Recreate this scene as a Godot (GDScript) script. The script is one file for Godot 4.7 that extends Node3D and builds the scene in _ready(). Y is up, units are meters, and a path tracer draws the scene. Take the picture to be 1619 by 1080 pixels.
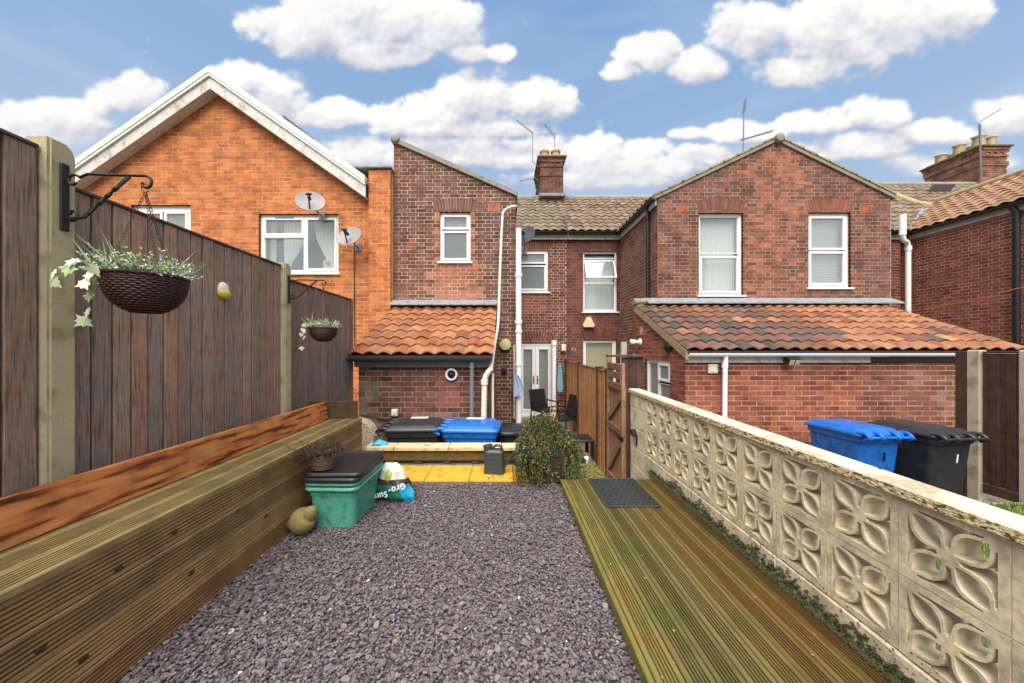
extends Node3D

# ---------------------------------------------------------------- mesh builder
class MB:
	var v := PackedVector3Array()
	var n := PackedVector3Array()
	var uv := PackedVector2Array()
	var c := PackedColorArray()
	var col := Color.WHITE
	var xf := Transform3D()
	var uo := Vector2.ZERO
	func vert(p: Vector3, nn: Vector3, u: Vector2) -> void:
		v.append(xf * p)
		n.append((xf.basis * nn).normalized())
		uv.append(u + uo)
		c.append(col)
	# corners run counter-clockwise seen from outside; front faces are stored clockwise
	func tri(a: Vector3, b: Vector3, d: Vector3, ua := Vector2.ZERO, ub := Vector2.ZERO, ud := Vector2.ZERO) -> void:
		var nn := (b - a).cross(d - a)
		if nn.length_squared() < 1e-16:
			return
		nn = nn.normalized()
		vert(a, nn, ua)
		vert(d, nn, ud)
		vert(b, nn, ub)
	func stri(a: Vector3, b: Vector3, d: Vector3, na: Vector3, nb: Vector3, nd: Vector3, ua: Vector2, ub: Vector2, ud: Vector2) -> void:
		vert(a, na, ua)
		vert(d, nd, ud)
		vert(b, nb, ub)
	func quad(a: Vector3, b: Vector3, d: Vector3, e: Vector3, ua := Vector2.ZERO, ub := Vector2.ZERO, ud := Vector2.ZERO, ue := Vector2.ZERO) -> void:
		tri(a, b, d, ua, ub, ud)
		tri(a, d, e, ua, ud, ue)
	func face(pts: Array, ax: int) -> void:
		var us := []
		var nn: Vector3 = (pts[1] - pts[0]).cross(pts[2] - pts[0]).abs()
		var drop := nn.max_axis_index()
		for p in pts:
			var a := 0.0
			var b := 0.0
			if drop == ax:
				a = p[(ax + 1) % 3]
				b = p[(ax + 2) % 3]
			else:
				a = p[ax]
				b = p[3 - ax - drop]
			us.append(Vector2(a, b))
		for i in range(1, pts.size() - 1):
			tri(pts[0], pts[i], pts[i + 1], us[0], us[i], us[i + 1])
	# box with chamfered edges; ax is the axis the grain runs along
	func box(mn: Vector3, mx: Vector3, b := 0.0, ax := 0) -> void:
		var s := func(i: int, j: int, k: int, w: int) -> Vector3:
			var p := Vector3(mx.x if i else mn.x, mx.y if j else mn.y, mx.z if k else mn.z)
			if w != 0: p.x += -b if i else b
			if w != 1: p.y += -b if j else b
			if w != 2: p.z += -b if k else b
			return p
		face([s.call(1,0,1,0), s.call(1,0,0,0), s.call(1,1,0,0), s.call(1,1,1,0)], ax)
		face([s.call(0,0,0,0), s.call(0,0,1,0), s.call(0,1,1,0), s.call(0,1,0,0)], ax)
		face([s.call(0,1,1,1), s.call(1,1,1,1), s.call(1,1,0,1), s.call(0,1,0,1)], ax)
		face([s.call(0,0,0,1), s.call(1,0,0,1), s.call(1,0,1,1), s.call(0,0,1,1)], ax)
		face([s.call(0,0,1,2), s.call(1,0,1,2), s.call(1,1,1,2), s.call(0,1,1,2)], ax)
		face([s.call(1,0,0,2), s.call(0,0,0,2), s.call(0,1,0,2), s.call(1,1,0,2)], ax)
		if b <= 0.0:
			return
		for e in [[0,1,1,2],[0,1,0,2],[0,0,1,2],[0,0,0,2]]:   # edges along x
			var q := [s.call(0,e[1],e[2],1), s.call(1,e[1],e[2],1), s.call(1,e[1],e[2],2), s.call(0,e[1],e[2],2)]
			_out(q, (mn + mx) / 2, ax)
		for e in [[1,1],[1,0],[0,1],[0,0]]:                     # along y, along z
			_out([s.call(e[0],0,e[1],0), s.call(e[0],1,e[1],0), s.call(e[0],1,e[1],2), s.call(e[0],0,e[1],2)], (mn + mx) / 2, ax)
			_out([s.call(e[0],e[1],0,0), s.call(e[0],e[1],1,0), s.call(e[0],e[1],1,1), s.call(e[0],e[1],0,1)], (mn + mx) / 2, ax)
		for i in 2:
			for j in 2:
				for k in 2:
					_out([s.call(i,j,k,0), s.call(i,j,k,1), s.call(i,j,k,2)], (mn + mx) / 2, ax)
	func _out(q: Array, mid: Vector3, ax: int) -> void:
		var nn: Vector3 = (q[1] - q[0]).cross(q[2] - q[0])
		if nn.dot(q[0] - mid) < 0:
			q.reverse()
		face(q, ax)
	# polygon in the local xy plane pushed from z0 to z1
	func prism(poly: PackedVector2Array, z0: float, z1: float, back := true) -> void:
		var p := poly
		if Geometry2D.is_polygon_clockwise(p):
			p = poly.duplicate()
			p.reverse()
		var t := Geometry2D.triangulate_polygon(p)
		for i in range(0, t.size(), 3):
			var a := p[t[i]]
			var b := p[t[i + 1]]
			var d := p[t[i + 2]]
			if (b - a).cross(d - a) < 0:
				var e := b
				b = d
				d = e
			tri(Vector3(a.x, a.y, z1), Vector3(b.x, b.y, z1), Vector3(d.x, d.y, z1), a, b, d)
			if back:
				tri(Vector3(a.x, a.y, z0), Vector3(d.x, d.y, z0), Vector3(b.x, b.y, z0), a, d, b)
		for i in p.size():
			var a := p[i]
			var b := p[(i + 1) % p.size()]
			var l := a.distance_to(b)
			quad(Vector3(a.x, a.y, z0), Vector3(b.x, b.y, z0), Vector3(b.x, b.y, z1), Vector3(a.x, a.y, z1), Vector2(z0, 0), Vector2(z0, l), Vector2(z1, l), Vector2(z1, 0))
	func tube(pts: Array, r0: float, r1 := -1.0, sides := 6, caps := true) -> void:
		if r1 < 0: r1 = r0
		var rings := []
		var nor := []
		var up := Vector3.UP
		var m := pts.size()
		var along := 0.0
		var ls := []
		for i in m:
			var d: Vector3 = (pts[mini(i + 1, m - 1)] - pts[maxi(i - 1, 0)]).normalized()
			if absf(d.dot(up)) > 0.97:
				up = Vector3.RIGHT if absf(d.x) < 0.9 else Vector3.BACK
			var a := d.cross(up).normalized()
			var b := d.cross(a).normalized()
			up = -b
			var r := lerpf(r0, r1, float(i) / maxf(1.0, m - 1))
			var ring := []
			var ns := []
			for k in sides:
				var t := TAU * k / sides
				var o := a * cos(t) + b * sin(t)
				ring.append(pts[i] + o * r)
				ns.append(o)
			rings.append(ring)
			nor.append(ns)
			if i > 0: along += (pts[i] - pts[i - 1]).length()
			ls.append(along)
		for i in m - 1:
			for k in sides:
				var k2 := (k + 1) % sides
				var u0 := Vector2(ls[i], float(k) / sides * TAU * r0)
				var u1 := Vector2(ls[i + 1], float(k) / sides * TAU * r0)
				var u2 := Vector2(ls[i + 1], float(k + 1) / sides * TAU * r0)
				var u3 := Vector2(ls[i], float(k + 1) / sides * TAU * r0)
				stri(rings[i][k], rings[i][k2], rings[i + 1][k2], nor[i][k], nor[i][k2], nor[i + 1][k2], u0, u3, u2)
				stri(rings[i][k], rings[i + 1][k2], rings[i + 1][k], nor[i][k], nor[i + 1][k2], nor[i + 1][k], u0, u2, u1)
		if caps:
			for k in range(1, sides - 1):
				tri(rings[0][0], rings[0][k + 1], rings[0][k])
				tri(rings[m - 1][0], rings[m - 1][k], rings[m - 1][k + 1])
	# profile of (radius, height) turned about the local y axis
	func lathe(prof: Array, segs := 24, sx := 1.0, sz := 1.0) -> void:
		var m := prof.size()
		var ns := []
		for i in m:
			var d: Vector2 = prof[mini(i + 1, m - 1)] - prof[maxi(i - 1, 0)]
			ns.append(Vector2(d.y, -d.x).normalized())
		for i in m - 1:
			for k in segs:
				var q := []
				var qn := []
				for e in [[i, k], [i, k + 1], [i + 1, k + 1], [i + 1, k]]:
					var t: float = TAU * e[1] / segs
					q.append(Vector3(prof[e[0]].x * cos(t) * sx, prof[e[0]].y, -prof[e[0]].x * sin(t) * sz))
					qn.append(Vector3(ns[e[0]].x * cos(t) / sx, ns[e[0]].y, -ns[e[0]].x * sin(t) / sz).normalized())
				var w := [Vector2(k, i) * 0.1, Vector2(k + 1, i) * 0.1, Vector2(k + 1, i + 1) * 0.1, Vector2(k, i + 1) * 0.1]
				stri(q[0], q[1], q[2], qn[0], qn[1], qn[2], w[0], w[1], w[2])
				stri(q[0], q[2], q[3], qn[0], qn[2], qn[3], w[0], w[2], w[3])
	# smooth sheet from a grid of points [row][column]
	func sheet(g: Array, closed := false, twist := false) -> void:
		var R := g.size()
		var C: int = g[0].size()
		var nr := []
		for i in R:
			var row := []
			for j in C:
				var du: Vector3 = g[i][(j + 1) % C if closed else mini(j + 1, C - 1)] - g[i][(j - 1 + C) % C if closed else maxi(j - 1, 0)]
				var dv: Vector3 = g[mini(i + 1, R - 1)][j] - g[maxi(i - 1, 0)][j]
				var w := du.cross(dv).normalized()
				row.append(-w if twist else w)
			nr.append(row)
		for i in R - 1:
			for j in (C if closed else C - 1):
				var j2 := (j + 1) % C
				var a := Vector2(j, i) * 0.05
				var b := Vector2(j + 1, i) * 0.05
				var d := Vector2(j + 1, i + 1) * 0.05
				var e := Vector2(j, i + 1) * 0.05
				if twist:
					stri(g[i][j], g[i + 1][j2], g[i][j2], nr[i][j], nr[i + 1][j2], nr[i][j2], a, d, b)
					stri(g[i][j], g[i + 1][j], g[i + 1][j2], nr[i][j], nr[i + 1][j], nr[i + 1][j2], a, e, d)
				else:
					stri(g[i][j], g[i][j2], g[i + 1][j2], nr[i][j], nr[i][j2], nr[i + 1][j2], a, b, d)
					stri(g[i][j], g[i + 1][j2], g[i + 1][j], nr[i][j], nr[i + 1][j2], nr[i + 1][j], a, d, e)
	func mesh(mat: Material, shift := Vector3.ZERO) -> ArrayMesh:
		var a := []
		a.resize(Mesh.ARRAY_MAX)
		if shift != Vector3.ZERO:
			for i in v.size():
				v[i] -= shift
		a[Mesh.ARRAY_VERTEX] = v
		a[Mesh.ARRAY_NORMAL] = n
		a[Mesh.ARRAY_TEX_UV] = uv
		a[Mesh.ARRAY_COLOR] = c
		var m := ArrayMesh.new()
		m.add_surface_from_arrays(Mesh.PRIMITIVE_TRIANGLES, a)
		m.surface_set_material(0, mat)
		return m
	func foot() -> Vector3:
		var lo := v[0]
		var hi := v[0]
		for p in v:
			lo = lo.min(p)
			hi = hi.max(p)
		return Vector3((lo.x + hi.x) / 2, lo.y, (lo.z + hi.z) / 2)

# ---------------------------------------------------------------- scene helpers
const F := 550.0
const VX := 796.0
const VY := 551.0
const EYE := 1.33
var rng := RandomNumberGenerator.new()
var wpos := {}
var M := {}
var tx := {}
var taken := {}

func at(px: float, py: float, d: float) -> Vector3:      # a pixel of the photograph at a known depth
	return Vector3((px - VX) / F * d, EYE - (py - VY) / F * d, -d)

func lin(r: float, g: float, b: float) -> Color:          # 0..255 display value to a linear colour
	return Color(r / 255.0, g / 255.0, b / 255.0).srgb_to_linear()

func vary(c: Color, k: float, hue := 0.03) -> Color:
	var f := 1.0 + rng.randf_range(-k, k)
	return Color(c.r * f * (1 + rng.randf_range(-hue, hue)), c.g * f * (1 + rng.randf_range(-hue, hue)), c.b * f * (1 + rng.randf_range(-hue, hue)))

func wp(o: Node) -> Vector3:
	return wpos.get(o, Vector3.ZERO)

func numbered(called: String) -> String:
	taken[called] = taken.get(called, -1) + 1
	return called if taken[called] == 0 else "%s_%03d" % [called, taken[called]]

func tag(o: Node, label: String, category: String, group := "") -> void:
	o.set_meta("label", label)
	o.set_meta("category", category)
	if group: o.set_meta("group", group)

func thing(called: String, label: String, category: String, base: Vector3, group := "") -> Node3D:
	var o := Node3D.new()
	o.name = numbered(called)
	add_child(o)
	o.position = base
	wpos[o] = base
	tag(o, label, category, group)
	return o

func obj(mb: MB, called: String, mat: Material, parent: Node = self) -> MeshInstance3D:
	var o := MeshInstance3D.new()
	o.name = numbered(called) if parent == self else called
	var f := mb.foot()
	o.mesh = mb.mesh(mat, f)
	parent.add_child(o, true)
	o.position = f - wp(parent)
	wpos[o] = f
	return o

func inst(mesh: Mesh, called: String, t: Transform3D, parent: Node, mat: Material = null) -> MeshInstance3D:
	var o := MeshInstance3D.new()
	o.name = numbered(called) if parent == self else called
	o.mesh = mesh
	if mat: o.material_override = mat
	parent.add_child(o, true)
	o.transform = Transform3D(t.basis, t.origin - wp(parent))
	wpos[o] = t.origin
	return o

func setting(mb: MB, called: String, mat: Material) -> MeshInstance3D:
	var o := obj(mb, called, mat)
	o.set_meta("kind", "structure")
	return o

func stuff(o: Node) -> Node:
	o.set_meta("kind", "stuff")
	return o

func multi(called: String, mesh: Mesh, xs: Array, cols: Array, parent: Node) -> MultiMeshInstance3D:
	var mm := MultiMesh.new()
	mm.transform_format = MultiMesh.TRANSFORM_3D
	mm.use_colors = true
	mm.mesh = mesh
	mm.instance_count = xs.size()
	for i in xs.size():
		var t: Transform3D = xs[i]
		t.origin -= wp(parent)
		mm.set_instance_transform(i, t)
		mm.set_instance_color(i, cols[i])
	var o := MultiMeshInstance3D.new()
	o.name = numbered(called) if parent == self else called
	o.multimesh = mm
	parent.add_child(o, true)
	return o

func noise_tex(sd: int, freq: float, stops: Array, size := 512, oct := 4, kind := FastNoiseLite.TYPE_SIMPLEX_SMOOTH) -> NoiseTexture2D:
	var nz := FastNoiseLite.new()
	nz.seed = sd
	nz.frequency = freq
	nz.noise_type = kind
	nz.fractal_octaves = oct
	var t := NoiseTexture2D.new()
	t.width = size
	t.height = size
	t.seamless = true
	t.noise = nz
	var g := Gradient.new()
	g.offsets = PackedFloat32Array(stops.map(func(s): return s[0]))
	g.colors = PackedColorArray(stops.map(func(s): return s[1] if s[1] is Color else Color(s[1], s[1], s[1])))
	t.color_ramp = g
	return t

func mat(called: String, c: Color, rough: float, tex: Texture2D = null, scale := Vector3.ONE, tri := true, detail: Texture2D = null, dscale := 0.5, bump: Texture2D = null, bumpcm := 0.2, metal := 0.0) -> StandardMaterial3D:
	var m := StandardMaterial3D.new()
	m.resource_name = called
	m.albedo_color = c.linear_to_srgb()
	m.vertex_color_use_as_albedo = true
	m.roughness = rough
	m.metallic = metal
	m.uv1_scale = scale
	if tri:
		m.uv1_triplanar = true
		m.uv1_world_triplanar = true
	if tex: m.albedo_texture = tex
	if detail:
		m.detail_enabled = true
		m.detail_albedo = detail
		m.detail_blend_mode = BaseMaterial3D.BLEND_MODE_MUL
		m.detail_uv_layer = BaseMaterial3D.DETAIL_UV_2
		m.uv2_triplanar = true
		m.uv2_world_triplanar = true
		m.uv2_scale = Vector3.ONE * dscale
	if bump:
		m.heightmap_enabled = true
		m.heightmap_texture = bump
		m.heightmap_scale = bumpcm
	M[called] = m
	return m

func glass(called: String, a: float, c := Color(0.9, 0.95, 0.95)) -> StandardMaterial3D:
	var m := StandardMaterial3D.new()
	m.resource_name = called
	m.transparency = BaseMaterial3D.TRANSPARENCY_ALPHA
	m.albedo_color = Color(c.r, c.g, c.b, a)
	m.roughness = 0.02
	M[called] = m
	return m

func rect(x0: float, y0: float, x1: float, y1: float) -> PackedVector2Array:
	return PackedVector2Array([Vector2(x0, y0), Vector2(x1, y0), Vector2(x1, y1), Vector2(x0, y1)])

func front(z: float) -> Transform3D:                      # wall plane facing the camera at depth z
	return Transform3D(Basis(), Vector3(0, 0, -z))

func facing_left(x: float) -> Transform3D:                # wall plane facing -x; local x runs towards the camera
	return Transform3D(Basis(Vector3(0, 0, 1), Vector3.UP, Vector3(-1, 0, 0)), Vector3(x, 0, 0))

# ---------------------------------------------------------------- scene
func _ready() -> void:
	rng.seed = 20240511
	var cam := Camera3D.new()
	cam.name = "camera"
	cam.projection = Camera3D.PROJECTION_FRUSTUM
	cam.near = 0.05
	cam.far = 4000.0
	cam.size = 1080.0 / F * 0.05
	cam.frustum_offset = Vector2((809.5 - VX) / F, (VY - 540.0) / F) * 0.05
	cam.position = Vector3(0, EYE, 0)
	add_child(cam)
	cam.current = true
	var we := WorldEnvironment.new()
	we.name = "world_environment"
	var env := Environment.new()
	env.background_mode = Environment.BG_SKY
	env.tonemap_mode = Environment.TONE_MAPPER_LINEAR
	env.tonemap_exposure = 1.5
	env.sdfgi_enabled = true
	env.ssao_enabled = true
	env.ssil_enabled = true
	var sky := Sky.new()
	var pano := PanoramaSkyMaterial.new()
	pano.panorama = sky_picture()
	sky.sky_material = pano
	env.sky = sky
	we.environment = env
	add_child(we)
	var sun := DirectionalLight3D.new()
	sun.name = "sun"
	sun.light_color = Color(1.0, 0.975, 0.94)
	sun.light_energy = 1.5
	sun.light_angular_distance = 60.0
	sun.shadow_enabled = true
	sun.rotation_degrees = Vector3(-57, -9, 0)
	add_child(sun)

	make_materials()
	make_ground()
	make_orange_house()
	make_terrace_a()
	make_terrace_b()
	make_terrace_c()
	make_left_fence()
	make_bench()
	make_block_wall()
	make_deck()
	make_slabs_and_kerb()
	make_timber_fence()
	make_right_fence()
	make_slate()
	make_hanging_baskets()
	make_bins()
	make_clutter()
	make_wall_fittings()
	make_aerials()
	make_greenery()

# ---------------------------------------------------------------- sky
const SKY_LEVEL := 0.72
const CLOUDS := [
	[500, 50, 105, 52, 0], [590, 38, 120, 55, 0], [695, 48, 72, 48, 0], [600, 85, 95, 30, 0],
	[1200, 50, 72, 48, 0], [1320, 60, 135, 68, 0], [1425, 38, 125, 52, 0], [1275, 112, 85, 32, 0], [1505, 12, 60, 28, 0],
	[745, 162, 72, 52, 0], [690, 188, 112, 32, 0], [832, 165, 72, 42, 0], [722, 205, 145, 20, 0],
	[1030, 85, 52, 34, 0], [1098, 108, 50, 30, 0], [985, 112, 34, 18, 0],
	[202, 150, 62, 32, 0], [375, 130, 52, 38, 0], [430, 158, 66, 42, 0], [520, 182, 66, 26, 0], [50, 205, 150, 34, 0], [90, 175, 90, 18, 0],
	[1300, 195, 62, 24, 0], [1385, 183, 58, 28, 0], [1482, 210, 70, 22, 0], [1360, 230, 80, 26, 0], [1175, 212, 62, 20, 0], [1100, 212, 34, 10, 0], [1592, 190, 50, 34, 0],
	[900, 245, 160, 30, 0], [700, 240, 160, 30, 0], [1000, 265, 130, 24, 0], [575, 240, 60, 28, 0], [1500, 262, 110, 24, 0], [1250, 245, 90, 22, 0], [1120, 245, 60, 18, 0], [940, 285, 140, 18, 0],
	[735, 85, 40, 18, 0], [790, 85, 24, 14, 0]]

var cloud_noise: FastNoiseLite
var far_noise: FastNoiseLite

func cloud_density(px: float, py: float) -> float:          # cumulus heaps in the part of the sky that is seen
	var best := -1.0
	for b in CLOUDS:
		var dx: float = (px - b[0]) / b[2]
		if dx > 1.45 or dx < -1.45: continue
		var dy: float = (py - b[1]) / b[3]
		if dy > 0: dy *= 1.25
		best = maxf(best, 1.0 - dx * dx - dy * dy)
	return best * 0.85 + cloud_noise.get_noise_2d(px, py * 1.3) * 0.92 + 0.06

func sky_picture() -> ImageTexture:
	var w := 2048
	var h := 1024
	var im := Image.create(w, h, false, Image.FORMAT_RGB8)
	im.fill(Color8(104, 102, 96))
	cloud_noise = FastNoiseLite.new()
	cloud_noise.seed = 5
	cloud_noise.noise_type = FastNoiseLite.TYPE_SIMPLEX_SMOOTH
	cloud_noise.frequency = 0.0125
	cloud_noise.fractal_octaves = 6
	cloud_noise.fractal_gain = 0.58
	far_noise = FastNoiseLite.new()
	far_noise.seed = 9
	far_noise.frequency = 1.5
	far_noise.fractal_octaves = 5
	far_noise.fractal_gain = 0.55
	for j in h / 2 + 4:
		var el := PI / 2 - (j + 0.5) / h * PI
		var t := clampf(el / 0.85, 0.0, 1.0)
		var blue := Color8(210, 220, 233).lerp(Color8(122, 160, 208), pow(t, 0.72))
		var haze := clampf(1.0 - el / 0.34, 0.0, 1.0)
		var ce := cos(el)
		var se := sin(el)
		for i in w:
			var az := (i + 0.5) / w * TAU
			var d := Vector3(sin(az) * ce, se, -cos(az) * ce)
			var px := 1e6
			var py := 0.0
			var c := blue
			if d.z < -0.25:
				px = VX + F * d.x / -d.z
				py = VY - F * d.y / -d.z
			var dens := 0.0
			var lit := 0.6
			var soft := 0.9
			var edge := minf(minf(px + 160, 1780 - px), py + 140) / 140.0
			if edge < 1.0:
				dens = far_noise.get_noise_3d(d.x, d.y * 2.2, d.z) * 2.2 - 0.1
				lit = clampf(0.75 + (dens - far_noise.get_noise_3d(d.x, d.y * 2.2 + 0.1, d.z) * 2.2 + 0.1) * 0.5, 0.2, 1.0)
			if edge > 0.0:
				var dn := cloud_density(px, py)
				dens = lerpf(dens, dn, clampf(edge, 0, 1))
				if dn > -0.43:
					var above := cloud_density(px - 12, py - 34)
					var fine := cloud_density(px - 4, py - 7)
					soft = lerpf(0.38, 1.0, clampf(0.55 - (dn - above) * 0.7, 0, 1))
					lit = clampf(0.66 + (dn - above) * 0.36 + (dn - fine) * 0.42 - clampf(dn - 0.6, 0, 1) * 0.15, 0.0, 1.0)
			if dens > -0.43:
				var a := smoothstep(-0.36, -0.36 + soft, dens)
				var cl := Color8(176, 180, 198).lerp(Color8(252, 249, 246), lit)
				c = blue.lerp(cl, a * lerpf(0.98, 0.86, haze))
			var veil := clampf(far_noise.get_noise_3d(d.x * 0.8 + 5, d.y * 4.0, d.z * 0.8) * 1.6 + 0.25, 0, 1) * 0.3
			c = c.lerp(Color8(222, 226, 234), veil)
			c = c.lerp(Color8(205, 213, 224), haze * haze * 0.4)
			im.set_pixel(i, j, Color(c.srgb_to_linear() * SKY_LEVEL, 1.0).linear_to_srgb())
	return ImageTexture.create_from_image(im)

# ---------------------------------------------------------------- materials
func make_materials() -> void:
	stain = FastNoiseLite.new()
	stain.seed = 8
	stain.frequency = 0.55
	stain.fractal_octaves = 3
	var bump := noise_tex(3, 0.05, [[0.0, 0.0], [1.0, 1.0]], 512, 5)
	var fine := noise_tex(11, 0.035, [[0.2, 0.87], [0.5, 0.96], [0.8, 1.0]], 512, 5)
	var blotch := noise_tex(12, 0.012, [[0.25, 0.84], [0.5, 0.96], [0.75, 1.0]], 512, 5)
	var grime := noise_tex(13, 0.010, [[0.15, Color(0.82, 0.8, 0.75)], [0.4, Color(0.97, 0.965, 0.95)], [0.8, Color(1, 1, 1)]], 512, 5)
	var grain := noise_tex(14, 0.022, [[0.15, 0.62], [0.42, 0.9], [0.55, 0.97], [0.62, 0.8], [0.72, 1.0]], 512, 4)
	var soft := noise_tex(24, 0.022, [[0.15, 0.8], [0.45, 0.95], [0.55, 0.99], [0.62, 0.88], [0.75, 1.0]], 512, 4)
	var grainb := noise_tex(15, 0.03, [[0.0, 0.2], [0.45, 0.7], [0.55, 0.5], [1.0, 1.0]], 512, 3)
	var pits := noise_tex(16, 0.09, [[0.0, Color(0.5, 0.48, 0.42)], [0.2, Color(0.66, 0.64, 0.58)], [0.25, Color(0.96, 0.96, 0.95)], [1.0, Color(1, 1, 1)]], 512, 3)
	var redpatch := noise_tex(17, 0.011, [[0.3, Color(0.94, 0.96, 0.98)], [0.58, Color(1.0, 0.99, 0.98)], [0.78, Color(1.0, 0.91, 0.85)], [0.94, Color(1.0, 0.78, 0.64)]], 512, 5)
	var algae := noise_tex(18, 0.010, [[0.25, Color(0.88, 0.94, 0.76)], [0.45, Color(0.97, 0.98, 0.88)], [0.6, Color(1.0, 0.97, 0.88)], [0.78, Color(1.0, 0.92, 0.8)]], 512, 5)
	var weather := noise_tex(19, 0.016, [[0.12, Color(0.4, 0.32, 0.28)], [0.3, Color(0.68, 0.54, 0.45)], [0.42, Color(0.95, 0.84, 0.74)], [0.7, Color(1, 1, 1)]], 512, 5)
	var mossy := noise_tex(20, 0.03, [[0.0, Color(0.36, 0.36, 0.16)], [0.33, Color(0.5, 0.46, 0.24)], [0.38, Color(0.82, 0.76, 0.58)], [0.46, Color(0.96, 0.92, 0.84)], [1.0, Color(1, 1, 1)]], 512, 5)
	var flaky := noise_tex(21, 0.04, [[0.0, Color(0.45, 0.42, 0.4)], [0.22, Color(0.6, 0.56, 0.52)], [0.28, Color(0.96, 0.95, 0.93)], [1.0, Color(1, 1, 1)]], 512, 5)
	var soot := noise_tex(22, 0.009, [[0.2, Color(0.76, 0.73, 0.7)], [0.45, Color(0.94, 0.93, 0.91)], [0.7, Color(1, 1, 1)]], 512, 5)
	tx = {"bump": bump, "fine": fine, "blotch": blotch}
	# masonry
	mat("brick", Color(1, 1, 1), 0.88, fine, Vector3.ONE * 4.0, true, soot, 0.55, bump, 0.25)
	mat("brick_clean", Color(1, 1, 1), 0.85, fine, Vector3.ONE * 4.0, true, blotch, 0.5, bump, 0.2)
	mat("mortar_buff", lin(208, 180, 158), 0.95, fine, Vector3.ONE * 5.0, true, soot, 0.6)
	mat("mortar_orange", lin(236, 188, 128), 0.95, fine, Vector3.ONE * 5.0, true, blotch, 0.4)
	mat("mortar_pink", lin(222, 172, 144), 0.95, fine, Vector3.ONE * 5.0, true, blotch, 0.4)
	mat("mortar_worn", lin(166, 136, 118), 0.95, fine, Vector3.ONE * 5.0, true, soot, 1.1)
	mat("mortar_rose", lin(192, 152, 130), 0.95, fine, Vector3.ONE * 5.0, true, soot, 0.6)
	mat("tile", Color(0.86, 0.9, 0.94), 0.8, fine, Vector3.ONE * 3.0, true, soot, 0.8, bump, 0.3)
	mat("lead", lin(146, 149, 152), 0.75, fine, Vector3.ONE * 2.0, true, blotch, 1.0, bump, 0.3)
	mat("concrete_light", lin(198, 188, 164), 0.92, pits, Vector3.ONE * 3.0, true, grime, 0.9, bump, 0.3)
	mat("concrete", lin(180, 170, 136), 0.92, pits, Vector3.ONE * 3.0, true, grime, 0.9, bump, 0.08)
	mat("concrete_grey", lin(150, 146, 136), 0.92, pits, Vector3.ONE * 3.0, true, grime, 0.9, bump, 0.3)
	mat("painted_block", lin(240, 223, 186), 0.8, fine, Vector3.ONE * 1.6, true, blotch, 0.7, bump, 0.07)
	mat("cap", lin(220, 208, 186), 0.8, fine, Vector3.ONE * 2.0, true, grime, 0.6, bump, 0.25)
	mat("cap_edge", lin(228, 214, 184), 0.9, mossy, Vector3(3.4, 3.4, 1.7), true, null, 1.0, bump, 0.6)
	mat("flaking_paint", lin(226, 212, 182), 0.9, noise_tex(31, 0.03, [[0.0, Color(0.4, 0.34, 0.3)], [0.36, Color(0.55, 0.48, 0.42)], [0.4, Color(0.95, 0.94, 0.92)], [1.0, Color(1, 1, 1)]], 512, 5), Vector3.ONE * 3.0, true, null, 1.0, bump, 0.8)
	mat("coping", lin(216, 196, 158), 0.85, pits, Vector3.ONE * 2.0, true, grime, 1.2, bump, 0.3)
	mat("slab_yellow", lin(226, 170, 52), 0.7, fine, Vector3.ONE * 2.0, true, grime, 1.6, bump, 0.25)
	mat("slab_mossy", lin(122, 116, 62), 0.8, mossy, Vector3.ONE * 1.0, true, algae, 0.9, bump, 0.5)
	mat("pot_clay", lin(190, 172, 142), 0.85, fine, Vector3.ONE * 3.0, true, grime, 1.0)
	mat("yard", lin(126, 116, 104), 0.9, pits, Vector3.ONE * 2.0, true, grime, 0.5, bump, 0.3)
	mat("ground", lin(104, 98, 82), 0.95, fine, Vector3.ONE * 0.5, true, grime, 0.1)
	mat("soil", lin(86, 76, 78), 0.95, fine, Vector3.ONE * 6.0)
	mat("render_tan", lin(176, 154, 112), 0.9, fine, Vector3.ONE * 2.0, true, grime, 0.9)
	# timber
	mat("fence_board", Color(1, 1, 1), 0.72, grain, Vector3(0.28, 7.0, 1), false, redpatch, 0.85, grainb, 0.12)
	mat("fence_dark", Color(1, 1, 1), 0.7, grain, Vector3(0.28, 7.0, 1), false, blotch, 0.8, grainb, 0.12)
	mat("bench_board", Color(1, 1, 1), 0.5, soft, Vector3(0.25, 4.0, 1), false, blotch, 0.8)
	mat("deck_board", Color(1, 1, 1), 0.42, soft, Vector3(0.25, 4.0, 1), false, algae, 0.5)
	mat("orange_board", lin(194, 128, 74), 0.5, weather, Vector3(0.22, 2.2, 1), false, blotch, 1.1, grainb, 0.1)
	mat("new_timber", Color(1, 1, 1), 0.75, soft, Vector3(0.28, 7.0, 1), false, blotch, 1.0, grainb, 0.12)
	mat("sleeper", lin(112, 92, 48), 0.8, grain, Vector3(0.6, 5.0, 1), false, algae, 0.9, grainb, 0.4)
	# plastics, metal, glass, cloth
	mat("upvc", lin(238, 238, 236), 0.35)
	mat("upvc_dull", lin(226, 220, 206), 0.5, flaky, Vector3.ONE * 1.4)
	mat("white_paint", lin(214, 210, 204), 0.55, fine, Vector3.ONE * 1.0, true, grime, 0.8)
	mat("grey_plastic", lin(122, 124, 128), 0.45, fine, Vector3.ONE * 2.0)
	mat("black_plastic", lin(32, 33, 35), 0.42, fine, Vector3.ONE * 2.0)
	mat("dark_gutter", lin(58, 52, 50), 0.5, fine, Vector3.ONE * 2.0)
	mat("bin_black", lin(50, 51, 55), 0.38, fine, Vector3.ONE * 1.5, true, grime, 1.2)
	mat("bin_blue", lin(28, 108, 198), 0.36, fine, Vector3.ONE * 1.5, true, grime, 1.1)
	mat("box_green", lin(84, 164, 142), 0.42, fine, Vector3.ONE * 1.5, true, grime, 1.6)
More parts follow.
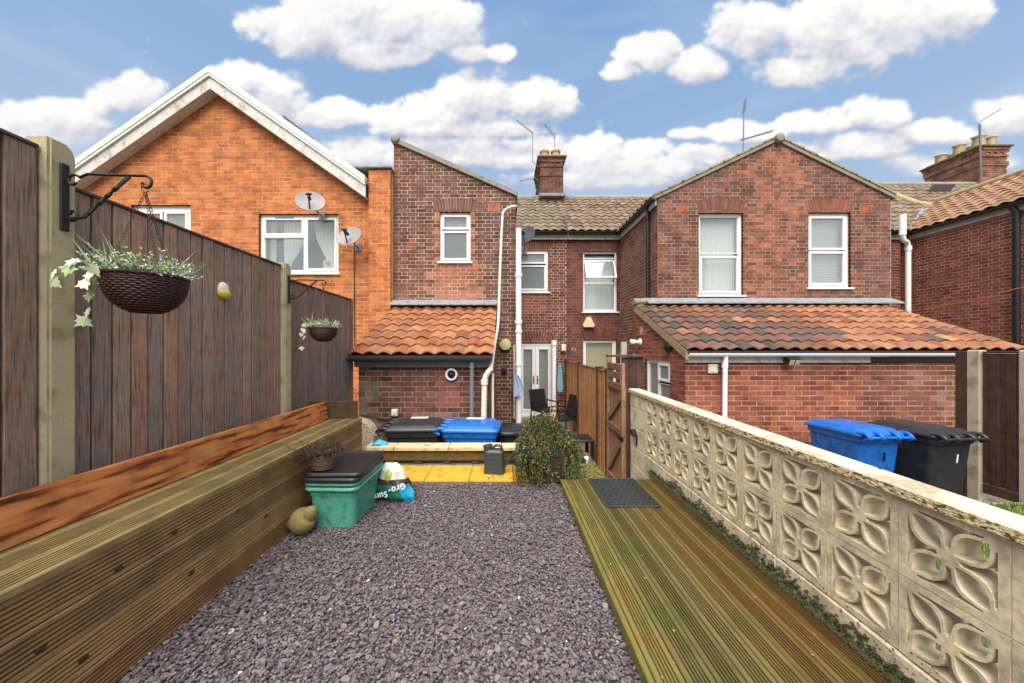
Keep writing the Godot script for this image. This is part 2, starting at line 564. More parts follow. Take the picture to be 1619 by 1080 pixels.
	mat("can_green", lin(56, 64, 64), 0.45, fine, Vector3.ONE * 2.0)
	mat("iron", lin(44, 42, 42), 0.5, fine, Vector3.ONE * 6.0, true, null, 1.0, bump, 0.3, 0.5)
	mat("rust", lin(96, 64, 48), 0.7, fine, Vector3.ONE * 8.0, true, null, 1.0, null, 0.2, 0.4)
	mat("steel", lin(190, 190, 192), 0.2, null, Vector3.ONE, false, null, 1.0, null, 0.2, 0.95)
	mat("aerial", lin(120, 120, 124), 0.4, null, Vector3.ONE, false, null, 1.0, null, 0.2, 0.7)
	mat("dish", lin(148, 142, 142), 0.55, pits, Vector3.ONE * 1.6)
	mat("dish_dark", lin(78, 82, 92), 0.5, fine, Vector3.ONE * 1.6)
	mat("rubber", lin(54, 58, 60), 0.6, fine, Vector3.ONE * 6.0)
	mat("wicker", Color(1, 1, 1), 0.6, grain, Vector3(2.0, 20.0, 1), false)
	mat("leaf", Color(1, 1, 1), 0.6)
	M.leaf.backlight_enabled = true
	M.leaf.backlight = Color(0.25, 0.3, 0.12)
	mat("slate", Color(1, 1, 1), 0.5, fine, Vector3.ONE * 8.0, true, null, 1.0, bump, 0.15)
	mat("stone", lin(140, 124, 88), 0.9, pits, Vector3.ONE * 5.0, true, algae, 5.0, bump, 0.5)
	mat("cloth", Color(1, 1, 1), 0.9)
	M.cloth.rim_enabled = true
	M.cloth.rim = 0.3
	M.cloth.backlight_enabled = true
	M.cloth.backlight = Color(0.3, 0.3, 0.3)
	mat("room", lin(92, 88, 86), 0.9)
	mat("plain", Color(1, 1, 1), 0.6, fine, Vector3.ONE * 3.0)
	mat("print", Color(1, 1, 1), 0.35)
	glass("pane", 0.12)
	glass("pane_frosted", 0.35, Color(0.75, 0.78, 0.78))
	M.pane_frosted.roughness = 0.24

# ---------------------------------------------------------------- ground
func make_ground() -> void:
	var g := MB.new()
	g.box(Vector3(-1500, -0.9, -1500), Vector3(1500, -0.8, 1500))
	setting(g, "ground", M.ground)
	var y := MB.new()                                       # lower paved yard behind the houses
	y.box(Vector3(-2.4, -0.8, -9.5), Vector3(8.2, -0.6, -3.95), 0.0)
	setting(y, "yard_paving", M.yard)
	var b := MB.new()                                       # raised garden that the photographer stands in
	b.box(Vector3(-3.6, -0.8, -3.42), Vector3(1.5, -0.035, 4.0))
	b.box(Vector3(-3.6, -0.8, -3.99), Vector3(1.09, -0.036, -3.421))
	b.box(Vector3(0.53, -0.8, -4.5), Vector3(1.09, -0.037, -3.991))
	setting(b, "garden_bed", M.soil)
	var l := MB.new()                                       # neighbour's lawn beyond the block wall
	l.box(Vector3(1.7, -0.8, -3.9), Vector3(6.6, -0.42, 4.0))
	setting(l, "lawn_soil", M.soil)
	var k := MB.new()
	k.box(Vector3(1.7, -0.8, -3.945), Vector3(5.86, -0.41, -3.902), 0.01)
	var kerb := obj(k, "lawn_kerb", M.concrete_grey)
	tag(kerb, "low concrete kerb at the end of the lawn", "kerb")
	var blade := MB.new()
	blade.tri(Vector3(-0.004, 0, 0), Vector3(0.004, 0, 0), Vector3(0.002, 0.06, 0.015))
	var bm := blade.mesh(M.leaf)
	var xs := []
	var cs := []
	for i in 26000:
		var p := Vector3(rng.randf_range(1.75, 5.8), -0.422, -rng.randf_range(0.4, 3.89))
		xs.append(Transform3D(Basis(Vector3.UP, rng.randf() * TAU).scaled(Vector3(1.6, rng.randf_range(0.5, 1.3), 1.3)), p))
		cs.append(vary(lin(112, 142, 40), 0.35, 0.15))
	var lawn := multi("lawn_grass", bm, xs, cs, self)
	tag(lawn, "short green grass beyond the pierced block wall", "grass")
	stuff(lawn)

# ---------------------------------------------------------------- brick walls
var brick_pool := []
var brick_cache := {}

# poly: outline; opens: window and door openings; skip: further areas left free of bricks (arches, vents)
func brick_wall(house: Node3D, T: Transform3D, poly: PackedVector2Array, opens: Array, skip: Array, mortar: Material, pick: Callable, bond: String, prio: float, seen: Callable, thick := 0.24, course := 0.075, brick_mat: Material = null, joint := 0.0) -> MeshInstance3D:
	var mb := MB.new()
	mb.xf = T
	var xs := []
	var ys := []
	for q in [poly] + opens:
		for p in q:
			xs.append(snappedf(p.x, 0.0005))
			ys.append(snappedf(p.y, 0.0005))
	var ox := []
	var oy := []
	var lo := Vector2(xs.min(), ys.min())
	var hi := Vector2(xs.max(), ys.max())
	ox = [lo.x, hi.x]
	oy = [lo.y, hi.y]
	for q in opens:
		for p in q:
			ox.append(snappedf(p.x, 0.0005))
			oy.append(snappedf(p.y, 0.0005))
	ox.sort()
	oy.sort()
	for i in ox.size() - 1:
		for j in oy.size() - 1:
			if ox[i + 1] - ox[i] < 0.001 or oy[j + 1] - oy[j] < 0.001: continue
			var mid := Vector2(ox[i] + ox[i + 1], oy[j] + oy[j + 1]) / 2
			var open := false
			for q in opens:
				if Geometry2D.is_point_in_polygon(mid, q): open = true
			if open: continue
			for piece in Geometry2D.intersect_polygons(rect(ox[i], oy[j], ox[i + 1], oy[j + 1]), poly):
				mb.prism(piece, -thick, -0.0028)
	var wall := obj(mb, "wall", mortar, house)
	var bm: Material = brick_mat if brick_mat else M.brick
	var L := 0.225
	var gap := (joint if joint > 0.0 else (0.0115 if bond == "stretcher" else 0.0135)) / 2
	var rows := int(ceil((hi.y - lo.y) / course))
	var avoid: Array = opens + skip
	for r in rows:
		var y0 := lo.y + r * course + gap
		var y1 := y0 + course - gap * 2
		var x := lo.x - 0.4
		var header := false
		if bond == "stretcher":
			x += 0.1125 if r % 2 else 0.0
		else:
			x += 0.16875 if r % 2 else 0.0
		while x < hi.x:
			var bl := L
			if bond == "flemish":
				bl = 0.1125 if header else L
				header = not header
			var a := x + gap + rng.randf_range(-0.0015, 0.0015)
			var b := x + bl - gap + rng.randf_range(-0.0015, 0.0015)
			x += bl
			if b < lo.x or a > hi.x: continue
			var cx := (a + b) / 2
			var cy := (y0 + y1) / 2
			var hit := false
			var rr := rect(a, y0, b, y1)
			for q in avoid:
				if not Geometry2D.intersect_polygons(rr, q).is_empty():
					hit = true
					break
			var inside := true
			for p in rr:
				if not Geometry2D.is_point_in_polygon(p, poly): inside = false
			var tone: Color = pick.call(cx, cy)
			tone = tone.lerp(Color(1, 1, 1) * tone.get_luminance(), 0.1)
			var dz := rng.randf_range(-0.0015, 0.0025)
			if inside and not hit:
				brick_pool.append({"house": house, "wall": wall, "t": T * Transform3D(Basis(), Vector3(cx, cy, dz)), "w": snappedf(b - a, 0.002), "h": y1 - y0, "c": tone, "m": bm, "p": prio if seen.call(cx, cy) else prio - 100.0})
			else:
				var parts := Geometry2D.intersect_polygons(rr, poly)
				for q in avoid:
					var nxt := []
					for piece in parts:
						for w in Geometry2D.clip_polygons(piece, q):
							if not Geometry2D.is_polygon_clockwise(w): nxt.append(w)
					parts.assign(nxt)
				for piece in parts:
					var area := 0.0
					for i in piece.size(): area += piece[i].cross(piece[(i + 1) % piece.size()])
					if absf(area) > 0.0016:
						brick_pool.append({"house": house, "poly": piece, "T": T, "dz": dz, "c": tone, "m": bm, "p": -1e6})
	return wall

func arch(house: Node3D, wall: Node3D, T: Transform3D, cx: float, y: float, w: float, rise: float, tall: float, n: int, tones: Array) -> void:
	for p in arch_pieces(cx, y, w, rise, tall, n):
		var mb := MB.new()
		mb.xf = T
		mb.col = vary(tones[rng.randi() % tones.size()], 0.12)
		mb.prism(p, -0.05, 0.003, false)
		obj(mb, "arch_brick", M.brick, wall)

func arch_pieces(cx: float, y: float, w: float, rise: float, tall: float, n: int) -> Array:
	var out := []
	for i in n:
		var q := PackedVector2Array()
		for e in [[i, 0], [i + 1, 0], [i + 1, 1], [i, 1]]:
			var s: float = float(e[0]) / n * 2 - 1
			var g := 0.004 if e[0] == i else -0.004
			var flare := 1.0 + (0.16 if e[1] else 0.0)
			q.append(Vector2(cx + s * w / 2 * flare + g, y + rise * (1 - s * s) + (tall if e[1] else 0.0)))
		out.append(q)
	return out

func arch_zone(cx: float, y: float, w: float, rise: float, tall: float) -> PackedVector2Array:
	var q := PackedVector2Array()
	for i in 13:
		var s := float(i) / 12 * 2 - 1
		q.append(Vector2(cx + s * (w / 2 + 0.0), y + rise * (1 - s * s) - 0.004))
	for i in 13:
		var s := 1 - float(i) / 12 * 2
		q.append(Vector2(cx + s * (w / 2 * 1.16 + 0.006), y + rise * (1 - s * s) + tall + 0.006))
	return q

# the 300 bricks of a house that show largest become parts; the rest is one part
func lay_bricks(house: Node3D) -> void:
	var full := brick_pool.filter(func(b): return b.has("t"))
	full.sort_custom(func(a, b): return a.p > b.p)
	var rest := {}
	for i in full.size():
		var b: Dictionary = full[i]
		if i < 300:
			var q := Color(snappedf(b.c.r, 0.02), snappedf(b.c.g, 0.01), snappedf(b.c.b, 0.01))
			var key := "%.3f %.3f %s %s" % [b.w, b.h, q, b.m.resource_name]
			if not brick_cache.has(key):
				var mb := MB.new()
				mb.col = q
				mb.prism(rect(-b.w / 2, -b.h / 2, b.w / 2, b.h / 2), -0.05, 0.0, false)
				brick_cache[key] = mb.mesh(b.m)
			inst(brick_cache[key], "brick", b.t, b.wall)
		else:
			if not rest.has(b.m): rest[b.m] = MB.new()
			rest[b.m].col = b.c
			rest[b.m].xf = b.t
			rest[b.m].prism(rect(-b.w / 2, -b.h / 2, b.w / 2, b.h / 2), -0.05, 0.0, false)
	for b in brick_pool:
		if b.has("poly"):
			if not rest.has(b.m): rest[b.m] = MB.new()
			rest[b.m].col = b.c
			rest[b.m].xf = b.T * Transform3D(Basis(), Vector3(0, 0, b.dz))
			rest[b.m].prism(b.poly, -0.05, 0.0, false)
	for m in rest:
		stuff(obj(rest[m], "brickwork", m, house))
	brick_pool = []

# ---------------------------------------------------------------- windows
# rect in wall coordinates; panes: [x0, y0, x1, y1, sash] as shares of the opening
func window(house: Node3D, T: Transform3D, x0: float, y0: float, x1: float, y1: float, panes: Array, o := {}) -> MeshInstance3D:
	var back: float = o.get("back", 0.06)
	var fw: float = o.get("frame", 0.055)
	var m: Material = o.get("mat", M.upvc)
	var mb := MB.new()
	mb.xf = T
	var d := 0.06
	mb.box(Vector3(x0, y0, -back - d), Vector3(x0 + fw, y1, -back), 0.006)
	mb.box(Vector3(x1 - fw, y0, -back - d), Vector3(x1, y1, -back), 0.006)
	mb.box(Vector3(x0 + fw, y1 - fw, -back - d), Vector3(x1 - fw, y1, -back - 0.001), 0.006)
	mb.box(Vector3(x0 + fw, y0, -back - d), Vector3(x1 - fw, y0 + fw, -back - 0.001), 0.006)
	if o.has("rise"):                                       # arched head piece
		var q := PackedVector2Array([Vector2(x0, y1 + 0.001), Vector2(x1, y1 + 0.001)])
		for i in 9:
			var s := 1 - i / 8.0 * 2
			q.append(Vector2((x0 + x1) / 2 + s * (x1 - x0) / 2, y1 + 0.004 + o.rise * (1 - s * s)))
		mb.prism(q, -back - d, -back - 0.002)
	var w := obj(mb, "window", m, house)
	if o.has("label"): w.set_meta("label", o.label)
	var iw := x1 - x0 - 2 * fw
	var ih := y1 - y0 - 2 * fw
	for p in panes:
		var a := Vector2(x0 + fw + p[0] * iw, y0 + fw + p[1] * ih)
		var b := Vector2(x0 + fw + p[2] * iw, y0 + fw + p[3] * ih)
		var sw: float = 0.045 if p[4] else 0.016
		var f := MB.new()
		f.xf = T
		if p.size() > 5:                                     # top-hung sash pushed open
			f.xf = T * Transform3D(Basis(), Vector3(0, b.y, -back)) * Transform3D(Basis(Vector3.RIGHT, -p[5]), Vector3.ZERO) * Transform3D(Basis(), Vector3(0, -b.y, back))
		var z1: float = -back + (0.014 if p[4] else -0.012)
		var z0 := z1 - 0.04
		f.box(Vector3(a.x, a.y, z0), Vector3(a.x + sw, b.y, z1), 0.005)
		f.box(Vector3(b.x - sw, a.y, z0), Vector3(b.x, b.y, z1), 0.005)
		f.box(Vector3(a.x + sw, b.y - sw, z0), Vector3(b.x - sw, b.y, z1 - 0.001), 0.005)
		f.box(Vector3(a.x + sw, a.y, z0), Vector3(b.x - sw, a.y + sw, z1 - 0.001), 0.005)
		obj(f, "sash" if p[4] else "glazing_bead", m, w)
		var g := MB.new()
		g.xf = f.xf
		g.box(Vector3(a.x + sw - 0.004, a.y + sw - 0.004, z0 + 0.012), Vector3(b.x - sw + 0.004, b.y - sw + 0.004, z0 + 0.018))
		obj(g, "pane", o.get("glass", M.pane), w)
	var si := MB.new()
	if o.get("sill", true):
		si.xf = T
		si.box(Vector3(x0 - 0.04, y0 - 0.035, -back - 0.05), Vector3(x1 + 0.04, y0 - 0.001, 0.045), 0.006)
		obj(si, "sill", m, w)
	var ro := MB.new()                                      # the room behind
	ro.xf = T
	var e := 0.12
	var rd: float = o.get("deep", 1.4)
	var q0 := Vector3(x0 - e, y0 - e, -0.26 - rd)
	var q1 := Vector3(x1 + e, y1 + e, -0.26)
	ro.box(q0, Vector3(q1.x, q1.y, q0.z + 0.02))
	ro.box(Vector3(q0.x, q0.y, q0.z + 0.02), Vector3(q0.x + 0.02, q1.y, q1.z))
	ro.box(Vector3(q1.x - 0.02, q0.y, q0.z + 0.02), Vector3(q1.x, q1.y, q1.z))
	ro.box(Vector3(q0.x + 0.02, q0.y, q0.z + 0.02), Vector3(q1.x - 0.02, q0.y + 0.02, q1.z))
	ro.box(Vector3(q0.x + 0.02, q1.y - 0.02, q0.z + 0.02), Vector3(q1.x - 0.02, q1.y, q1.z))
	obj(ro, "room", M.room, w)
	return w

# hanging cloth with folds; pts are [y, x0, x1] rows from top to bottom
func curtain(w: Node3D, T: Transform3D, rows: Array, z: float, c: Color, folds: float, called := "curtain") -> void:
	var mb := MB.new()
	mb.xf = T
	mb.col = c
	var g := []
	for r in rows:
		var row := []
		for i in 49:
			var s := i / 48.0
			row.append(Vector3(lerpf(r[1], r[2], s), r[0], z + 0.018 * sin(s * folds * TAU + 0.5 * sin(s * 9))))
		g.append(row)
	mb.sheet(g, false, true)
	obj(mb, called, M.cloth, w)

# ---------------------------------------------------------------- pantiles
func pantile(w: float, ln: float, col: Color, seg := 8) -> MB:
	var mb := MB.new()
	mb.col = col
	pantile_into(mb, w, ln, seg)
	return mb

func pantile_into(mb: MB, w: float, ln: float, seg := 8) -> void:
	var prof := []
	for i in seg + 1:
		var s := float(i) / seg
		prof.append(Vector2(s * w * 1.06, -cos(s * TAU * 0.92 + 0.5) * 0.021 + 0.012))
	var th := 0.014
	for i in seg:
		var a: Vector2 = prof[i]
		var b: Vector2 = prof[i + 1]
		var na := Vector3(-(prof[mini(i + 1, seg)].y - prof[maxi(i - 1, 0)].y), prof[mini(i + 1, seg)].x - prof[maxi(i - 1, 0)].x, 0).normalized()
		var nb := Vector3(-(prof[mini(i + 2, seg)].y - prof[i].y), prof[mini(i + 2, seg)].x - prof[i].x, 0).normalized()
		var l := 0.026
		var p0 := Vector3(a.x, a.y + l, 0)
		var p1 := Vector3(b.x, b.y + l, 0)
		var p2 := Vector3(b.x, b.y, -ln)
		var p3 := Vector3(a.x, a.y, -ln)
		mb.stri(p0, p1, p2, na, nb, nb, Vector2(a.x, 0), Vector2(b.x, 0), Vector2(b.x, ln))
		mb.stri(p0, p2, p3, na, nb, na, Vector2(a.x, 0), Vector2(b.x, ln), Vector2(a.x, ln))
		mb.quad(p0 - Vector3(0, th, 0), p1 - Vector3(0, th, 0), p1, p0)
	mb.quad(Vector3(prof[0].x, prof[0].y + 0.012, 0), Vector3(prof[0].x, prof[0].y + 0.026, 0), Vector3(prof[0].x, prof[0].y, -ln), Vector3(prof[0].x, prof[0].y - 0.014, -ln))

# O: eave corner, ux: along the eave, us: up the slope
func tiled_roof(parent: Node3D, O: Vector3, ux: Vector3, us: Vector3, cols: int, rows: int, w: float, gauge: float, pick: Callable, single: bool, inside = null, seg := 8) -> void:
	var nn := us.cross(ux).normalized()
	if nn.y < 0: nn = -nn
	var cache := {}
	var merged := MB.new()
	for r in rows:
		for k in cols:
			var s := Vector2((k + 0.5) * w, (r + 0.5) * gauge)
			if inside != null and not inside.call(s.x, s.y): continue
			var c: Color = pick.call(s.x, s.y)
			c = Color(snappedf(c.r, 0.03), snappedf(c.g, 0.015), snappedf(c.b, 0.015))
			var B := Basis(ux, nn, -us)
			if B.determinant() < 0:
				B = Basis(-ux, nn, -us)
			var o := O + ux * k * w + us * (r * gauge) + nn * rng.randf_range(0.0, 0.006)
			if B.x != ux: o += ux * w
			B = B * Basis(Vector3.UP, rng.randf_range(-0.022, 0.022)) * Basis(Vector3.RIGHT, rng.randf_range(-0.016, 0.008))
			if single:
				if not cache.has(c): cache[c] = pantile(w, gauge + 0.07, c).mesh(M.tile)
				inst(cache[c], "pantile", Transform3D(B, o), parent)
			else:
				merged.xf = Transform3D(B, o)
				merged.col = c
				pantile_into(merged, w, gauge + 0.07, seg)
	if not single:
		stuff(obj(merged, "pantiles", M.tile, parent))

func slab_quad(a: Vector3, b: Vector3, d: Vector3, e: Vector3, t: Vector3) -> MB:   # thick four-cornered sheet
	var mb := MB.new()
	mb.quad(a, b, d, e)
	mb.quad(e + t, d + t, b + t, a + t)
	mb.quad(a + t, b + t, b, a)
	mb.quad(b + t, d + t, d, b)
	mb.quad(d + t, e + t, e, d)
	mb.quad(e + t, a + t, a, e)
	return mb

func gutter(mb: MB, a: Vector3, b: Vector3, r: float) -> void:   # half-round channel between two points
	var d := (b - a).normalized()
	var s := d.cross(Vector3.UP).normalized()
	var old := mb.xf
	mb.xf = Transform3D(Basis(s, Vector3.UP, -d), a)
	if mb.xf.basis.determinant() < 0: mb.xf = Transform3D(Basis(-s, Vector3.UP, -d), a)
	var q := PackedVector2Array()
	for i in 9: q.append(Vector2(cos(PI + PI * i / 8), sin(PI + PI * i / 8)) * r)
	for i in 9: q.append(Vector2(cos(TAU - PI * i / 8), sin(TAU - PI * i / 8)) * (r - 0.006))
	mb.prism(q, -(b - a).length(), 0)
	mb.xf = old

# ---------------------------------------------------------------- orange house
func make_orange_house() -> void:
	var z := 6.96
	var T := front(z)
	var H := thing("brick_house", "bright orange brick gabled house with white bargeboards behind the dark fence", "house", Vector3(-5.65, -0.8, -z))
	var ax := -5.7
	var ay := 6.42
	var sl := 0.70
	var left := -9.6
	var rightx := -2.66
	var poly := PackedVector2Array([Vector2(left, -0.8), Vector2(rightx, -0.8), Vector2(rightx, ay - (rightx - ax) * sl), Vector2(ax, ay), Vector2(left, ay - (ax - left) * sl)])
	var w1 := rect(-4.895, 2.835, -3.302, 4.024)
	var w0 := rect(-7.45, 3.0, -6.262, 4.2)
	var tones := [lin(214, 118, 48), lin(220, 124, 54), lin(208, 112, 46), lin(202, 108, 48), lin(224, 130, 60), lin(212, 120, 56), lin(194, 102, 46)]
	var pick := func(_x, _y):
		var c: Color = tones[rng.randi() % tones.size()]
		return vary(c, 0.03)
	var wall := brick_wall(H, T, poly, [w1, w0], [], M.mortar_orange, pick, "stretcher", 1.0, func(x, y): return x > -7.6 and x < -3.0 and y > 2.6 and y < 4.9, 0.24, 0.075, M.brick_clean, 0.011)
	# brick pier at the right end
	var pier := PackedVector2Array([Vector2(-2.655, -0.8), Vector2(-2.225, -0.8), Vector2(-2.225, 4.85), Vector2(-2.655, 4.85)])
	brick_wall(H, front(6.85), pier, [], [], M.mortar_orange, pick, "stretcher", 2.0, func(_x, y): return y > 2.0 and y < 2.01, 0.5, 0.075, M.brick_clean, 0.011)
	lay_bricks(H)
	var cap := MB.new()
	cap.box(Vector3(-2.95, 4.87, -7.4), Vector3(-2.2, 4.90, -6.8), 0.004)
	obj(cap, "pier_cap", M.lead, H)
	# string course line above the windows
	var win := window(H, T, -4.895, 2.835, -3.302, 4.024, [[0.0, 0.0, 0.55, 0.63, false], [0.0, 0.66, 0.55, 1.0, true], [0.575, 0.0, 1.0, 1.0, true]], {"frame": 0.06, "label": "white casement window with tied back net curtains"})
	var vent := MB.new()
	vent.xf = T
	vent.box(Vector3(-4.6, 3.955, -0.07), Vector3(-4.22, 3.975, -0.035), 0.003)
	obj(vent, "trickle_vent", M.grey_plastic, win)
	var mullion := MB.new()
	mullion.xf = T
	mullion.box(Vector3(-4.022, 2.9, -0.12), Vector3(-3.99, 3.96, -0.055), 0.003)
	mullion.box(Vector3(-4.83, 3.565, -0.12), Vector3(-4.025, 3.60, -0.055), 0.003)
	obj(mullion, "mullion", M.upvc, win)
	var net := lin(206, 214, 200)
	curtain(win, T, [[3.95, -4.55, -4.05], [3.6, -4.56, -4.12], [3.3, -4.55, -4.25], [3.1, -4.54, -4.38], [2.85, -4.54, -4.46]], -0.26, net, 7)
	curtain(win, T, [[3.95, -3.93, -3.36], [3.6, -3.88, -3.36], [3.3, -3.74, -3.36], [3.1, -3.62, -3.36], [2.85, -3.48, -3.36]], -0.26, net, 8)
	curtain(win, T, [[3.95, -4.84, -4.72], [2.85, -4.84, -4.72]], -0.27, net, 3)
	var win2 := window(H, T, -7.45, 3.0, -6.262, 4.2, [[0.0, 0.0, 0.48, 1.0, true], [0.52, 0.0, 1.0, 1.0, true]], {"frame": 0.11, "label": "white window half hidden behind the fence top"})
	curtain(win2, T, [[4.05, -7.3, -6.45], [3.2, -7.3, -6.45]], -0.28, lin(190, 180, 160), 9)
	# roof, soffit, bargeboards
	var roof := MB.new()
	for sd in [-1, 1]:
		var ex: float = 3.05 if sd > 0 else 4.0
		var a := Vector3(ax, ay + 0.30, -z + 0.22)
		var b := Vector3(ax + sd * ex, ay + 0.30 - ex * sl, -z + 0.22)
		var back := Vector3(0, 0, -5.0)
		var q := slab_quad(a, b, b + back, a + back, Vector3(0, -0.06, 0)) if sd > 0 else slab_quad(b, a, a + back, b + back, Vector3(0, -0.06, 0))
		roof.v.append_array(q.v); roof.n.append_array(q.n); roof.uv.append_array(q.uv); roof.c.append_array(q.c)
	var rf := obj(roof, "roof", M.concrete_grey, H)
	for sd in [-1, 1]:
		var ex: float = 3.02 if sd > 0 else 4.0
		var board := PackedVector2Array([Vector2(ax, ay + 0.19), Vector2(ax + sd * ex, ay + 0.19 - ex * sl), Vector2(ax + sd * ex, ay - 0.04 - ex * sl), Vector2(ax, ay - 0.04)])
		var bb := MB.new()
		bb.prism(board, -z + 0.18, -z + 0.205)
		var bo := obj(bb, "bargeboard", M.white_paint, H)
		var lip := MB.new()
		lip.prism(PackedVector2Array([Vector2(ax, ay + 0.235), Vector2(ax + sd * ex, ay + 0.235 - ex * sl), Vector2(ax + sd * ex, ay + 0.195 - ex * sl), Vector2(ax, ay + 0.195)]), -z + 0.18, -z + 0.24)
		obj(lip, "verge_trim", M.upvc, bo)
		var low := MB.new()
		low.prism(PackedVector2Array([Vector2(ax, ay - 0.02), Vector2(ax + sd * ex, ay - 0.02 - ex * sl), Vector2(ax + sd * ex, ay - 0.04 - ex * sl), Vector2(ax, ay - 0.04)]), -z + 0.012, -z + 0.178)
		obj(low, "soffit", M.white_paint, bo)
		var dry := MB.new()                                 # concrete verge edge above the boards
		dry.prism(PackedVector2Array([Vector2(ax, ay + 0.37), Vector2(ax + sd * ex, ay + 0.37 - ex * sl), Vector2(ax + sd * ex, ay + 0.245 - ex * sl), Vector2(ax, ay + 0.245)]), -z + 0.1, -z + 0.25)
		obj(dry, "verge", M.upvc_dull, rf)
	var slip := MB.new()                                    # slipped verge tile on the right slope
	slip.prism(PackedVector2Array([Vector2(ax + 1.42, ay + 0.44 - 1.42 * sl), Vector2(ax + 2.0, ay + 0.40 - 2.0 * sl), Vector2(ax + 2.0, ay + 0.36 - 2.0 * sl), Vector2(ax + 1.42, ay + 0.375 - 1.42 * sl)]), -z + 0.0, -z + 0.2)
	obj(slip, "slipped_tile", M.dark_gutter, rf)
	var side := MB.new()
	side.box(Vector3(-2.66, -0.8, -12.0), Vector3(-2.45, 4.2, -7.36))
	side.box(Vector3(-9.6, -0.8, -12.0), Vector3(-9.4, 3.6, -7.21))
	obj(side, "side_wall", M.mortar_orange, H)
	# cream cushion on the window ledge inside
	var cu := thing("cushion", "fluffy cream cushion on the window ledge of the orange house", "cushion", Vector3(-3.62, 2.9, -7.3))
	var c := MB.new()
	c.xf = Transform3D(Basis(Vector3(0, 0, 1), 0.2), Vector3(-3.62, 2.9, -7.3))
	c.col = lin(206, 176, 120)
	c.lathe([Vector2(0.02, 0.0), Vector2(0.17, 0.01), Vector2(0.2, 0.06), Vector2(0.17, 0.12), Vector2(0.12, 0.17), Vector2(0.13, 0.22), Vector2(0.1, 0.29), Vector2(0.04, 0.32), Vector2(0.001, 0.325)], 16, 1.0, 0.5)
	obj(c, "body", M.cloth, cu)
	var bow := MB.new()
	bow.col = lin(168, 128, 84)
	bow.xf = Transform3D(Basis(), Vector3(-3.64, 3.11, -7.2))
	bow.lathe([Vector2(0.001, -0.03), Vector2(0.05, -0.02), Vector2(0.06, 0.0), Vector2(0.05, 0.02), Vector2(0.001, 0.03)], 12, 1.0, 0.4)
	obj(bow, "bow", M.cloth, cu)

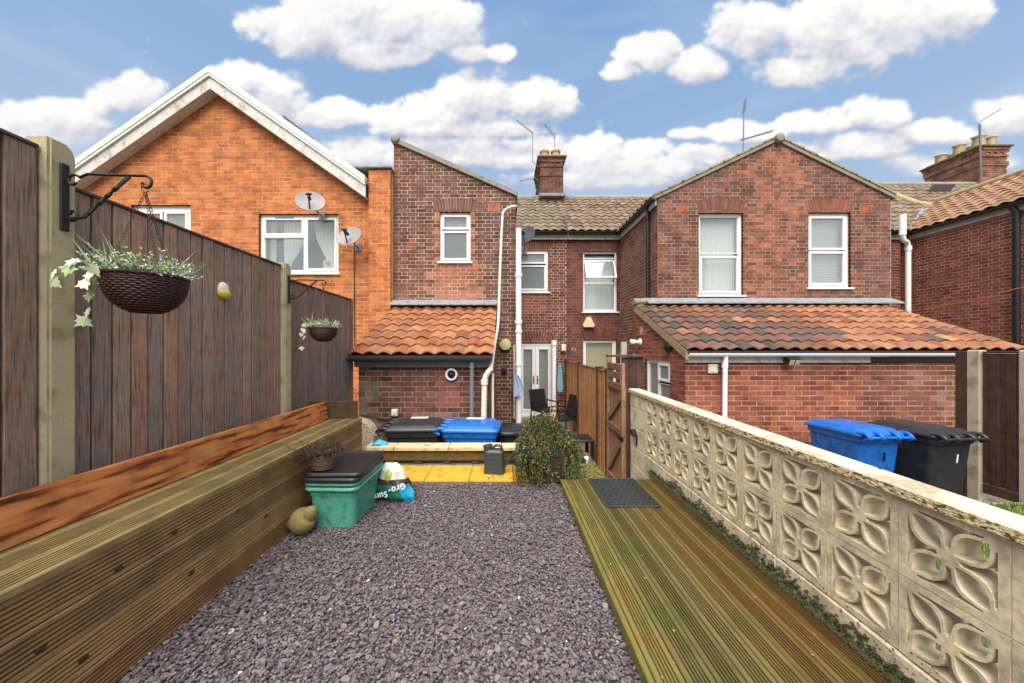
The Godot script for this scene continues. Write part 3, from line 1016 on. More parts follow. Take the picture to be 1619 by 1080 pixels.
# ---------------------------------------------------------------- terrace house with the sloping wing
func make_terrace_a() -> void:
	var z := 7.02
	var T := front(z)
	var H := thing("terraced_house", "old brown brick terraced house with half gable wing and orange tiled lean-to", "house", Vector3(-1.0, -0.8, -z))
	# wing
	var poly := PackedVector2Array([Vector2(-2.215, -0.8), Vector2(0.242, -0.8), Vector2(0.242, 4.40), Vector2(-2.215, 5.48)])
	var win := rect(-1.289, 3.078, -0.6635, 4.086)
	var az := arch_zone(-0.976, 4.086, 0.80, 0.03, 0.25)
	var vent := rect(-0.315, 4.095, -0.07, 4.27)
	var dark := [lin(116, 80, 66), lin(128, 84, 68), lin(104, 75, 65), lin(136, 88, 70), lin(118, 77, 60), lin(98, 71, 63)]
	var red := [lin(176, 106, 76), lin(186, 114, 82), lin(166, 98, 72), lin(190, 122, 90)]
	var warm := [lin(150, 92, 72), lin(140, 84, 66), lin(124, 76, 62)]
	var pick := func(x, y):
		var edge: float = 0.35 + 0.1 * sin(y * 21.0)
		if y < 4.05 and absf(x + 0.97) < edge + (0.18 if y < 3.05 else 0.0): return vary(red[rng.randi() % 4], 0.07)
		if y < 3.6 and x < -1.3: return vary(warm[rng.randi() % 3] if rng.randf() < 0.7 else dark[rng.randi() % 6], 0.08)
		if y > 4.6 and x < -1.7: return vary(warm[rng.randi() % 3], 0.08)
		return vary(dark[rng.randi() % 6], 0.1)
	var wing := brick_wall(H, T, poly, [win], [az, vent], M.mortar_buff, pick, "flemish", 1.0, func(_x, y): return y > 2.4)
	arch(H, wing, T, -0.976, 4.086, 0.80, 0.03, 0.25, 15, dark)
	air_brick(wing, T, -0.192, 4.18)
	var w := window(H, T, -1.289, 3.078, -0.6635, 4.086, [[0.0, 0.0, 1.0, 0.65, true], [0.0, 0.68, 1.0, 1.0, true]], {"rise": 0.02, "frame": 0.04, "label": "narrow white window in the half gable wing"})
	curtain(w, T, [[3.98, -1.2, -0.75], [3.8, -1.2, -0.75]], -0.2, lin(150, 150, 146), 2, "blind")
	# lean-to
	var ze := 5.06
	var TE := front(ze)
	var ext := rect(-2.107, -0.8, -0.147, 1.10)
	var worn := [lin(108, 66, 54), lin(122, 72, 58), lin(96, 62, 52), lin(132, 76, 60), lin(116, 78, 66)]
	var ep := func(x, y):
		var c: Color = worn[rng.randi() % 5]
		if x > -1.25 and x < -0.72 and y < 0.42 and y > 0.0: c = c.lerp(lin(160, 140, 134), 0.55)      # pale efflorescence
		if x > -0.92 and x < -0.62 and y > 0.5 and y < 0.98: c = lin(150, 86, 68)
		if x < -1.85 and rng.randf() < 0.4: c = c.lerp(lin(140, 132, 116), 0.5)
		if x > -1.6 and x < -1.3 and y < 0.45: c = lin(142, 76, 56)
		return vary(c, 0.1)
	var ew := brick_wall(H, TE, ext, [], [], M.mortar_worn, ep, "flemish", 5.0, func(_x, y): return y > -0.35, 0.24, 0.075, null, 0.013)
	var el := rect(-7.0, -0.8, -5.31, 1.1)
	brick_wall(H, Transform3D(Basis(Vector3(0, 0, -1), Vector3.UP, Vector3(1, 0, 0)), Vector3(-0.147, 0, 0)), rect(5.31, -0.8, 7.0, 1.1), [], [], M.mortar_buff, ep, "flemish", -5.0, func(_x, _y): return false, 0.2)
	var O := Vector3(-2.2, 1.235, -4.93)
	var us := (Vector3(0, 2.17, -6.98) - Vector3(0, 1.235, -4.93)).normalized()
	var deck := slab_quad(O + Vector3(0.02, -0.01, 0), O + Vector3(2.05, -0.01, 0), O + Vector3(2.05, -0.01, 0) + us * 2.25, O + Vector3(0.02, -0.01, 0) + us * 2.25, Vector3(0, -0.04, 0))
	var lean := obj(deck, "lean_to_roof", M.dark_gutter, H)
	var tt := [lin(186, 120, 76), lin(178, 110, 68), lin(194, 130, 86), lin(164, 98, 60), lin(182, 122, 82), lin(146, 92, 62)]
	tiled_roof(lean, O, Vector3.RIGHT, us, 10, 8, 0.205, 0.283, func(x, y): return vary(drift(tt, x, y), 0.05), true)
	var fl := slab_quad(Vector3(-2.22, 2.19, -6.72), Vector3(-0.12, 2.19, -6.72), Vector3(-0.12, 2.31, -7.0), Vector3(-2.22, 2.31, -7.0), Vector3(0, -0.02, 0))
	obj(fl, "flashing", M.lead, lean)
	var ga := MB.new()
	gutter(ga, Vector3(-2.2, 1.20, -4.90), Vector3(-0.16, 1.20, -4.90), 0.055)
	obj(ga, "gutter", M.dark_gutter, lean)
	var fa := MB.new()
	fa.box(Vector3(-2.15, 1.06, -5.03), Vector3(-0.18, 1.2, -5.0), 0.003)
	obj(fa, "fascia", M.grey_plastic, lean)
	# recessed rear wall, left half, with the french doors
	var zr := 9.4
	var TR := front(zr)
	var up := rect(0.33, 2.85, 1.213, 4.0)
	var door := rect(0.42, -0.5, 1.32, 1.47)
	var az1 := arch_zone(0.77, 4.0, 1.0, 0.03, 0.24)
	var az2 := arch_zone(0.87, 1.55, 0.95, 0.05, 0.2)
	var brn := [lin(134, 80, 62), lin(122, 70, 56), lin(146, 88, 68), lin(112, 66, 54), lin(128, 74, 54)]
	var rp := func(x, y):
		if y > 2.3 and y < 2.8 and x < 1.2: return vary(lin(158, 94, 66), 0.12)
		return vary(brn[rng.randi() % 5], 0.1)
	var rw := brick_wall(H, TR, rect(0.0, -0.8, 1.7, 4.44), [up, door], [az1, az2], M.mortar_buff, rp, "flemish", 0.0, func(_x, _y): return true)
	arch(H, rw, TR, 0.77, 4.0, 1.0, 0.03, 0.24, 17, brn)
	arch(H, rw, TR, 0.87, 1.55, 0.95, 0.05, 0.2, 14, brn)
	var uw := window(H, TR, 0.33, 2.85, 1.213, 4.0, [[0.0, 0.0, 1.0, 0.66, true], [0.0, 0.7, 1.0, 1.0, true]], {"label": "white window with a small scalloped blind over the french doors", "frame": 0.06})
	curtain(uw, TR, [[3.9, 0.4, 1.14], [3.72, 0.4, 1.14]], -0.2, lin(170, 170, 166), 3, "blind")
	curtain(uw, TR, [[3.6, 0.4, 0.6], [3.25, 0.4, 0.52]], -0.3, lin(40, 42, 48), 2, "curtain")
	# french doors
	for i in 2:
		var x0 := 0.45 + i * 0.425
		var dm := MB.new()
		dm.xf = TR
		dm.box(Vector3(x0, -0.46, -0.09), Vector3(x0 + 0.09, 1.4, -0.03), 0.006)
		dm.box(Vector3(x0 + 0.33, -0.46, -0.09), Vector3(x0 + 0.42, 1.4, -0.03), 0.006)
		dm.box(Vector3(x0 + 0.09, -0.46, -0.09), Vector3(x0 + 0.33, -0.32, -0.031), 0.006)
		dm.box(Vector3(x0 + 0.09, 1.3, -0.09), Vector3(x0 + 0.33, 1.4, -0.031), 0.006)
		var dd := obj(dm, "door", M.upvc, H)
		dd.set_meta("label", "white glazed french door leaf")
		var gp := MB.new()
		gp.xf = TR
		gp.box(Vector3(x0 + 0.085, -0.325, -0.066), Vector3(x0 + 0.335, 1.305, -0.06))
		obj(gp, "pane", M.pane, dd)
		for k in 6:
			var bl := MB.new()
			bl.col = lin(122, 118, 96)
			bl.xf = TR * Transform3D(Basis(Vector3.UP, 0.5), Vector3(x0 + 0.11 + k * 0.04, 0, -0.2))
			bl.box(Vector3(-0.018, -0.4, -0.001), Vector3(0.018, 1.36, 0.001))
			obj(bl, "blind_slat", M.cloth, dd)
		var hx := x0 + (0.375 if i == 0 else 0.045)
		var ha := MB.new()
		ha.col = lin(196, 170, 110)
		ha.xf = TR
		ha.box(Vector3(hx - 0.016, 0.36, -0.03), Vector3(hx + 0.016, 0.6, -0.02), 0.003)
		ha.tube([Vector3(hx, 0.5, -0.02), Vector3(hx, 0.5, 0.03), Vector3(hx + (-0.09 if i == 0 else 0.09), 0.5, 0.03)], 0.01, -1, 6)
		obj(ha, "handle", M.steel, dd)
	var df := MB.new()
	df.xf = TR
	df.box(Vector3(0.40, -0.5, -0.1), Vector3(0.447, 1.47, -0.02), 0.005)
	df.box(Vector3(1.30, -0.5, -0.1), Vector3(1.345, 1.40, -0.02), 0.005)
	df.box(Vector3(0.447, 1.402, -0.1), Vector3(1.30, 1.47, -0.021), 0.005)
	df.box(Vector3(0.40, -0.56, -0.12), Vector3(1.345, -0.462, 0.06), 0.005)
	obj(df, "door_frame", M.upvc, H)
	var rm := MB.new()
	rm.xf = TR
	rm.box(Vector3(0.2, -0.6, -1.6), Vector3(1.55, 1.6, -1.58))
	rm.box(Vector3(0.2, -0.6, -1.58), Vector3(0.22, 1.6, -0.25))
	rm.box(Vector3(1.53, -0.6, -1.58), Vector3(1.55, 1.6, -0.25))
	rm.box(Vector3(0.22, 1.58, -1.58), Vector3(1.53, 1.6, -0.25))
	obj(rm, "room", M.room, H)
	var st := MB.new()
	st.box(Vector3(0.36, -0.62, -9.4), Vector3(1.5, -0.52, -9.0), 0.01)
	obj(st, "doorstep", M.concrete_grey, H)
	lay_bricks(H)
	# wing roof behind the half gable, with a mortared verge of cement along its edge
	var vg := MB.new()
	vg.xf = T
	var s0 := Vector2(-2.26, 5.50)
	var s1 := Vector2(0.27, 4.395)
	vg.prism(PackedVector2Array([s0, s1, s1 + Vector2(0.02, 0.075), s0 + Vector2(0.0, 0.10)]), -0.3, 0.05)
	obj(vg, "verge", M.concrete_grey, H)
	var kn := MB.new()
	kn.xf = Transform3D(Basis(Vector3.RIGHT, PI / 2), Vector3(-2.17, 5.53, -z + 0.07))
	kn.lathe([Vector2(0.001, 0.02), Vector2(0.06, 0.015), Vector2(0.085, 0.0), Vector2(0.085, -0.5)], 14)
	obj(kn, "ridge_tile", M.concrete_grey, H)
	var wr := slab_quad(Vector3(-2.2, 5.54, -7.3), Vector3(0.30, 4.45, -7.3), Vector3(0.30, 4.45, -10.5), Vector3(-2.2, 5.54, -10.5), Vector3(0, -0.08, 0))
	obj(wr, "wing_roof", M.concrete_grey, H)
	var sw := MB.new()
	sw.box(Vector3(-2.215, -0.8, -12.0), Vector3(-2.0, 5.4, -7.27))
	sw.box(Vector3(0.04, -0.8, -9.16), Vector3(0.242, 4.38, -7.27))
	obj(sw, "side_wall", M.mortar_buff, H)
	# main roof seen over the recess
	main_roof(H, -2.2, 1.72, 4.45, -9.28, 6.42, -11.85, [lin(146, 128, 100), lin(130, 110, 86), lin(154, 138, 110), lin(116, 96, 76)])
	eaves(H, 0.25, 1.7, 4.42, -9.36)
	# chimney
	chimney(H, 1.22, 1.98, -11.5, -13.0, 5.9, 7.62, 2, [lin(122, 80, 64), lin(108, 72, 60), lin(134, 90, 72)])

var stain: FastNoiseLite

func drift(tones: Array, x: float, y: float) -> Color:       # weathering that changes slowly over a roof
	var t := clampf(stain.get_noise_2d(x * 1.3 + 40, y * 1.3) * 0.9 + 0.5 + rng.randf_range(-0.22, 0.22), 0, 0.999) * (tones.size() - 1)
	return tones[int(t)].lerp(tones[int(t) + 1], t - int(t))

func air_brick(wall: Node3D, T: Transform3D, cx: float, cy: float) -> void:
	var mb := MB.new()
	mb.xf = T
	mb.col = lin(198, 84, 48)
	mb.box(Vector3(cx - 0.115, cy - 0.08, -0.04), Vector3(cx + 0.115, cy + 0.08, -0.012))
	for i in 8:
		var x := cx - 0.105 + i * 0.03
		mb.box(Vector3(x - 0.006, cy - 0.08, -0.012), Vector3(x + 0.006, cy + 0.08, 0.002))
	for j in 6:
		var y := cy - 0.072 + j * 0.029
		mb.box(Vector3(cx - 0.115, y - 0.006, -0.012), Vector3(cx + 0.115, y + 0.006, 0.0))
	obj(mb, "air_brick", M.tile, wall)

func main_roof(H: Node3D, x0: float, x1: float, ye: float, ze: float, yr: float, zr: float, tones: Array, inside = null) -> MeshInstance3D:
	var a := Vector3(x0, ye, ze)
	var us := (Vector3(0, yr, zr) - Vector3(0, ye, ze))
	var ln := us.length()
	us = us.normalized()
	var q := slab_quad(a, a + Vector3(x1 - x0, 0, 0), a + Vector3(x1 - x0, 0, 0) + us * ln, a + us * ln, Vector3(0, -0.08, 0))
	var r := obj(q, "roof", M.dark_gutter, H)
	var g := 0.3
	var pick := func(x, y): return vary(drift(tones, x, y), 0.1)
	tiled_roof(r, a + Vector3(0, 0.01, 0), Vector3.RIGHT, us, int((x1 - x0) / 0.23), int(ceil(ln / g)), 0.23, g, pick, false, inside, 6)
	var rd := MB.new()
	var pts := []
	for i in 2: pts.append(Vector3(x0 if i == 0 else x1, yr + 0.02, zr - 0.02))
	rd.tube(pts, 0.11, -1, 10)
	obj(rd, "ridge", M.concrete_grey, r)
	var bk := slab_quad(Vector3(x0, yr, zr - 0.01), Vector3(x1, yr, zr - 0.01), Vector3(x1, ye, zr - 2.6), Vector3(x0, ye, zr - 2.6), Vector3(0, -0.08, 0))
	obj(bk, "far_slope", M.concrete_grey, r)
	return r

func eaves(H: Node3D, x0: float, x1: float, y: float, z: float) -> void:
	var g := MB.new()
	gutter(g, Vector3(x0, y + 0.0, z + 0.16), Vector3(x1, y + 0.0, z + 0.16), 0.06)
	obj(g, "gutter", M.black_plastic, H)
	var f := MB.new()
	f.box(Vector3(x0, y - 0.17, z + 0.02), Vector3(x1, y + 0.0, z + 0.05), 0.004)
	obj(f, "fascia", M.white_paint, H)

func chimney(H: Node3D, x0: float, x1: float, z0: float, z1: float, y0: float, y1: float, pots: int, tones: Array) -> void:
	var core := MB.new()
	core.box(Vector3(x0 + 0.01, y0, z1 + 0.01), Vector3(x1 - 0.01, y1 + 0.02, z0 - 0.01))
	var ch := obj(core, "chimney", M.mortar_buff, H)
	var bw := MB.new()
	var y := y0
	var r := 0
	while y < y1:
		var grow := 0.0
		if y > y1 - 0.16: grow = 0.055
		elif y > y1 - 0.32: grow = 0.03
		elif y > y1 - 0.62 and y < y1 - 0.52: grow = 0.025
		for sidei in 2:
			var a0 := x0 - grow if sidei == 0 else z1 - grow
			var a1 := x1 + grow if sidei == 0 else z0 + grow - 0.042
			var p := a0 + (0.0 if r % 2 == 0 else -0.11)
			while p < a1 - 0.02:
				var q := minf(p + 0.215, a1)
				var s := maxf(p, a0)
				bw.col = vary(tones[rng.randi() % tones.size()], 0.12)
				if q - s > 0.03:
					if y > y1 - 0.26 and y < y1 - 0.18:           # dentil course
						q = minf(q, s + 0.1)
					if sidei == 0: bw.box(Vector3(s, y + 0.005, z0 - 0.04 + grow), Vector3(q, y + 0.07, z0 + grow))
					else: bw.box(Vector3(x0 - grow, y + 0.005, s), Vector3(x0 + 0.04 - grow, y + 0.07, q))
				p += 0.225
		y += 0.075
		r += 1
	stuff(obj(bw, "chimney_bricks", M.brick, ch))
	var cr := MB.new()
	cr.box(Vector3(x0 - 0.1, y1, z1 - 0.1), Vector3(x1 + 0.1, y1 + 0.06, z0 + 0.1), 0.01)
	cr.box(Vector3(x0 + 0.0, y1 + 0.06, z1), Vector3(x1, y1 + 0.14, z0), 0.05)
	obj(cr, "crown", M.slab_mossy, ch)
	for row in (1 if pots > 2 else 1):
		for i in pots:
			var f := (i + 0.5) / pots
			var c := Vector3(lerpf(x0, x1, f), y1 + 0.1, lerpf(z0, z1, 0.3)) if pots == 2 else Vector3(lerpf(x0, x1, 0.34), y1 + 0.1, lerpf(z0, z1, f))
			var list := [c]
			if pots > 2: list.append(c + Vector3((x1 - x0) * 0.42, 0, 0.0))
			for e in list:
				var p := MB.new()
				var h := rng.randf_range(0.36, 0.46)
				p.xf = Transform3D(Basis(Vector3.UP, PI / 4 if pots > 2 else PI / 8), e)
				p.lathe([Vector2(0.17, 0.0), Vector2(0.14, h * 0.8), Vector2(0.175, h * 0.84), Vector2(0.175, h), Vector2(0.12, h), Vector2(0.11, h - 0.15)], 4 if pots > 2 else 8)
				obj(p, "chimney_pot", M.pot_clay, ch)
	var fl := MB.new()
	fl.box(Vector3(x0 - 0.05, y0 + 0.42, z0 - 0.1), Vector3(x1 + 0.05, y0 + 0.52, z0 + 0.13), 0.01)
	obj(fl, "flashing", M.lead, ch)

# ---------------------------------------------------------------- terrace house with the full gable
func make_terrace_b() -> void:
	var z := 7.11
	var T := front(z)
	var H := thing("terraced_house", "red brown brick gabled wing with two white windows and long tiled lean-to", "house", Vector3(5.5, -0.8, -z))
	var poly := PackedVector2Array([Vector2(3.164, 1.6), Vector2(7.913, 1.6), Vector2(7.913, 4.43), Vector2(5.58, 5.55), Vector2(3.164, 4.42)])
	var wl := rect(3.995, 2.416, 4.90, 4.10)
	var wr := rect(6.232, 2.571, 7.10, 4.11)
	var al := arch_zone(4.4475, 4.12, 0.90, 0.05, 0.23)
	var ar := arch_zone(6.666, 4.12, 0.88, 0.05, 0.23)
	var v1 := rect(3.53, 4.10, 3.78, 4.27)
	var v2 := rect(7.28, 4.10, 7.53, 4.27)
	var brn := [lin(138, 88, 70), lin(126, 82, 66), lin(148, 94, 74), lin(116, 78, 66), lin(132, 80, 62)]
	var org := [lin(164, 98, 72), lin(172, 104, 74), lin(154, 92, 70), lin(180, 110, 80)]
	var drk := [lin(106, 80, 68), lin(96, 74, 64), lin(118, 86, 70)]
	var pick := func(x, y):
		var mid: float = 5.45 + 0.25 * sin(y * 1.7)
		if rng.randf() < exp(-pow((x - mid) / 0.55, 2)) * 0.9: return vary(org[rng.randi() % 4], 0.09)
		if rng.randf() < 0.25: return vary(drk[rng.randi() % 3], 0.1)
		return vary(brn[rng.randi() % 5], 0.1)
	var gw := brick_wall(H, T, poly, [wl, wr], [al, ar, v1, v2], M.mortar_rose, pick, "flemish", 1.0, func(_x, _y): return true, 0.24, 0.075, null, 0.013)
	arch(H, gw, T, 4.4475, 4.12, 0.90, 0.05, 0.23, 16, brn)
	arch(H, gw, T, 6.666, 4.12, 0.88, 0.05, 0.23, 16, [lin(150, 90, 68), lin(140, 84, 66), lin(160, 98, 72)])
	air_brick(gw, T, 3.655, 4.185)
	air_brick(gw, T, 7.405, 4.185)
	var a := window(H, T, 3.995, 2.416, 4.90, 4.10, [[0.0, 0.0, 1.0, 0.485, true], [0.0, 0.515, 1.0, 1.0, false]], {"rise": 0.045, "frame": 0.05, "label": "white sash window with net curtains"})
	curtain(a, T, [[4.06, 4.04, 4.86], [3.2, 4.04, 4.86], [2.45, 4.04, 4.86]], -0.22, lin(192, 194, 188), 12)
	curtain(a, T, [[3.25, 4.04, 4.25], [2.45, 4.04, 4.2]], -0.19, lin(176, 174, 166), 4)
	var b := window(H, T, 6.232, 2.571, 7.10, 4.11, [[0.0, 0.0, 1.0, 0.49, true], [0.0, 0.51, 1.0, 1.0, true]], {"rise": 0.045, "frame": 0.06, "label": "white window with a pale slatted blind"})
	for i in 30:
		var bl := MB.new()
		bl.xf = T * Transform3D(Basis(Vector3.RIGHT, 0.5), Vector3(0, 2.66 + i * 0.048, -0.2))
		bl.col = lin(190, 196, 200)
		bl.box(Vector3(6.29, -0.022, -0.001), Vector3(7.04, 0.022, 0.001))
		obj(bl, "blind_slat", M.cloth, b)
	# left flank of the wing, running back to the recess
	var TL := facing_left(3.155)
	var flank := [lin(128, 82, 70), lin(118, 74, 64), lin(136, 88, 74)]
	var side := brick_wall(H, TL, rect(-9.4, 1.2, -7.117, 4.36), [], [], M.mortar_pink, func(_x, _y): return vary(flank[rng.randi() % 3], 0.09), "flemish", 0.5, func(_x, _y): return true, 0.2)
	# lean-to: front wall and left flank with the side window
	var ze := 5.18
	var redt := [lin(166, 90, 64), lin(158, 84, 60), lin(174, 98, 70), lin(148, 78, 58), lin(170, 94, 62), lin(140, 72, 54)]
	var ep := func(x, y):
		var c: Color = redt[rng.randi() % 6]
		if x > 5.45: c = c.lerp(lin(128, 84, 72), 0.55)
		if x > 6.1 and rng.randf() < 0.3: c = c.lerp(lin(176, 150, 132), 0.35)
		return vary(c, 0.07)
	brick_wall(H, front(ze), rect(2.709, -0.8, 7.62, 1.20), [], [], M.mortar_pink, ep, "stretcher", 6.0, func(x, y): return x < 6.6 and y > 0.32 - (x - 2.7) * 0.12, 0.24)
	var sp := PackedVector2Array([Vector2(-7.11, -0.8), Vector2(-5.187, -0.8), Vector2(-5.187, 1.16), Vector2(-7.11, 2.08)])
	var TS := facing_left(2.70)
	var sw := rect(-6.62, 0.25, -5.64, 1.13)
	brick_wall(H, TS, sp, [sw], [rect(-6.9, 1.62, -6.74, 1.76)], M.mortar_pink, ep, "stretcher", 5.5, func(_x, y): return y > 0.2, 0.2)
	var kw := window(H, TS, -6.62, 0.25, -5.64, 1.13, [[0.0, 0.0, 0.46, 1.0, false], [0.5, 0.0, 1.0, 0.55, false], [0.5, 0.6, 1.0, 1.0, true]], {"glass": M.pane_frosted, "back": 0.03, "label": "frosted kitchen window in the lean-to flank"})
	# lean-to roof
	var O := Vector3(2.66, 1.30, -5.04)
	var us := (Vector3(0, 2.22, -7.07) - Vector3(0, 1.30, -5.04)).normalized()
	var deck := slab_quad(O + Vector3(0.02, -0.01, 0), O + Vector3(5.0, -0.01, 0), O + Vector3(5.0, -0.01, 0) + us * 2.22, O + Vector3(0.02, -0.01, 0) + us * 2.22, Vector3(0, -0.04, 0))
	var lean := obj(deck, "lean_to_roof", M.dark_gutter, H)
	var t_or := [lin(176, 116, 80), lin(184, 126, 88), lin(164, 104, 70), lin(190, 134, 96)]
	var t_dk := [lin(114, 88, 76), lin(98, 80, 72), lin(126, 92, 74), lin(138, 96, 74), lin(88, 74, 68)]
	var t_rd := [lin(148, 92, 64), lin(138, 86, 64), lin(158, 100, 70)]
	var tp := func(x, y):
		var w: float = stain.get_noise_2d(x, y * 1.4) * 1.6 + rng.randf_range(-0.22, 0.22) + (x - 2.5) * 0.42 + maxf(0.0, y - 1.5) * 0.9
		if w > 0.25: return vary(drift(t_or, x, y), 0.06)
		if w > -0.15: return vary(drift(t_rd, x, y), 0.07)
		return vary(drift(t_dk, x, y), 0.07)
	tiled_roof(lean, O, Vector3.RIGHT, us, 24, 8, 0.208, 0.279, tp, true)
	obj(slab_quad(Vector3(2.86, 2.235, -6.84), Vector3(7.9, 2.235, -6.84), Vector3(7.9, 2.36, -7.09), Vector3(2.86, 2.36, -7.09), Vector3(0, -0.02, 0)), "flashing", M.lead, lean)
	var vb := MB.new()                                       # timber verge and cement along the left slope
	vb.xf = TS
	vb.prism(PackedVector2Array([Vector2(-7.11, 2.10), Vector2(-5.06, 1.17), Vector2(-5.06, 1.30), Vector2(-7.11, 2.23)]), 0.0, 0.045)
	obj(vb, "verge_board", M.render_tan, lean)
	var rt := MB.new()
	rt.tube([Vector3(2.62, 2.27, -7.02), Vector3(3.12, 2.27, -7.05)], 0.07, -1, 8)
	obj(rt, "ridge_tile", M.concrete_grey, lean)
	var fa := MB.new()
	fa.box(Vector3(2.69, 1.12, -5.16), Vector3(5.42, 1.26, -5.13), 0.004)
	obj(fa, "fascia", M.white_paint, lean)
	var fb := MB.new()
	fb.box(Vector3(5.425, 1.13, -5.17), Vector3(7.62, 1.24, -5.14), 0.004)
	obj(fb, "bare_fascia", M.black_plastic, lean)
	var ga := MB.new()
	gutter(ga, Vector3(2.68, 1.262, -5.06), Vector3(5.6, 1.262, -5.06), 0.055)
	gutter(ga, Vector3(5.602, 1.262, -5.06), Vector3(7.66, 1.262, -5.06), 0.05)
	obj(ga, "gutter", M.upvc, lean)
	var dp := MB.new()
	var dx := (1145 - VX) / F * 5.1
	dp.tube([Vector3(dx, 1.22, -5.06), Vector3(dx, 1.12, -5.08), Vector3(dx, -0.6, -5.1)], 0.034, -1, 10)
	dp.tube([Vector3(dx, 1.13, -5.08), Vector3(dx, 1.04, -5.085)], 0.042, -1, 10)
	obj(dp, "downpipe", M.upvc, lean)
	# recess: right half, painted dull
	var zr := 9.4
	var TR := front(zr)
	var up := rect(2.153, 2.32, 3.076, 3.96)
	var lo := rect(2.153, 0.35, 3.06, 1.57)
	var dull := [lin(124, 74, 62), lin(116, 70, 60), lin(130, 78, 64), lin(110, 64, 54)]
	var a1 := arch_zone(2.615, 3.98, 0.92, 0.04, 0.22)
	var a2 := arch_zone(2.607, 1.59, 0.9, 0.04, 0.22)
	mat("mortar_dull", lin(146, 100, 84), 0.95, tx.fine, Vector3.ONE * 5.0)
	var rw := brick_wall(H, TR, rect(1.701, -0.8, 3.155, 4.44), [up, lo], [a1, a2], M.mortar_dull, func(_x, _y): return vary(dull[rng.randi() % 4], 0.06), "flemish", 0.0, func(_x, _y): return true)
	arch(H, rw, TR, 2.615, 3.98, 0.92, 0.04, 0.22, 15, dull)
	arch(H, rw, TR, 2.607, 1.59, 0.9, 0.04, 0.22, 15, dull)
	var c := window(H, TR, 2.153, 2.32, 3.076, 3.96, [[0.0, 0.0, 1.0, 0.49, false], [0.0, 0.52, 1.0, 0.88, true, 0.38]], {"rise": 0.04, "frame": 0.05, "label": "white window with its top sash pushed open"})
	var tr := MB.new()
	tr.xf = TR
	tr.box(Vector3(2.203, 3.07, -0.12), Vector3(3.026, 3.11, -0.055), 0.004)
	tr.box(Vector3(2.203, 3.76, -0.12), Vector3(3.026, 3.79, -0.055), 0.004)
	obj(tr, "transom", M.upvc, c)
	curtain(c, TR, [[3.9, 2.2, 3.03], [2.35, 2.2, 3.03]], -0.24, lin(196, 204, 198), 14)
	var d := window(H, TR, 2.153, 0.35, 3.06, 1.57, [[0.0, 0.0, 1.0, 1.0, false]], {"rise": 0.04, "frame": 0.08, "label": "white window with yellow vertical blinds"})
	for i in 13:
		var bl := MB.new()
		bl.col = lin(190, 180, 96)
		bl.xf = TR * Transform3D(Basis(Vector3.UP, 0.35), Vector3(2.25 + i * 0.06, 0, -0.2))
		bl.box(Vector3(-0.033, 0.42, -0.001), Vector3(0.033, 1.5, 0.001))
		obj(bl, "blind_slat", M.cloth, d)
	lay_bricks(H)
	main_roof(H, 1.74, 9.4, 4.45, -9.28, 6.42, -11.85, [lin(148, 122, 96), lin(134, 108, 84), lin(158, 134, 106), lin(118, 94, 76)], func(x, _y): return x < 3.6)
	eaves(H, 1.71, 3.1, 4.42, -9.36)
	# gable verges and wing roof
	for sd in [-1, 1]:
		var e := Vector2(3.08, 4.37) if sd < 0 else Vector2(7.99, 4.38)
		var apex := Vector2(5.58, 5.56)
		var vg := MB.new()
		vg.xf = T
		vg.prism(PackedVector2Array([apex, e, e + Vector2(0, 0.075), apex + Vector2(0, 0.08)]), -0.3, 0.035)
		obj(vg, "verge", M.concrete_grey, H)
		var n := 9
		for i in n:                                          # verge tiles stepping up the slope
			var p := e.lerp(apex, i / float(n))
			var q := e.lerp(apex, (i + 1.12) / float(n))
			var vt := MB.new()
			vt.xf = T
			vt.prism(PackedVector2Array([p + Vector2(0, 0.078), q + Vector2(0, 0.078), q + Vector2(0, 0.092), p + Vector2(0, 0.125)]), -0.3, 0.05)
			obj(vt, "verge_tile", M.render_tan, H)
		var s := slab_quad(Vector3(e.x, e.y + 0.08, -7.3), Vector3(apex.x, apex.y + 0.08, -7.3), Vector3(apex.x, apex.y + 0.08, -10.8), Vector3(e.x, e.y + 0.08, -10.8), Vector3(0, -0.07, 0))
		var wr_ := obj(s, "wing_roof", M.concrete_grey, H)
		if sd < 0:                                           # tile ends over the gutter on the left flank
			for i in 9:
				var t := MB.new()
				t.tube([Vector3(3.02, 4.44, -7.35 - i * 0.24), Vector3(3.3, 4.57, -7.35 - i * 0.24)], 0.05, -1, 6)
				obj(t, "eave_tile", M.dark_gutter, wr_)
	var rt2 := MB.new()
	rt2.xf = Transform3D(Basis(Vector3.RIGHT, PI / 2), Vector3(5.6, 5.6, -z + 0.08))
	rt2.lathe([Vector2(0.001, 0.02), Vector2(0.065, 0.015), Vector2(0.095, 0.0), Vector2(0.095, -3.4)], 14)
	obj(rt2, "ridge_tiles", M.concrete_grey, H)
	var fk := MB.new()                                       # fascia, gutter and black downpipe on the left flank
	fk.box(Vector3(3.11, 4.26, -9.38), Vector3(3.135, 4.42, -7.12), 0.003)
	obj(fk, "flank_fascia", M.white_paint, H)
	var gk := MB.new()
	gutter(gk, Vector3(3.05, 4.41, -9.3), Vector3(3.05, 4.41, -7.05), 0.06)
	gk.tube([Vector3(3.05, 4.38, -7.48), Vector3(3.1, 4.25, -7.48), Vector3(3.1, 2.3, -7.48)], 0.036, -1, 8)
	gk.tube([Vector3(3.1, 4.2, -7.48), Vector3(3.1, 4.1, -7.48)], 0.045, -1, 8)
	obj(gk, "black_downpipe", M.black_plastic, H)

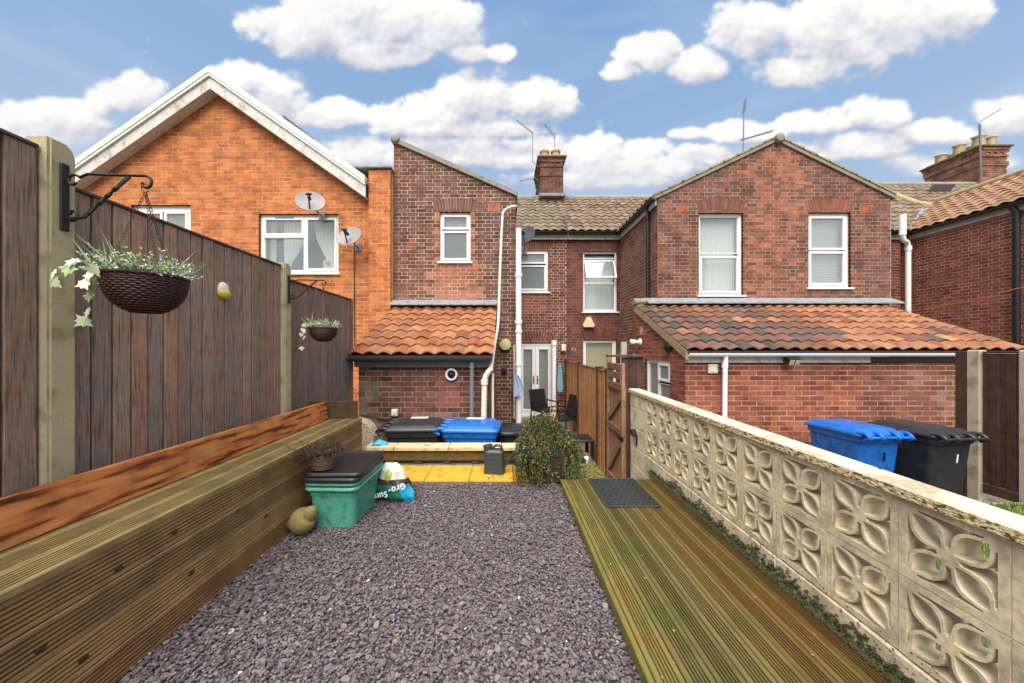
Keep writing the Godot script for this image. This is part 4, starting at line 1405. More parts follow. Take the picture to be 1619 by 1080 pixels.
# ---------------------------------------------------------------- far house on the right
func make_terrace_c() -> void:
	var X := 10.94
	var H := thing("terraced_house", "red brick terraced house wing with light tiles and six pot chimney", "house", Vector3(12, -0.8, -8.5))
	var TL := facing_left(X)
	var brn := [lin(150, 84, 62), lin(140, 78, 58), lin(158, 92, 68), lin(130, 74, 58), lin(144, 80, 56)]
	var pick := func(_x, _y): return vary(brn[rng.randi() % 5], 0.09)
	var wall := brick_wall(H, TL, rect(-9.64, -0.8, -7.2, 4.40), [], [], M.mortar_pink, pick, "flemish", 3.0, func(x, y): return y > 1.6 and x > -9.4, 0.2)
	brick_wall(H, front(9.4), rect(7.95, -0.8, 10.73, 4.40), [], [], M.mortar_pink, pick, "flemish", 1.0, func(x, y): return x > 10.0 and y > 1.5, 0.24)
	var fr := MB.new()
	fr.box(Vector3(X + 0.01, -0.8, -7.19), Vector3(15.4, 4.4, -6.98))
	obj(fr, "gable_wall", M.brick_clean, H)
	lay_bricks(H)
	# tiled wing roof rising to the right
	var O := Vector3(X - 0.14, 4.42, -6.9)
	var us := (Vector3(13.1, 5.73, 0) - Vector3(X - 0.14, 4.42, 0)).normalized()
	var ln := Vector2(13.1 - X + 0.14, 1.31).length()
	var q := slab_quad(O + Vector3(0, -0.02, 0), O + Vector3(0, -0.02, 0) + us * ln, O + Vector3(0, -0.02, -4.4) + us * ln, O + Vector3(0, -0.02, -3.2), Vector3(0, -0.06, 0))
	var rf := obj(q, "wing_roof", M.dark_gutter, H)
	var tones := [lin(172, 130, 94), lin(160, 118, 84), lin(182, 142, 106), lin(150, 106, 76)]
	tiled_roof(rf, O + Vector3(0, 0.01, 0), Vector3(0, 0, -1), us, 16, 9, 0.235, ln / 9.0, func(x, y): return vary(drift(tones, x, y), 0.06), true, func(x, y): return x < 2.55 + y * 0.55)
	var rd := MB.new()
	rd.tube([Vector3(13.12, 5.78, -6.9), Vector3(13.12, 5.78, -10.5)], 0.1, -1, 10)
	obj(rd, "ridge", M.render_tan, rf)
	obj(slab_quad(Vector3(13.13, 5.72, -6.9), Vector3(15.5, 4.42, -6.9), Vector3(15.5, 4.42, -11), Vector3(13.13, 5.72, -11), Vector3(0, -0.06, 0)), "far_slope", M.concrete_grey, rf)
	var vl := MB.new()                                       # lead valley
	vl.tube([Vector3(X - 0.1, 4.46, -9.36), Vector3(12.4, 5.42, -10.3)], 0.07, -1, 5)
	obj(vl, "lead_valley", M.lead, rf)
	var fa := MB.new()
	fa.box(Vector3(X - 0.035, 4.25, -9.38), Vector3(X - 0.01, 4.40, -7.0), 0.003)
	obj(fa, "fascia", M.white_paint, H)
	var ga := MB.new()
	gutter(ga, Vector3(X - 0.12, 4.42, -9.3), Vector3(X - 0.12, 4.42, -6.9), 0.06)
	obj(ga, "gutter", M.dark_gutter, H)
	var bp := MB.new()
	bp.tube([Vector3(X - 0.1, 4.36, -7.42), Vector3(X - 0.05, 4.2, -7.38), Vector3(X - 0.05, -0.6, -7.38)], 0.055, -1, 8)
	obj(bp, "black_downpipe", M.black_plastic, H)
	# main roof of this house
	var pk := func(x, y): return not (x < 2.0 and y > 9.0)
	main_roof(H, 7.9, 17.5, 4.45, -9.28, 6.9, -11.9, [lin(150, 122, 94), lin(130, 108, 88), lin(160, 132, 104), lin(112, 98, 88)], pk)
	var fl := MB.new()                                       # cement fillet and lead between the two roof levels
	fl.tube([at(1400, 305, 11.3), at(1447, 322, 10.7), at(1492, 330, 10.45)], 0.12, 0.09, 4)
	obj(fl, "cement_fillet", M.render_tan, H)
	var fl2 := MB.new()
	fl2.tube([at(1406, 322, 10.75), at(1452, 336, 10.3), at(1500, 320, 10.35)], 0.06, -1, 4)
	obj(fl2, "lead_strip", M.lead, H)
	var rl := MB.new()                                       # roof window
	rl.xf = Transform3D(Basis(Vector3.RIGHT, -0.82), at(1480, 306, 11.4))
	rl.box(Vector3(-0.3, 0, -0.3), Vector3(0.42, 0.06, 0.3), 0.01)
	obj(rl, "roof_window", M.grey_plastic, H)
	eaves(H, 7.95, 10.8, 4.42, -9.36)
	chimney(H, 16.1, 17.02, -11.75, -13.3, 6.3, 8.12, 3, [lin(150, 104, 84), lin(136, 94, 76), lin(160, 114, 92)])
	var sp := MB.new()                                       # white soil pipe with a swan neck
	var sx := -8.75
	sp.tube([at(1427, 340, 8.9), at(1427, 372, 8.9)], 0.07, -1, 10)
	sp.tube([at(1427, 370, 8.9), at(1428, 379, 8.9), at(1434, 383, 8.95), at(1436, 390, 9.0), at(1436, 640, 9.0)], 0.055, -1, 10)
	sp.tube([at(1436, 396, 9.0), at(1436, 390, 9.0)], 0.07, -1, 10)
	obj(sp, "soil_pipe", M.upvc, H)
	var wp2 := MB.new()
	wp2.tube([Vector3(8.0, 4.3, -7.25), Vector3(8.0, 2.0, -7.25)], 0.05, -1, 8)
	obj(wp2, "white_pipe", M.upvc, H)

# ---------------------------------------------------------------- left closeboard fence
func fence_post(parent: Node3D, zc: float, top: float, xface: float) -> void:
	var mb := MB.new()
	mb.xf = Transform3D(Basis(Vector3(0, 0, -1), Vector3.UP, Vector3(1, 0, 0)), Vector3(xface, 0, -zc))
	var q := PackedVector2Array([Vector2(-0.055, -0.3), Vector2(0.055, -0.3), Vector2(0.055, top - 0.06), Vector2(0.045, top - 0.025), Vector2(0.02, top), Vector2(-0.055, top)])
	mb.prism(q, -0.11, -0.01)
	mb.prism(PackedVector2Array([Vector2(-0.045, -0.3), Vector2(0.045, -0.3), Vector2(0.045, top - 0.065), Vector2(0.035, top - 0.03), Vector2(0.012, top - 0.006), Vector2(-0.045, top - 0.006)]), -0.011, 0.0)
	obj(mb, "concrete_post", M.concrete, parent)

func make_left_fence() -> void:
	var tones := [lin(156, 132, 118), lin(162, 136, 120), lin(148, 128, 118), lin(168, 132, 114), lin(154, 136, 124)]
	var xb := -2.235
	var bays := [[0.35, 1.655, 2.30, "dark brown closeboard fence panel with reddish streaks before the bracket post"], [1.775, 3.455, 2.165, "dark brown closeboard fence panel behind the large hanging basket"], [3.565, 5.04, 2.05, "grey brown closeboard fence panel behind the small hanging basket"], [-1.5, 0.235, 2.4, ""]]
	for bi in bays.size():
		var b: Array = bays[bi]
		if b[3] == "": continue
		var F_ := thing("closeboard_fence", b[3], "fence", Vector3(xb, -0.05, -(b[0] + b[1]) / 2), "closeboard fence panels on the left boundary")
		var n := int(round((b[1] - b[0]) / (0.118 if bi == 0 else 0.101)))
		var pitch: float = (b[1] - b[0]) / n
		for i in n:
			var mb := MB.new()
			var tone: Color = tones[rng.randi() % 5]
			if bi == 2: tone = tone.lerp(lin(122, 110, 104), 0.55)
			if bi == 0: tone = tone.lerp(lin(140, 104, 90), 0.4)
			mb.col = vary(tone, 0.13, 0.05)
			mb.uo = Vector2(rng.randf() * 9, rng.randf() * 9)
			var za: float = b[0] + i * pitch
			var lean := rng.randf_range(-0.002, 0.002)
			var y0 := -0.02 + rng.randf_range(-0.01, 0.01)
			var y1: float = b[2] - 0.02 + rng.randf_range(-0.004, 0.004)
			# feather edge: thick at the near side, thin under the next board
			var c0 := Vector3(xb + 0.0, 0, -za)
			var c1 := Vector3(xb + 0.004, 0, -za + 0.012)
			var c2 := Vector3(xb + 0.024 + lean, 0, -za - pitch)
			var c3 := Vector3(xb + 0.008, 0, -za - pitch + 0.001)
			var lo := Vector3(0, y0, 0)
			var hi := Vector3(0, y1, 0)
			var gp := 0.0045
			mb.box(Vector3(xb, y0, -za - pitch + gp), Vector3(xb + 0.02 + lean * 2, y1, -za - gp), 0.003, 1)
			obj(mb, "board", M.fence_board, F_)
		var bk := MB.new()
		bk.col = lin(52, 42, 40)
		bk.box(Vector3(xb - 0.012, 0.0, -b[1]), Vector3(xb - 0.003, b[2] - 0.03, -b[0]), 0.0, 1)
		obj(bk, "back_lining", M.fence_dark, F_)
		var cp := MB.new()
		cp.col = lin(92, 72, 62)
		cp.box(Vector3(xb - 0.03, b[2] - 0.018, -b[1]), Vector3(xb + 0.03, b[2], -b[0]), 0.004, 2)
		obj(cp, "capping_rail", M.fence_dark, F_)
		for ry in [0.4, 1.1, 1.8]:
			var rl := MB.new()
			rl.col = lin(92, 72, 62)
			rl.box(Vector3(xb - 0.06, ry, -b[1]), Vector3(xb - 0.013, ry + 0.07, -b[0]), 0.004, 2)
			obj(rl, "rail", M.fence_dark, F_)
	var posts := [[1.715, 2.345, "concrete fence post carrying the iron bracket of the large basket"], [3.51, 2.185, "concrete fence post carrying the bracket of the small basket"], [0.29, 2.46, "concrete fence post at the near end of the fence"]]
	for p in posts:
		var P := thing("concrete_post", p[2], "post", Vector3(-2.17, -0.3, -p[0]), "concrete fence posts on the left boundary")
		fence_post(P, p[0], p[1], -2.17)
	var e := thing("fence_end_post", "thin brown timber post closing the fence by the orange house", "post", Vector3(-2.2, -0.6, -5.06))
	var eb := MB.new()
	eb.col = lin(140, 96, 80)
	eb.box(Vector3(-2.26, -0.6, -5.075), Vector3(-2.19, 2.05, -5.045), 0.004, 1)
	obj(eb, "timber", M.fence_dark, e)

# grooved decking board: local x across, y up, z along; top at y = 0
func grooved(mb: MB, w: float, th: float, z0: float, z1: float, grooves := 7, margin := 0.016) -> void:
	var top := [Vector2(0, -0.004), Vector2(0.004, 0)]
	var p := (w - 2 * margin) / grooves
	for i in grooves:
		var a := margin + i * p
		top.append(Vector2(a + p * 0.16, 0.0))
		top.append(Vector2(a + p * 0.24, -0.0115))
		top.append(Vector2(a + p * 0.72, -0.0115))
		top.append(Vector2(a + p * 0.80, 0.0))
	top.append(Vector2(w - 0.004, 0))
	top.append(Vector2(w, -0.004))
	var bot := [Vector2(w, -th), Vector2(0, -th)]
	var all: Array = top + bot
	var v := 0.0
	for i in all.size():
		var a: Vector2 = all[i]
		var b: Vector2 = all[(i + 1) % all.size()]
		var l := a.distance_to(b)
		mb.quad(Vector3(a.x, a.y, z1), Vector3(b.x, b.y, z1), Vector3(b.x, b.y, z0), Vector3(a.x, a.y, z0), Vector2(z1, v), Vector2(z1, v + l), Vector2(z0, v + l), Vector2(z0, v))
		v += l
	for zz in [z0, z1]:
		var q := [Vector3(0, -th, zz), Vector3(w, -th, zz), Vector3(w, 0, zz), Vector3(0, 0, zz)]
		if zz == z0: q.reverse()
		mb.quad(q[0], q[1], q[2], q[3])

# ---------------------------------------------------------------- decking bench along the fence
func make_bench() -> void:
	var B := thing("deck_board_bench", "long raised bench clad in wet grooved brown decking boards", "bench", Vector3(-1.8, -0.03, -1.9))
	var tones := [lin(164, 130, 82), lin(152, 118, 74), lin(174, 140, 90), lin(158, 120, 78), lin(144, 108, 72)]
	var zn := 0.2
	var zf := -3.84
	# front cladding: four boards, top one flush with the seat
	for i in 4:
		var mb := MB.new()
		mb.col = vary(tones[i], 0.06)
		mb.uo = Vector2(rng.randf() * 5, rng.randf() * 5)
		mb.xf = Transform3D(Basis(Vector3(0, -1, 0), Vector3(1, 0, 0), Vector3(0, 0, 1)), Vector3(-1.57 + rng.randf_range(-0.002, 0.002), 0.533 - i * 0.1405, 0))
		grooved(mb, 0.137, 0.026, zf, zn, 6, 0.016)
		obj(mb, "front_board", M.bench_board, B)
	for i in 4:
		var mb := MB.new()
		mb.col = vary(lin(152, 130, 86), 0.08)
		mb.uo = Vector2(rng.randf() * 5, rng.randf() * 5)
		mb.xf = Transform3D(Basis(), Vector3(-1.565 - (i + 1) * 0.142, 0.565 - i * 0.001, 0))
		grooved(mb, 0.139, 0.03, zf, zn, 6, 0.016)
		obj(mb, "seat_board", M.bench_board, B)
	var core := MB.new()
	core.box(Vector3(-2.13, -0.03, zf + 0.02), Vector3(-1.6, 0.532, zn - 0.02))
	obj(core, "frame", M.soil, B)
	for p in [[-1.42, 0.43], [-1.66, 0.455], [-2.3, 0.22], [-1.18, 0.31], [-2.05, 0.37], [-1.75, 0.2], [-2.75, 0.45], [-1.3, 0.17]]:
		var kn := MB.new()
		kn.col = lin(64, 44, 30)
		kn.xf = Transform3D(Basis(Vector3(0, 0, 1), -PI / 2), Vector3(-1.5695, p[1], p[0]))
		kn.lathe([Vector2(0.012, 0.0), Vector2(0.009, 0.0012), Vector2(0.001, 0.0016)], 9, 1.0, 1.5)
		obj(kn, "knot", M.new_timber, B)
	var end := MB.new()
	end.col = lin(84, 68, 48)
	end.box(Vector3(-2.13, -0.5, zf - 0.03), Vector3(-1.575, 0.56, zf - 0.003), 0.004)
	obj(end, "end_panel", M.bench_board, B)
	var back := thing("backrest_plank", "weathered orange stained plank standing along the back of the bench", "plank", Vector3(-1.93, 0.565, -1.8))
	var pb := MB.new()
	pb.xf = Transform3D(Basis(Vector3(0, 0, 1), 0.16), Vector3(-1.885, 0.566, 0))
	pb.box(Vector3(-0.04, 0.0, -3.76), Vector3(0.0, 0.195, 0.2), 0.005, 2)
	obj(pb, "plank", M.orange_board, back)
	var cb := thing("end_plank", "dark brown plank standing across the far end of the bench", "plank", Vector3(-1.9, 0.565, -3.83))
	var eb := MB.new()
	eb.col = lin(88, 70, 48)
	eb.box(Vector3(-2.15, 0.567, -3.83), Vector3(-1.6, 0.755, -3.80), 0.004)
	obj(eb, "plank", M.bench_board, cb)

# ---------------------------------------------------------------- pierced block wall
func screen_block() -> ArrayMesh:
	# one eighth of the face, mirrored: half a petal opening on the diagonal and half a spandrel opening on the axis
	var s := 0.1475                                        # half size of the block face
	var fr := 0.122                                        # inner edge of the frame
	var wedge := PackedVector2Array()
	# walk: centre -> along the axis to the spandrel -> round it -> frame edge -> corner -> back along the diagonal round the petal
	var petal := []
	var p0 := 0.024
	var p1 := 0.150
	for i in 9:
		var t := i / 8.0
		var along := lerpf(p1, p0, t)
		var off := 0.037 * sin(PI * t)
		var d := Vector2(1, 1).normalized()
		var e := Vector2(1, -1).normalized()
		petal.append(d * along + e * off)
	var span := []
	# spandrel: curved triangle with its tip towards the centre and its base on the frame
	var ring := []
	for i in 7:
		var t := i / 6.0
		var along := lerpf(0.03, 0.142, t)
		var off := 0.037 * sin(PI * clampf((along - p0) / (p1 - p0), 0, 1)) + 0.0125
		var d := Vector2(1, 1).normalized()
		var e := Vector2(1, -1).normalized()
		var q := d * along + e * off
		if q.y > 0.004 and q.x < fr: ring.append(q)
	var tipx: float = ring[0].x - 0.006
	wedge.append(Vector2.ZERO)
	wedge.append(Vector2(tipx, 0))
	for q in ring: wedge.append(q)
	wedge.append(Vector2(fr, ring[-1].y + 0.006))
	wedge.append(Vector2(fr, 0))
	wedge.append(Vector2(s, 0))
	wedge.append(Vector2(s, s))
	for q in petal:
		wedge.append(q)
	var mb := MB.new()
	var dep := 0.045
	for m in 8:
		var swap := m % 2 == 1
		var rot := m / 2
		var B := Transform2D(rot * PI / 2, Vector2.ZERO)
		var q := PackedVector2Array()
		for p in wedge:
			q.append(B * (Vector2(p.y, p.x) if swap else p))
		mb.prism(q, -dep * 2, 0.0)
	return mb.mesh(M.painted_block)

func make_block_wall() -> void:
	var W := thing("block_garden_wall", "cream painted garden wall of pierced flower blocks under a white coping", "wall", Vector3(1.58, -0.55, -2.0))
	var X := 1.53
	var blk := screen_block()
	var z0 := 842.0 / (1040.2 - VX)                        # first joint of the pierced blocks
	var mid := 0.441                                       # joint between the two rows; the wall climbs slightly towards the houses
	var tilt := 0.0145
	var SH := Transform3D(Basis(Vector3.RIGHT, Vector3.UP, Vector3(0, -tilt, 1)), Vector3.ZERO)
	for k in 13:
		for r in 2:
			var zc := z0 - (k - 0.5) * 0.3
			var yc := mid + 0.15 - r * 0.3 + zc * tilt
			var t := Transform3D(Basis(Vector3(0, -tilt, 1), Vector3.UP, Vector3(-1, 0, 0)), Vector3(X + rng.randf_range(-0.0015, 0.0015), yc, -zc))
			inst(blk, "pierced_block", t, W)
	# mortar behind the joints
	var zend := 842.0 / (997.0 - VX)
	var zb := z0 + 0.3
	var mo := MB.new()
	mo.xf = SH
	for k in 14:
		var zz := z0 + 0.3 - k * 0.3
		mo.box(Vector3(X + 0.004, mid - 0.295, -zz - 0.004), Vector3(X + 0.085, mid + 0.29, -zz + 0.004))
	mo.box(Vector3(X + 0.0045, mid - 0.006, -zb), Vector3(X + 0.0845, mid + 0.006, 0.7))
	obj(mo, "mortar", M.painted_block, W)
	# plain blocks at the far end and the base courses below
	var tops := [mid + 0.3, mid + 0.137, mid - 0.094, mid - 0.315, mid - 0.531, mid - 0.75]
	for r in 5:
		var mb := MB.new()
		mb.xf = SH
		mb.box(Vector3(X, tops[r + 1] + 0.006, -zend), Vector3(X + 0.09, tops[r], -zb - 0.003), 0.006)
		obj(mb, "plain_block", M.painted_block, W)
	for i in 9:
		for r in 2:
			var mb := MB.new()
			mb.xf = SH
			var za := zb - i * 0.45 - (0.225 if r else 0.0)
			var zc := za - 0.446
			if r == 1 and i == 0: za = zb
			var x := X - 0.008 + rng.randf_range(0, 0.003)
			mb.box(Vector3(x, mid - 0.303 - (r + 1) * 0.225, -za), Vector3(X + 0.095, mid - 0.303 - r * 0.225 - 0.004, -zc), 0.006)
			obj(mb, "base_block", M.painted_block, W)
	var zc2 := zend + 0.02
	for i in 5:
		var a := zc2 - i * 0.9
		var b := maxf(a - 0.894, -0.6)
		var mb := MB.new()
		mb.xf = SH
		mb.box(Vector3(X - 0.016, mid + 0.302, -a), Vector3(X + 0.115, mid + 0.345, -b), 0.008)
		var cp := obj(mb, "coping_slab", M.cap, W)
		var ed := MB.new()
		ed.xf = SH
		ed.box(Vector3(X - 0.019, mid + 0.304, -a + 0.004), Vector3(X - 0.0165, mid + 0.338, -b - 0.004))
		obj(ed, "mossy_edge", M.cap_edge, cp)
	# small black wall light
	var L := thing("solar_wall_light", "small black solar light fixed to the plain blocks of the cream wall", "light", Vector3(X - 0.02, 0.3, -4.02))
	var p := at(1003, 689, 842.0 / (1005 - VX))
	var lb := MB.new()
	lb.xf = Transform3D(Basis(Vector3(0, 0, 1), Vector3.UP, Vector3(-1, 0, 0)), Vector3(X, p.y, p.z))
	lb.prism(PackedVector2Array([Vector2(-0.07, 0.04), Vector2(0.0, 0.08), Vector2(0.07, 0.02), Vector2(0.06, -0.1)]), 0.001, 0.02)
	lb.prism(PackedVector2Array([Vector2(-0.07, 0.04), Vector2(0.0, 0.08), Vector2(0.07, 0.02), Vector2(0.01, 0.0)]), 0.02, 0.05)
	obj(lb, "housing", M.black_plastic, L)
	var lf := MB.new()
	lf.col = lin(200, 196, 180)
	lf.xf = lb.xf
	lf.prism(PackedVector2Array([Vector2(0.0, -0.005), Vector2(0.05, 0.005), Vector2(0.05, -0.07)]), 0.021, 0.024)
	obj(lf, "lens", M.print, L)

# ---------------------------------------------------------------- decking and doormat
func make_deck() -> void:
	var D := thing("deck_walkway", "walkway of wet algae green grooved decking boards beside the cream wall", "decking", Vector3(1.03, 0.0, -1.5))
	var tones := [lin(128, 116, 70), lin(114, 108, 68), lin(104, 96, 60), lin(112, 104, 68), lin(118, 102, 64), lin(112, 92, 56), lin(120, 96, 56), lin(106, 84, 50)]
	var zf := -3.40
	for i in 8:
		var mb := MB.new()
		mb.col = vary(tones[i], 0.06)
		mb.uo = Vector2(rng.randf() * 5, rng.randf() * 5)
		mb.xf = Transform3D(Basis(), Vector3(0.585 + i * 0.1165, 0.055 + rng.randf_range(-0.001, 0.0015), 0))
		grooved(mb, 0.1125, 0.028, zf + rng.randf_range(0, 0.01), 0.7, 5, 0.02)
		obj(mb, "deck_board", M.deck_board, D)
	var edge := MB.new()
	edge.col = lin(124, 118, 66)
	edge.box(Vector3(0.555, -0.03, zf), Vector3(0.582, 0.052, 0.7), 0.004, 2)
	obj(edge, "edge_board", M.deck_board, D)
	var j := MB.new()
	j.col = lin(60, 52, 34)
	for zz in [-3.3, -2.6, -1.9, -1.2, -0.5, 0.2]:
		j.box(Vector3(0.585, -0.03, zz - 0.02), Vector3(1.5, 0.026, zz + 0.02))
	obj(j, "joists", M.deck_board, D)
	# rubber mat: bars with staggered webs between them
	var mt := thing("rubber_doormat", "black rubber doormat with rows of slots on the green decking", "doormat", Vector3(1.04, 0.056, -3.08))
	var m := MB.new()
	var x0 := 0.825
	var x1 := 1.265
	var z0 := -3.385
	var z1 := -2.785
	var y0 := 0.0575
	var y1 := 0.069
	m.box(Vector3(x0, y0, z0), Vector3(x0 + 0.016, y1, z1), 0.002)
	m.box(Vector3(x1 - 0.016, y0, z0), Vector3(x1, y1, z1), 0.002)
	m.box(Vector3(x0 + 0.016, y0, z0), Vector3(x1 - 0.016, y1, z0 + 0.016), 0.002)
	m.box(Vector3(x0 + 0.016, y0, z1 - 0.02), Vector3(x1 - 0.016, y1, z1), 0.002)
	var rows := 13
	for i in range(1, rows):
		var zz := lerpf(z0 + 0.01, z1 - 0.012, float(i) / rows)
		m.box(Vector3(x0 + 0.016, y0, zz - 0.006), Vector3(x1 - 0.016, y1 - 0.001, zz + 0.006))
	for i in rows:
		var za := lerpf(z0 + 0.01, z1 - 0.012, float(i) / rows) + 0.005
		var zb := lerpf(z0 + 0.01, z1 - 0.012, float(i + 1) / rows) - 0.005
		var n := 8
		for k in n:
			var x := x0 + 0.016 + (k + (0.5 if i % 2 else 1.0)) * (x1 - x0 - 0.032) / n
			if x > x1 - 0.02: continue
			m.box(Vector3(x - 0.006, y0, za), Vector3(x + 0.006, y1 - 0.002, zb))
	obj(m, "mat", M.rubber, mt)

# ---------------------------------------------------------------- slabs, sleeper and coping
func make_slabs_and_kerb() -> void:
	var S := MB.new()
	S.box(Vector3(-1.57, -0.06, -3.99), Vector3(0.56, -0.02, -3.46))
	var base := setting(S, "patio_base", M.soil)
	for i in 5:
		var x0 := -0.799 + (i - 2) * 0.45 + 0.003
		var x1 := minf(x0 + 0.444, 0.55)
		x0 = maxf(x0, -1.57)
		var mb := MB.new()
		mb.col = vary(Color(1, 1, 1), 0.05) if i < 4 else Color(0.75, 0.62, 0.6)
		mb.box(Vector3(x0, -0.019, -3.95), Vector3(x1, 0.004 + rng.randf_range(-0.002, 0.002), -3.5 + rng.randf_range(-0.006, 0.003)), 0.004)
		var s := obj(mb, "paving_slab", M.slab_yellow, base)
	for i in 4:
		for k in 1:
			var mb := MB.new()
			var zz := -3.425 - i * 0.265
			mb.col = vary(Color(1, 1, 1), 0.12)
			mb.box(Vector3(0.57, -0.034, zz - 0.258), Vector3(1.08, -0.012 + rng.randf_range(-0.004, 0.004), zz), 0.006)
			var o := obj(mb, "mossy_slab", M.slab_mossy)
			tag(o, "green algae covered paving slab on the low path by the timber fence", "paving slab", "mossy slabs of the low path")
	var L := thing("sleeper_edging", "weathered horizontal timber sleeper under the pale coping stones", "sleeper", Vector3(-0.6, 0.0, -4.0))
	var sl := MB.new()
	sl.box(Vector3(-1.57, 0.042, -4.10), Vector3(0.52, 0.168, -3.975), 0.012)
	obj(sl, "sleeper", M.sleeper, L)
	for i in 6:
		var bk := MB.new()
		bk.box(Vector3(-1.35 + i * 0.33, 0.005, -4.08), Vector3(-1.27 + i * 0.33, 0.041, -3.995), 0.006)
		obj(bk, "packing_block", M.sleeper, L)
	var C := thing("coping_kerb", "low wall of pale stone coping slabs in front of the bins", "coping", Vector3(-0.6, 0.17, -4.05))
	var xs := [-1.57, -1.245, -0.625, -0.02, 0.52]
	for i in 4:
		var mb := MB.new()
		mb.col = vary(Color(1, 1, 1), 0.04)
		mb.box(Vector3(xs[i] + 0.003, 0.17, -4.12), Vector3(xs[i + 1] - 0.003, 0.215 + rng.randf_range(-0.001, 0.002), -3.93), 0.006)
		obj(mb, "coping_stone", M.coping, C)
	var rw := MB.new()
	rw.box(Vector3(-2.1, -0.8, -4.12), Vector3(0.5, -0.0005, -4.0))
	obj(rw, "retaining_wall", M.concrete_grey, C)

# ---------------------------------------------------------------- timber fence and gate in the yard
func make_timber_fence() -> void:
	var A := Vector3(1.5, 0, -4.95)
	var Bp := Vector3(1.70, 0, -9.36)
	var dir := (Bp - A).normalized()
	var nrm := Vector3(-dir.z, 0, dir.x) * -1.0
	if nrm.x > 0: nrm = -nrm
	var stops := [0.0, 0.6, 2.4, 4.41]
	var tone := [lin(206, 150, 94), lin(214, 158, 100), lin(196, 140, 86), lin(208, 146, 90)]
	var names := ["short golden timber fence panel next to the gate", "golden timber fence panel between two capped posts", "golden timber fence panel reaching the house wall"]
	for k in 3:
		var P := thing("timber_fence", names[k], "fence", A + dir * (stops[k] + stops[k + 1]) / 2 + Vector3(0, -0.6, 0), "timber fence panels along the yard")
		var n := int((stops[k + 1] - stops[k] - 0.1) / 0.12)
		var pitch: float = (stops[k + 1] - stops[k] - 0.1) / n
		var X := Transform3D(Basis(dir, Vector3.UP, nrm * -1.0 if dir.cross(Vector3.UP).dot(nrm) < 0 else nrm), A)
		for i in n:
			var mb := MB.new()
			mb.xf = X
			mb.col = vary(tone[rng.randi() % 4], 0.1)
			mb.uo = Vector2(rng.randf() * 5, rng.randf() * 5)
			var a: float = stops[k] + 0.05 + i * pitch
			mb.box(Vector3(a, -0.56, -0.008 - 0.014 * (i % 2)), Vector3(a + pitch + 0.008, 0.985, 0.004 - 0.014 * (i % 2)), 0.002, 1)
			obj(mb, "board", M.new_timber, P)
		for y in [-0.35, 0.25, 0.88]:
			var r := MB.new()
			r.xf = X
			r.col = lin(150, 100, 60)
			r.box(Vector3(stops[k] + 0.05, y, 0.005), Vector3(stops[k + 1] - 0.05, y + 0.07, 0.042), 0.004)
			obj(r, "rail", M.new_timber, P)
		var c := MB.new()
		c.xf = X
		c.col = lin(128, 84, 52)
		c.box(Vector3(stops[k] + 0.05, 0.986, -0.03), Vector3(stops[k + 1] - 0.05, 1.006, 0.045), 0.003)
		obj(c, "capping", M.new_timber, P)
	for k in 4:
		var P := thing("timber_fence_post", ["capped timber post where fence meets gate", "brown capped post beside the low plastic table", "brown capped post in the middle of the timber fence", "dark timber post against the house wall"][k], "post", A + dir * stops[k] + Vector3(0, -0.6, 0), "posts of the timber fence")
		var mb := MB.new()
		mb.xf = Transform3D(Basis(dir, Vector3.UP, dir.cross(Vector3.UP)), A + dir * stops[k])
		mb.col = lin(104, 70, 48)
		mb.box(Vector3(-0.045, -0.6, -0.045), Vector3(0.045, 1.02, 0.05), 0.005, 1)
		obj(mb, "shaft", M.new_timber, P)
		var cp := MB.new()
		cp.xf = mb.xf
		cp.col = lin(84, 58, 44)
		cp.box(Vector3(-0.06, 1.021, -0.06), Vector3(0.06, 1.045, 0.065), 0.008)
		obj(cp, "cap", M.new_timber, P)
	# gate standing open, seen from its braced side
	var g0 := Vector3(1.495, 0, -4.24)
	var gd := (Vector3(1.51, 0, -4.93) - g0).normalized()
	var G := thing("timber_gate", "ledged and braced timber gate standing open at the end of the cream wall", "gate", g0 + gd * 0.35 + Vector3(0, -0.55, 0))
	var X := Transform3D(Basis(gd, Vector3.UP, gd.cross(Vector3.UP)), g0)
	var sgn := -1.0 if X.basis.z.x > 0 else 1.0            # side that faces the garden
	for i in 6:
		var mb := MB.new()
		mb.xf = X
		mb.col = vary(lin(182, 134, 90), 0.1)
		mb.uo = Vector2(rng.randf() * 5, rng.randf() * 5)
		mb.box(Vector3(0.02 + i * 0.11, -0.5, -0.008), Vector3(0.126 + i * 0.11, 0.86, 0.008), 0.002, 1)
		obj(mb, "board", M.new_timber, G)
	var zf := 0.01 * sgn
	var zt := 0.05 * sgn
	for e in [[0.0, 0.05], [0.64, 0.69]]:
		var mb := MB.new()
		mb.xf = X
		mb.col = lin(168, 132, 102)
		mb.box(Vector3(e[0], -0.52, minf(zf, zt)), Vector3(e[1], 1.15 if e[0] < 0.1 else 1.22, maxf(zf, zt)), 0.004, 1)
		obj(mb, "stile", M.new_timber, G)
	for y in [-0.46, 0.24, 0.80, 0.94, 1.05]:
		var mb := MB.new()
		mb.xf = X
		mb.col = vary(lin(152, 112, 80), 0.08)
		mb.box(Vector3(0.05, y, minf(zf, zt)), Vector3(0.64, y + 0.085, maxf(zf, zt)), 0.004)
		obj(mb, "ledge", M.new_timber, G)
	for e in [[-0.37, 0.24], [0.33, 0.80]]:
		var mb := MB.new()
		mb.xf = X
		mb.col = lin(164, 126, 94)
		var q := PackedVector2Array([Vector2(0.06, e[1] - 0.1), Vector2(0.06, e[1] - 0.005), Vector2(0.63, e[0] + 0.1), Vector2(0.63, e[0] + 0.005)])
		mb.prism(q, minf(zf, zt * 0.9), maxf(zf, zt * 0.9))
		obj(mb, "brace", M.new_timber, G)
	var lt := MB.new()
	lt.xf = X
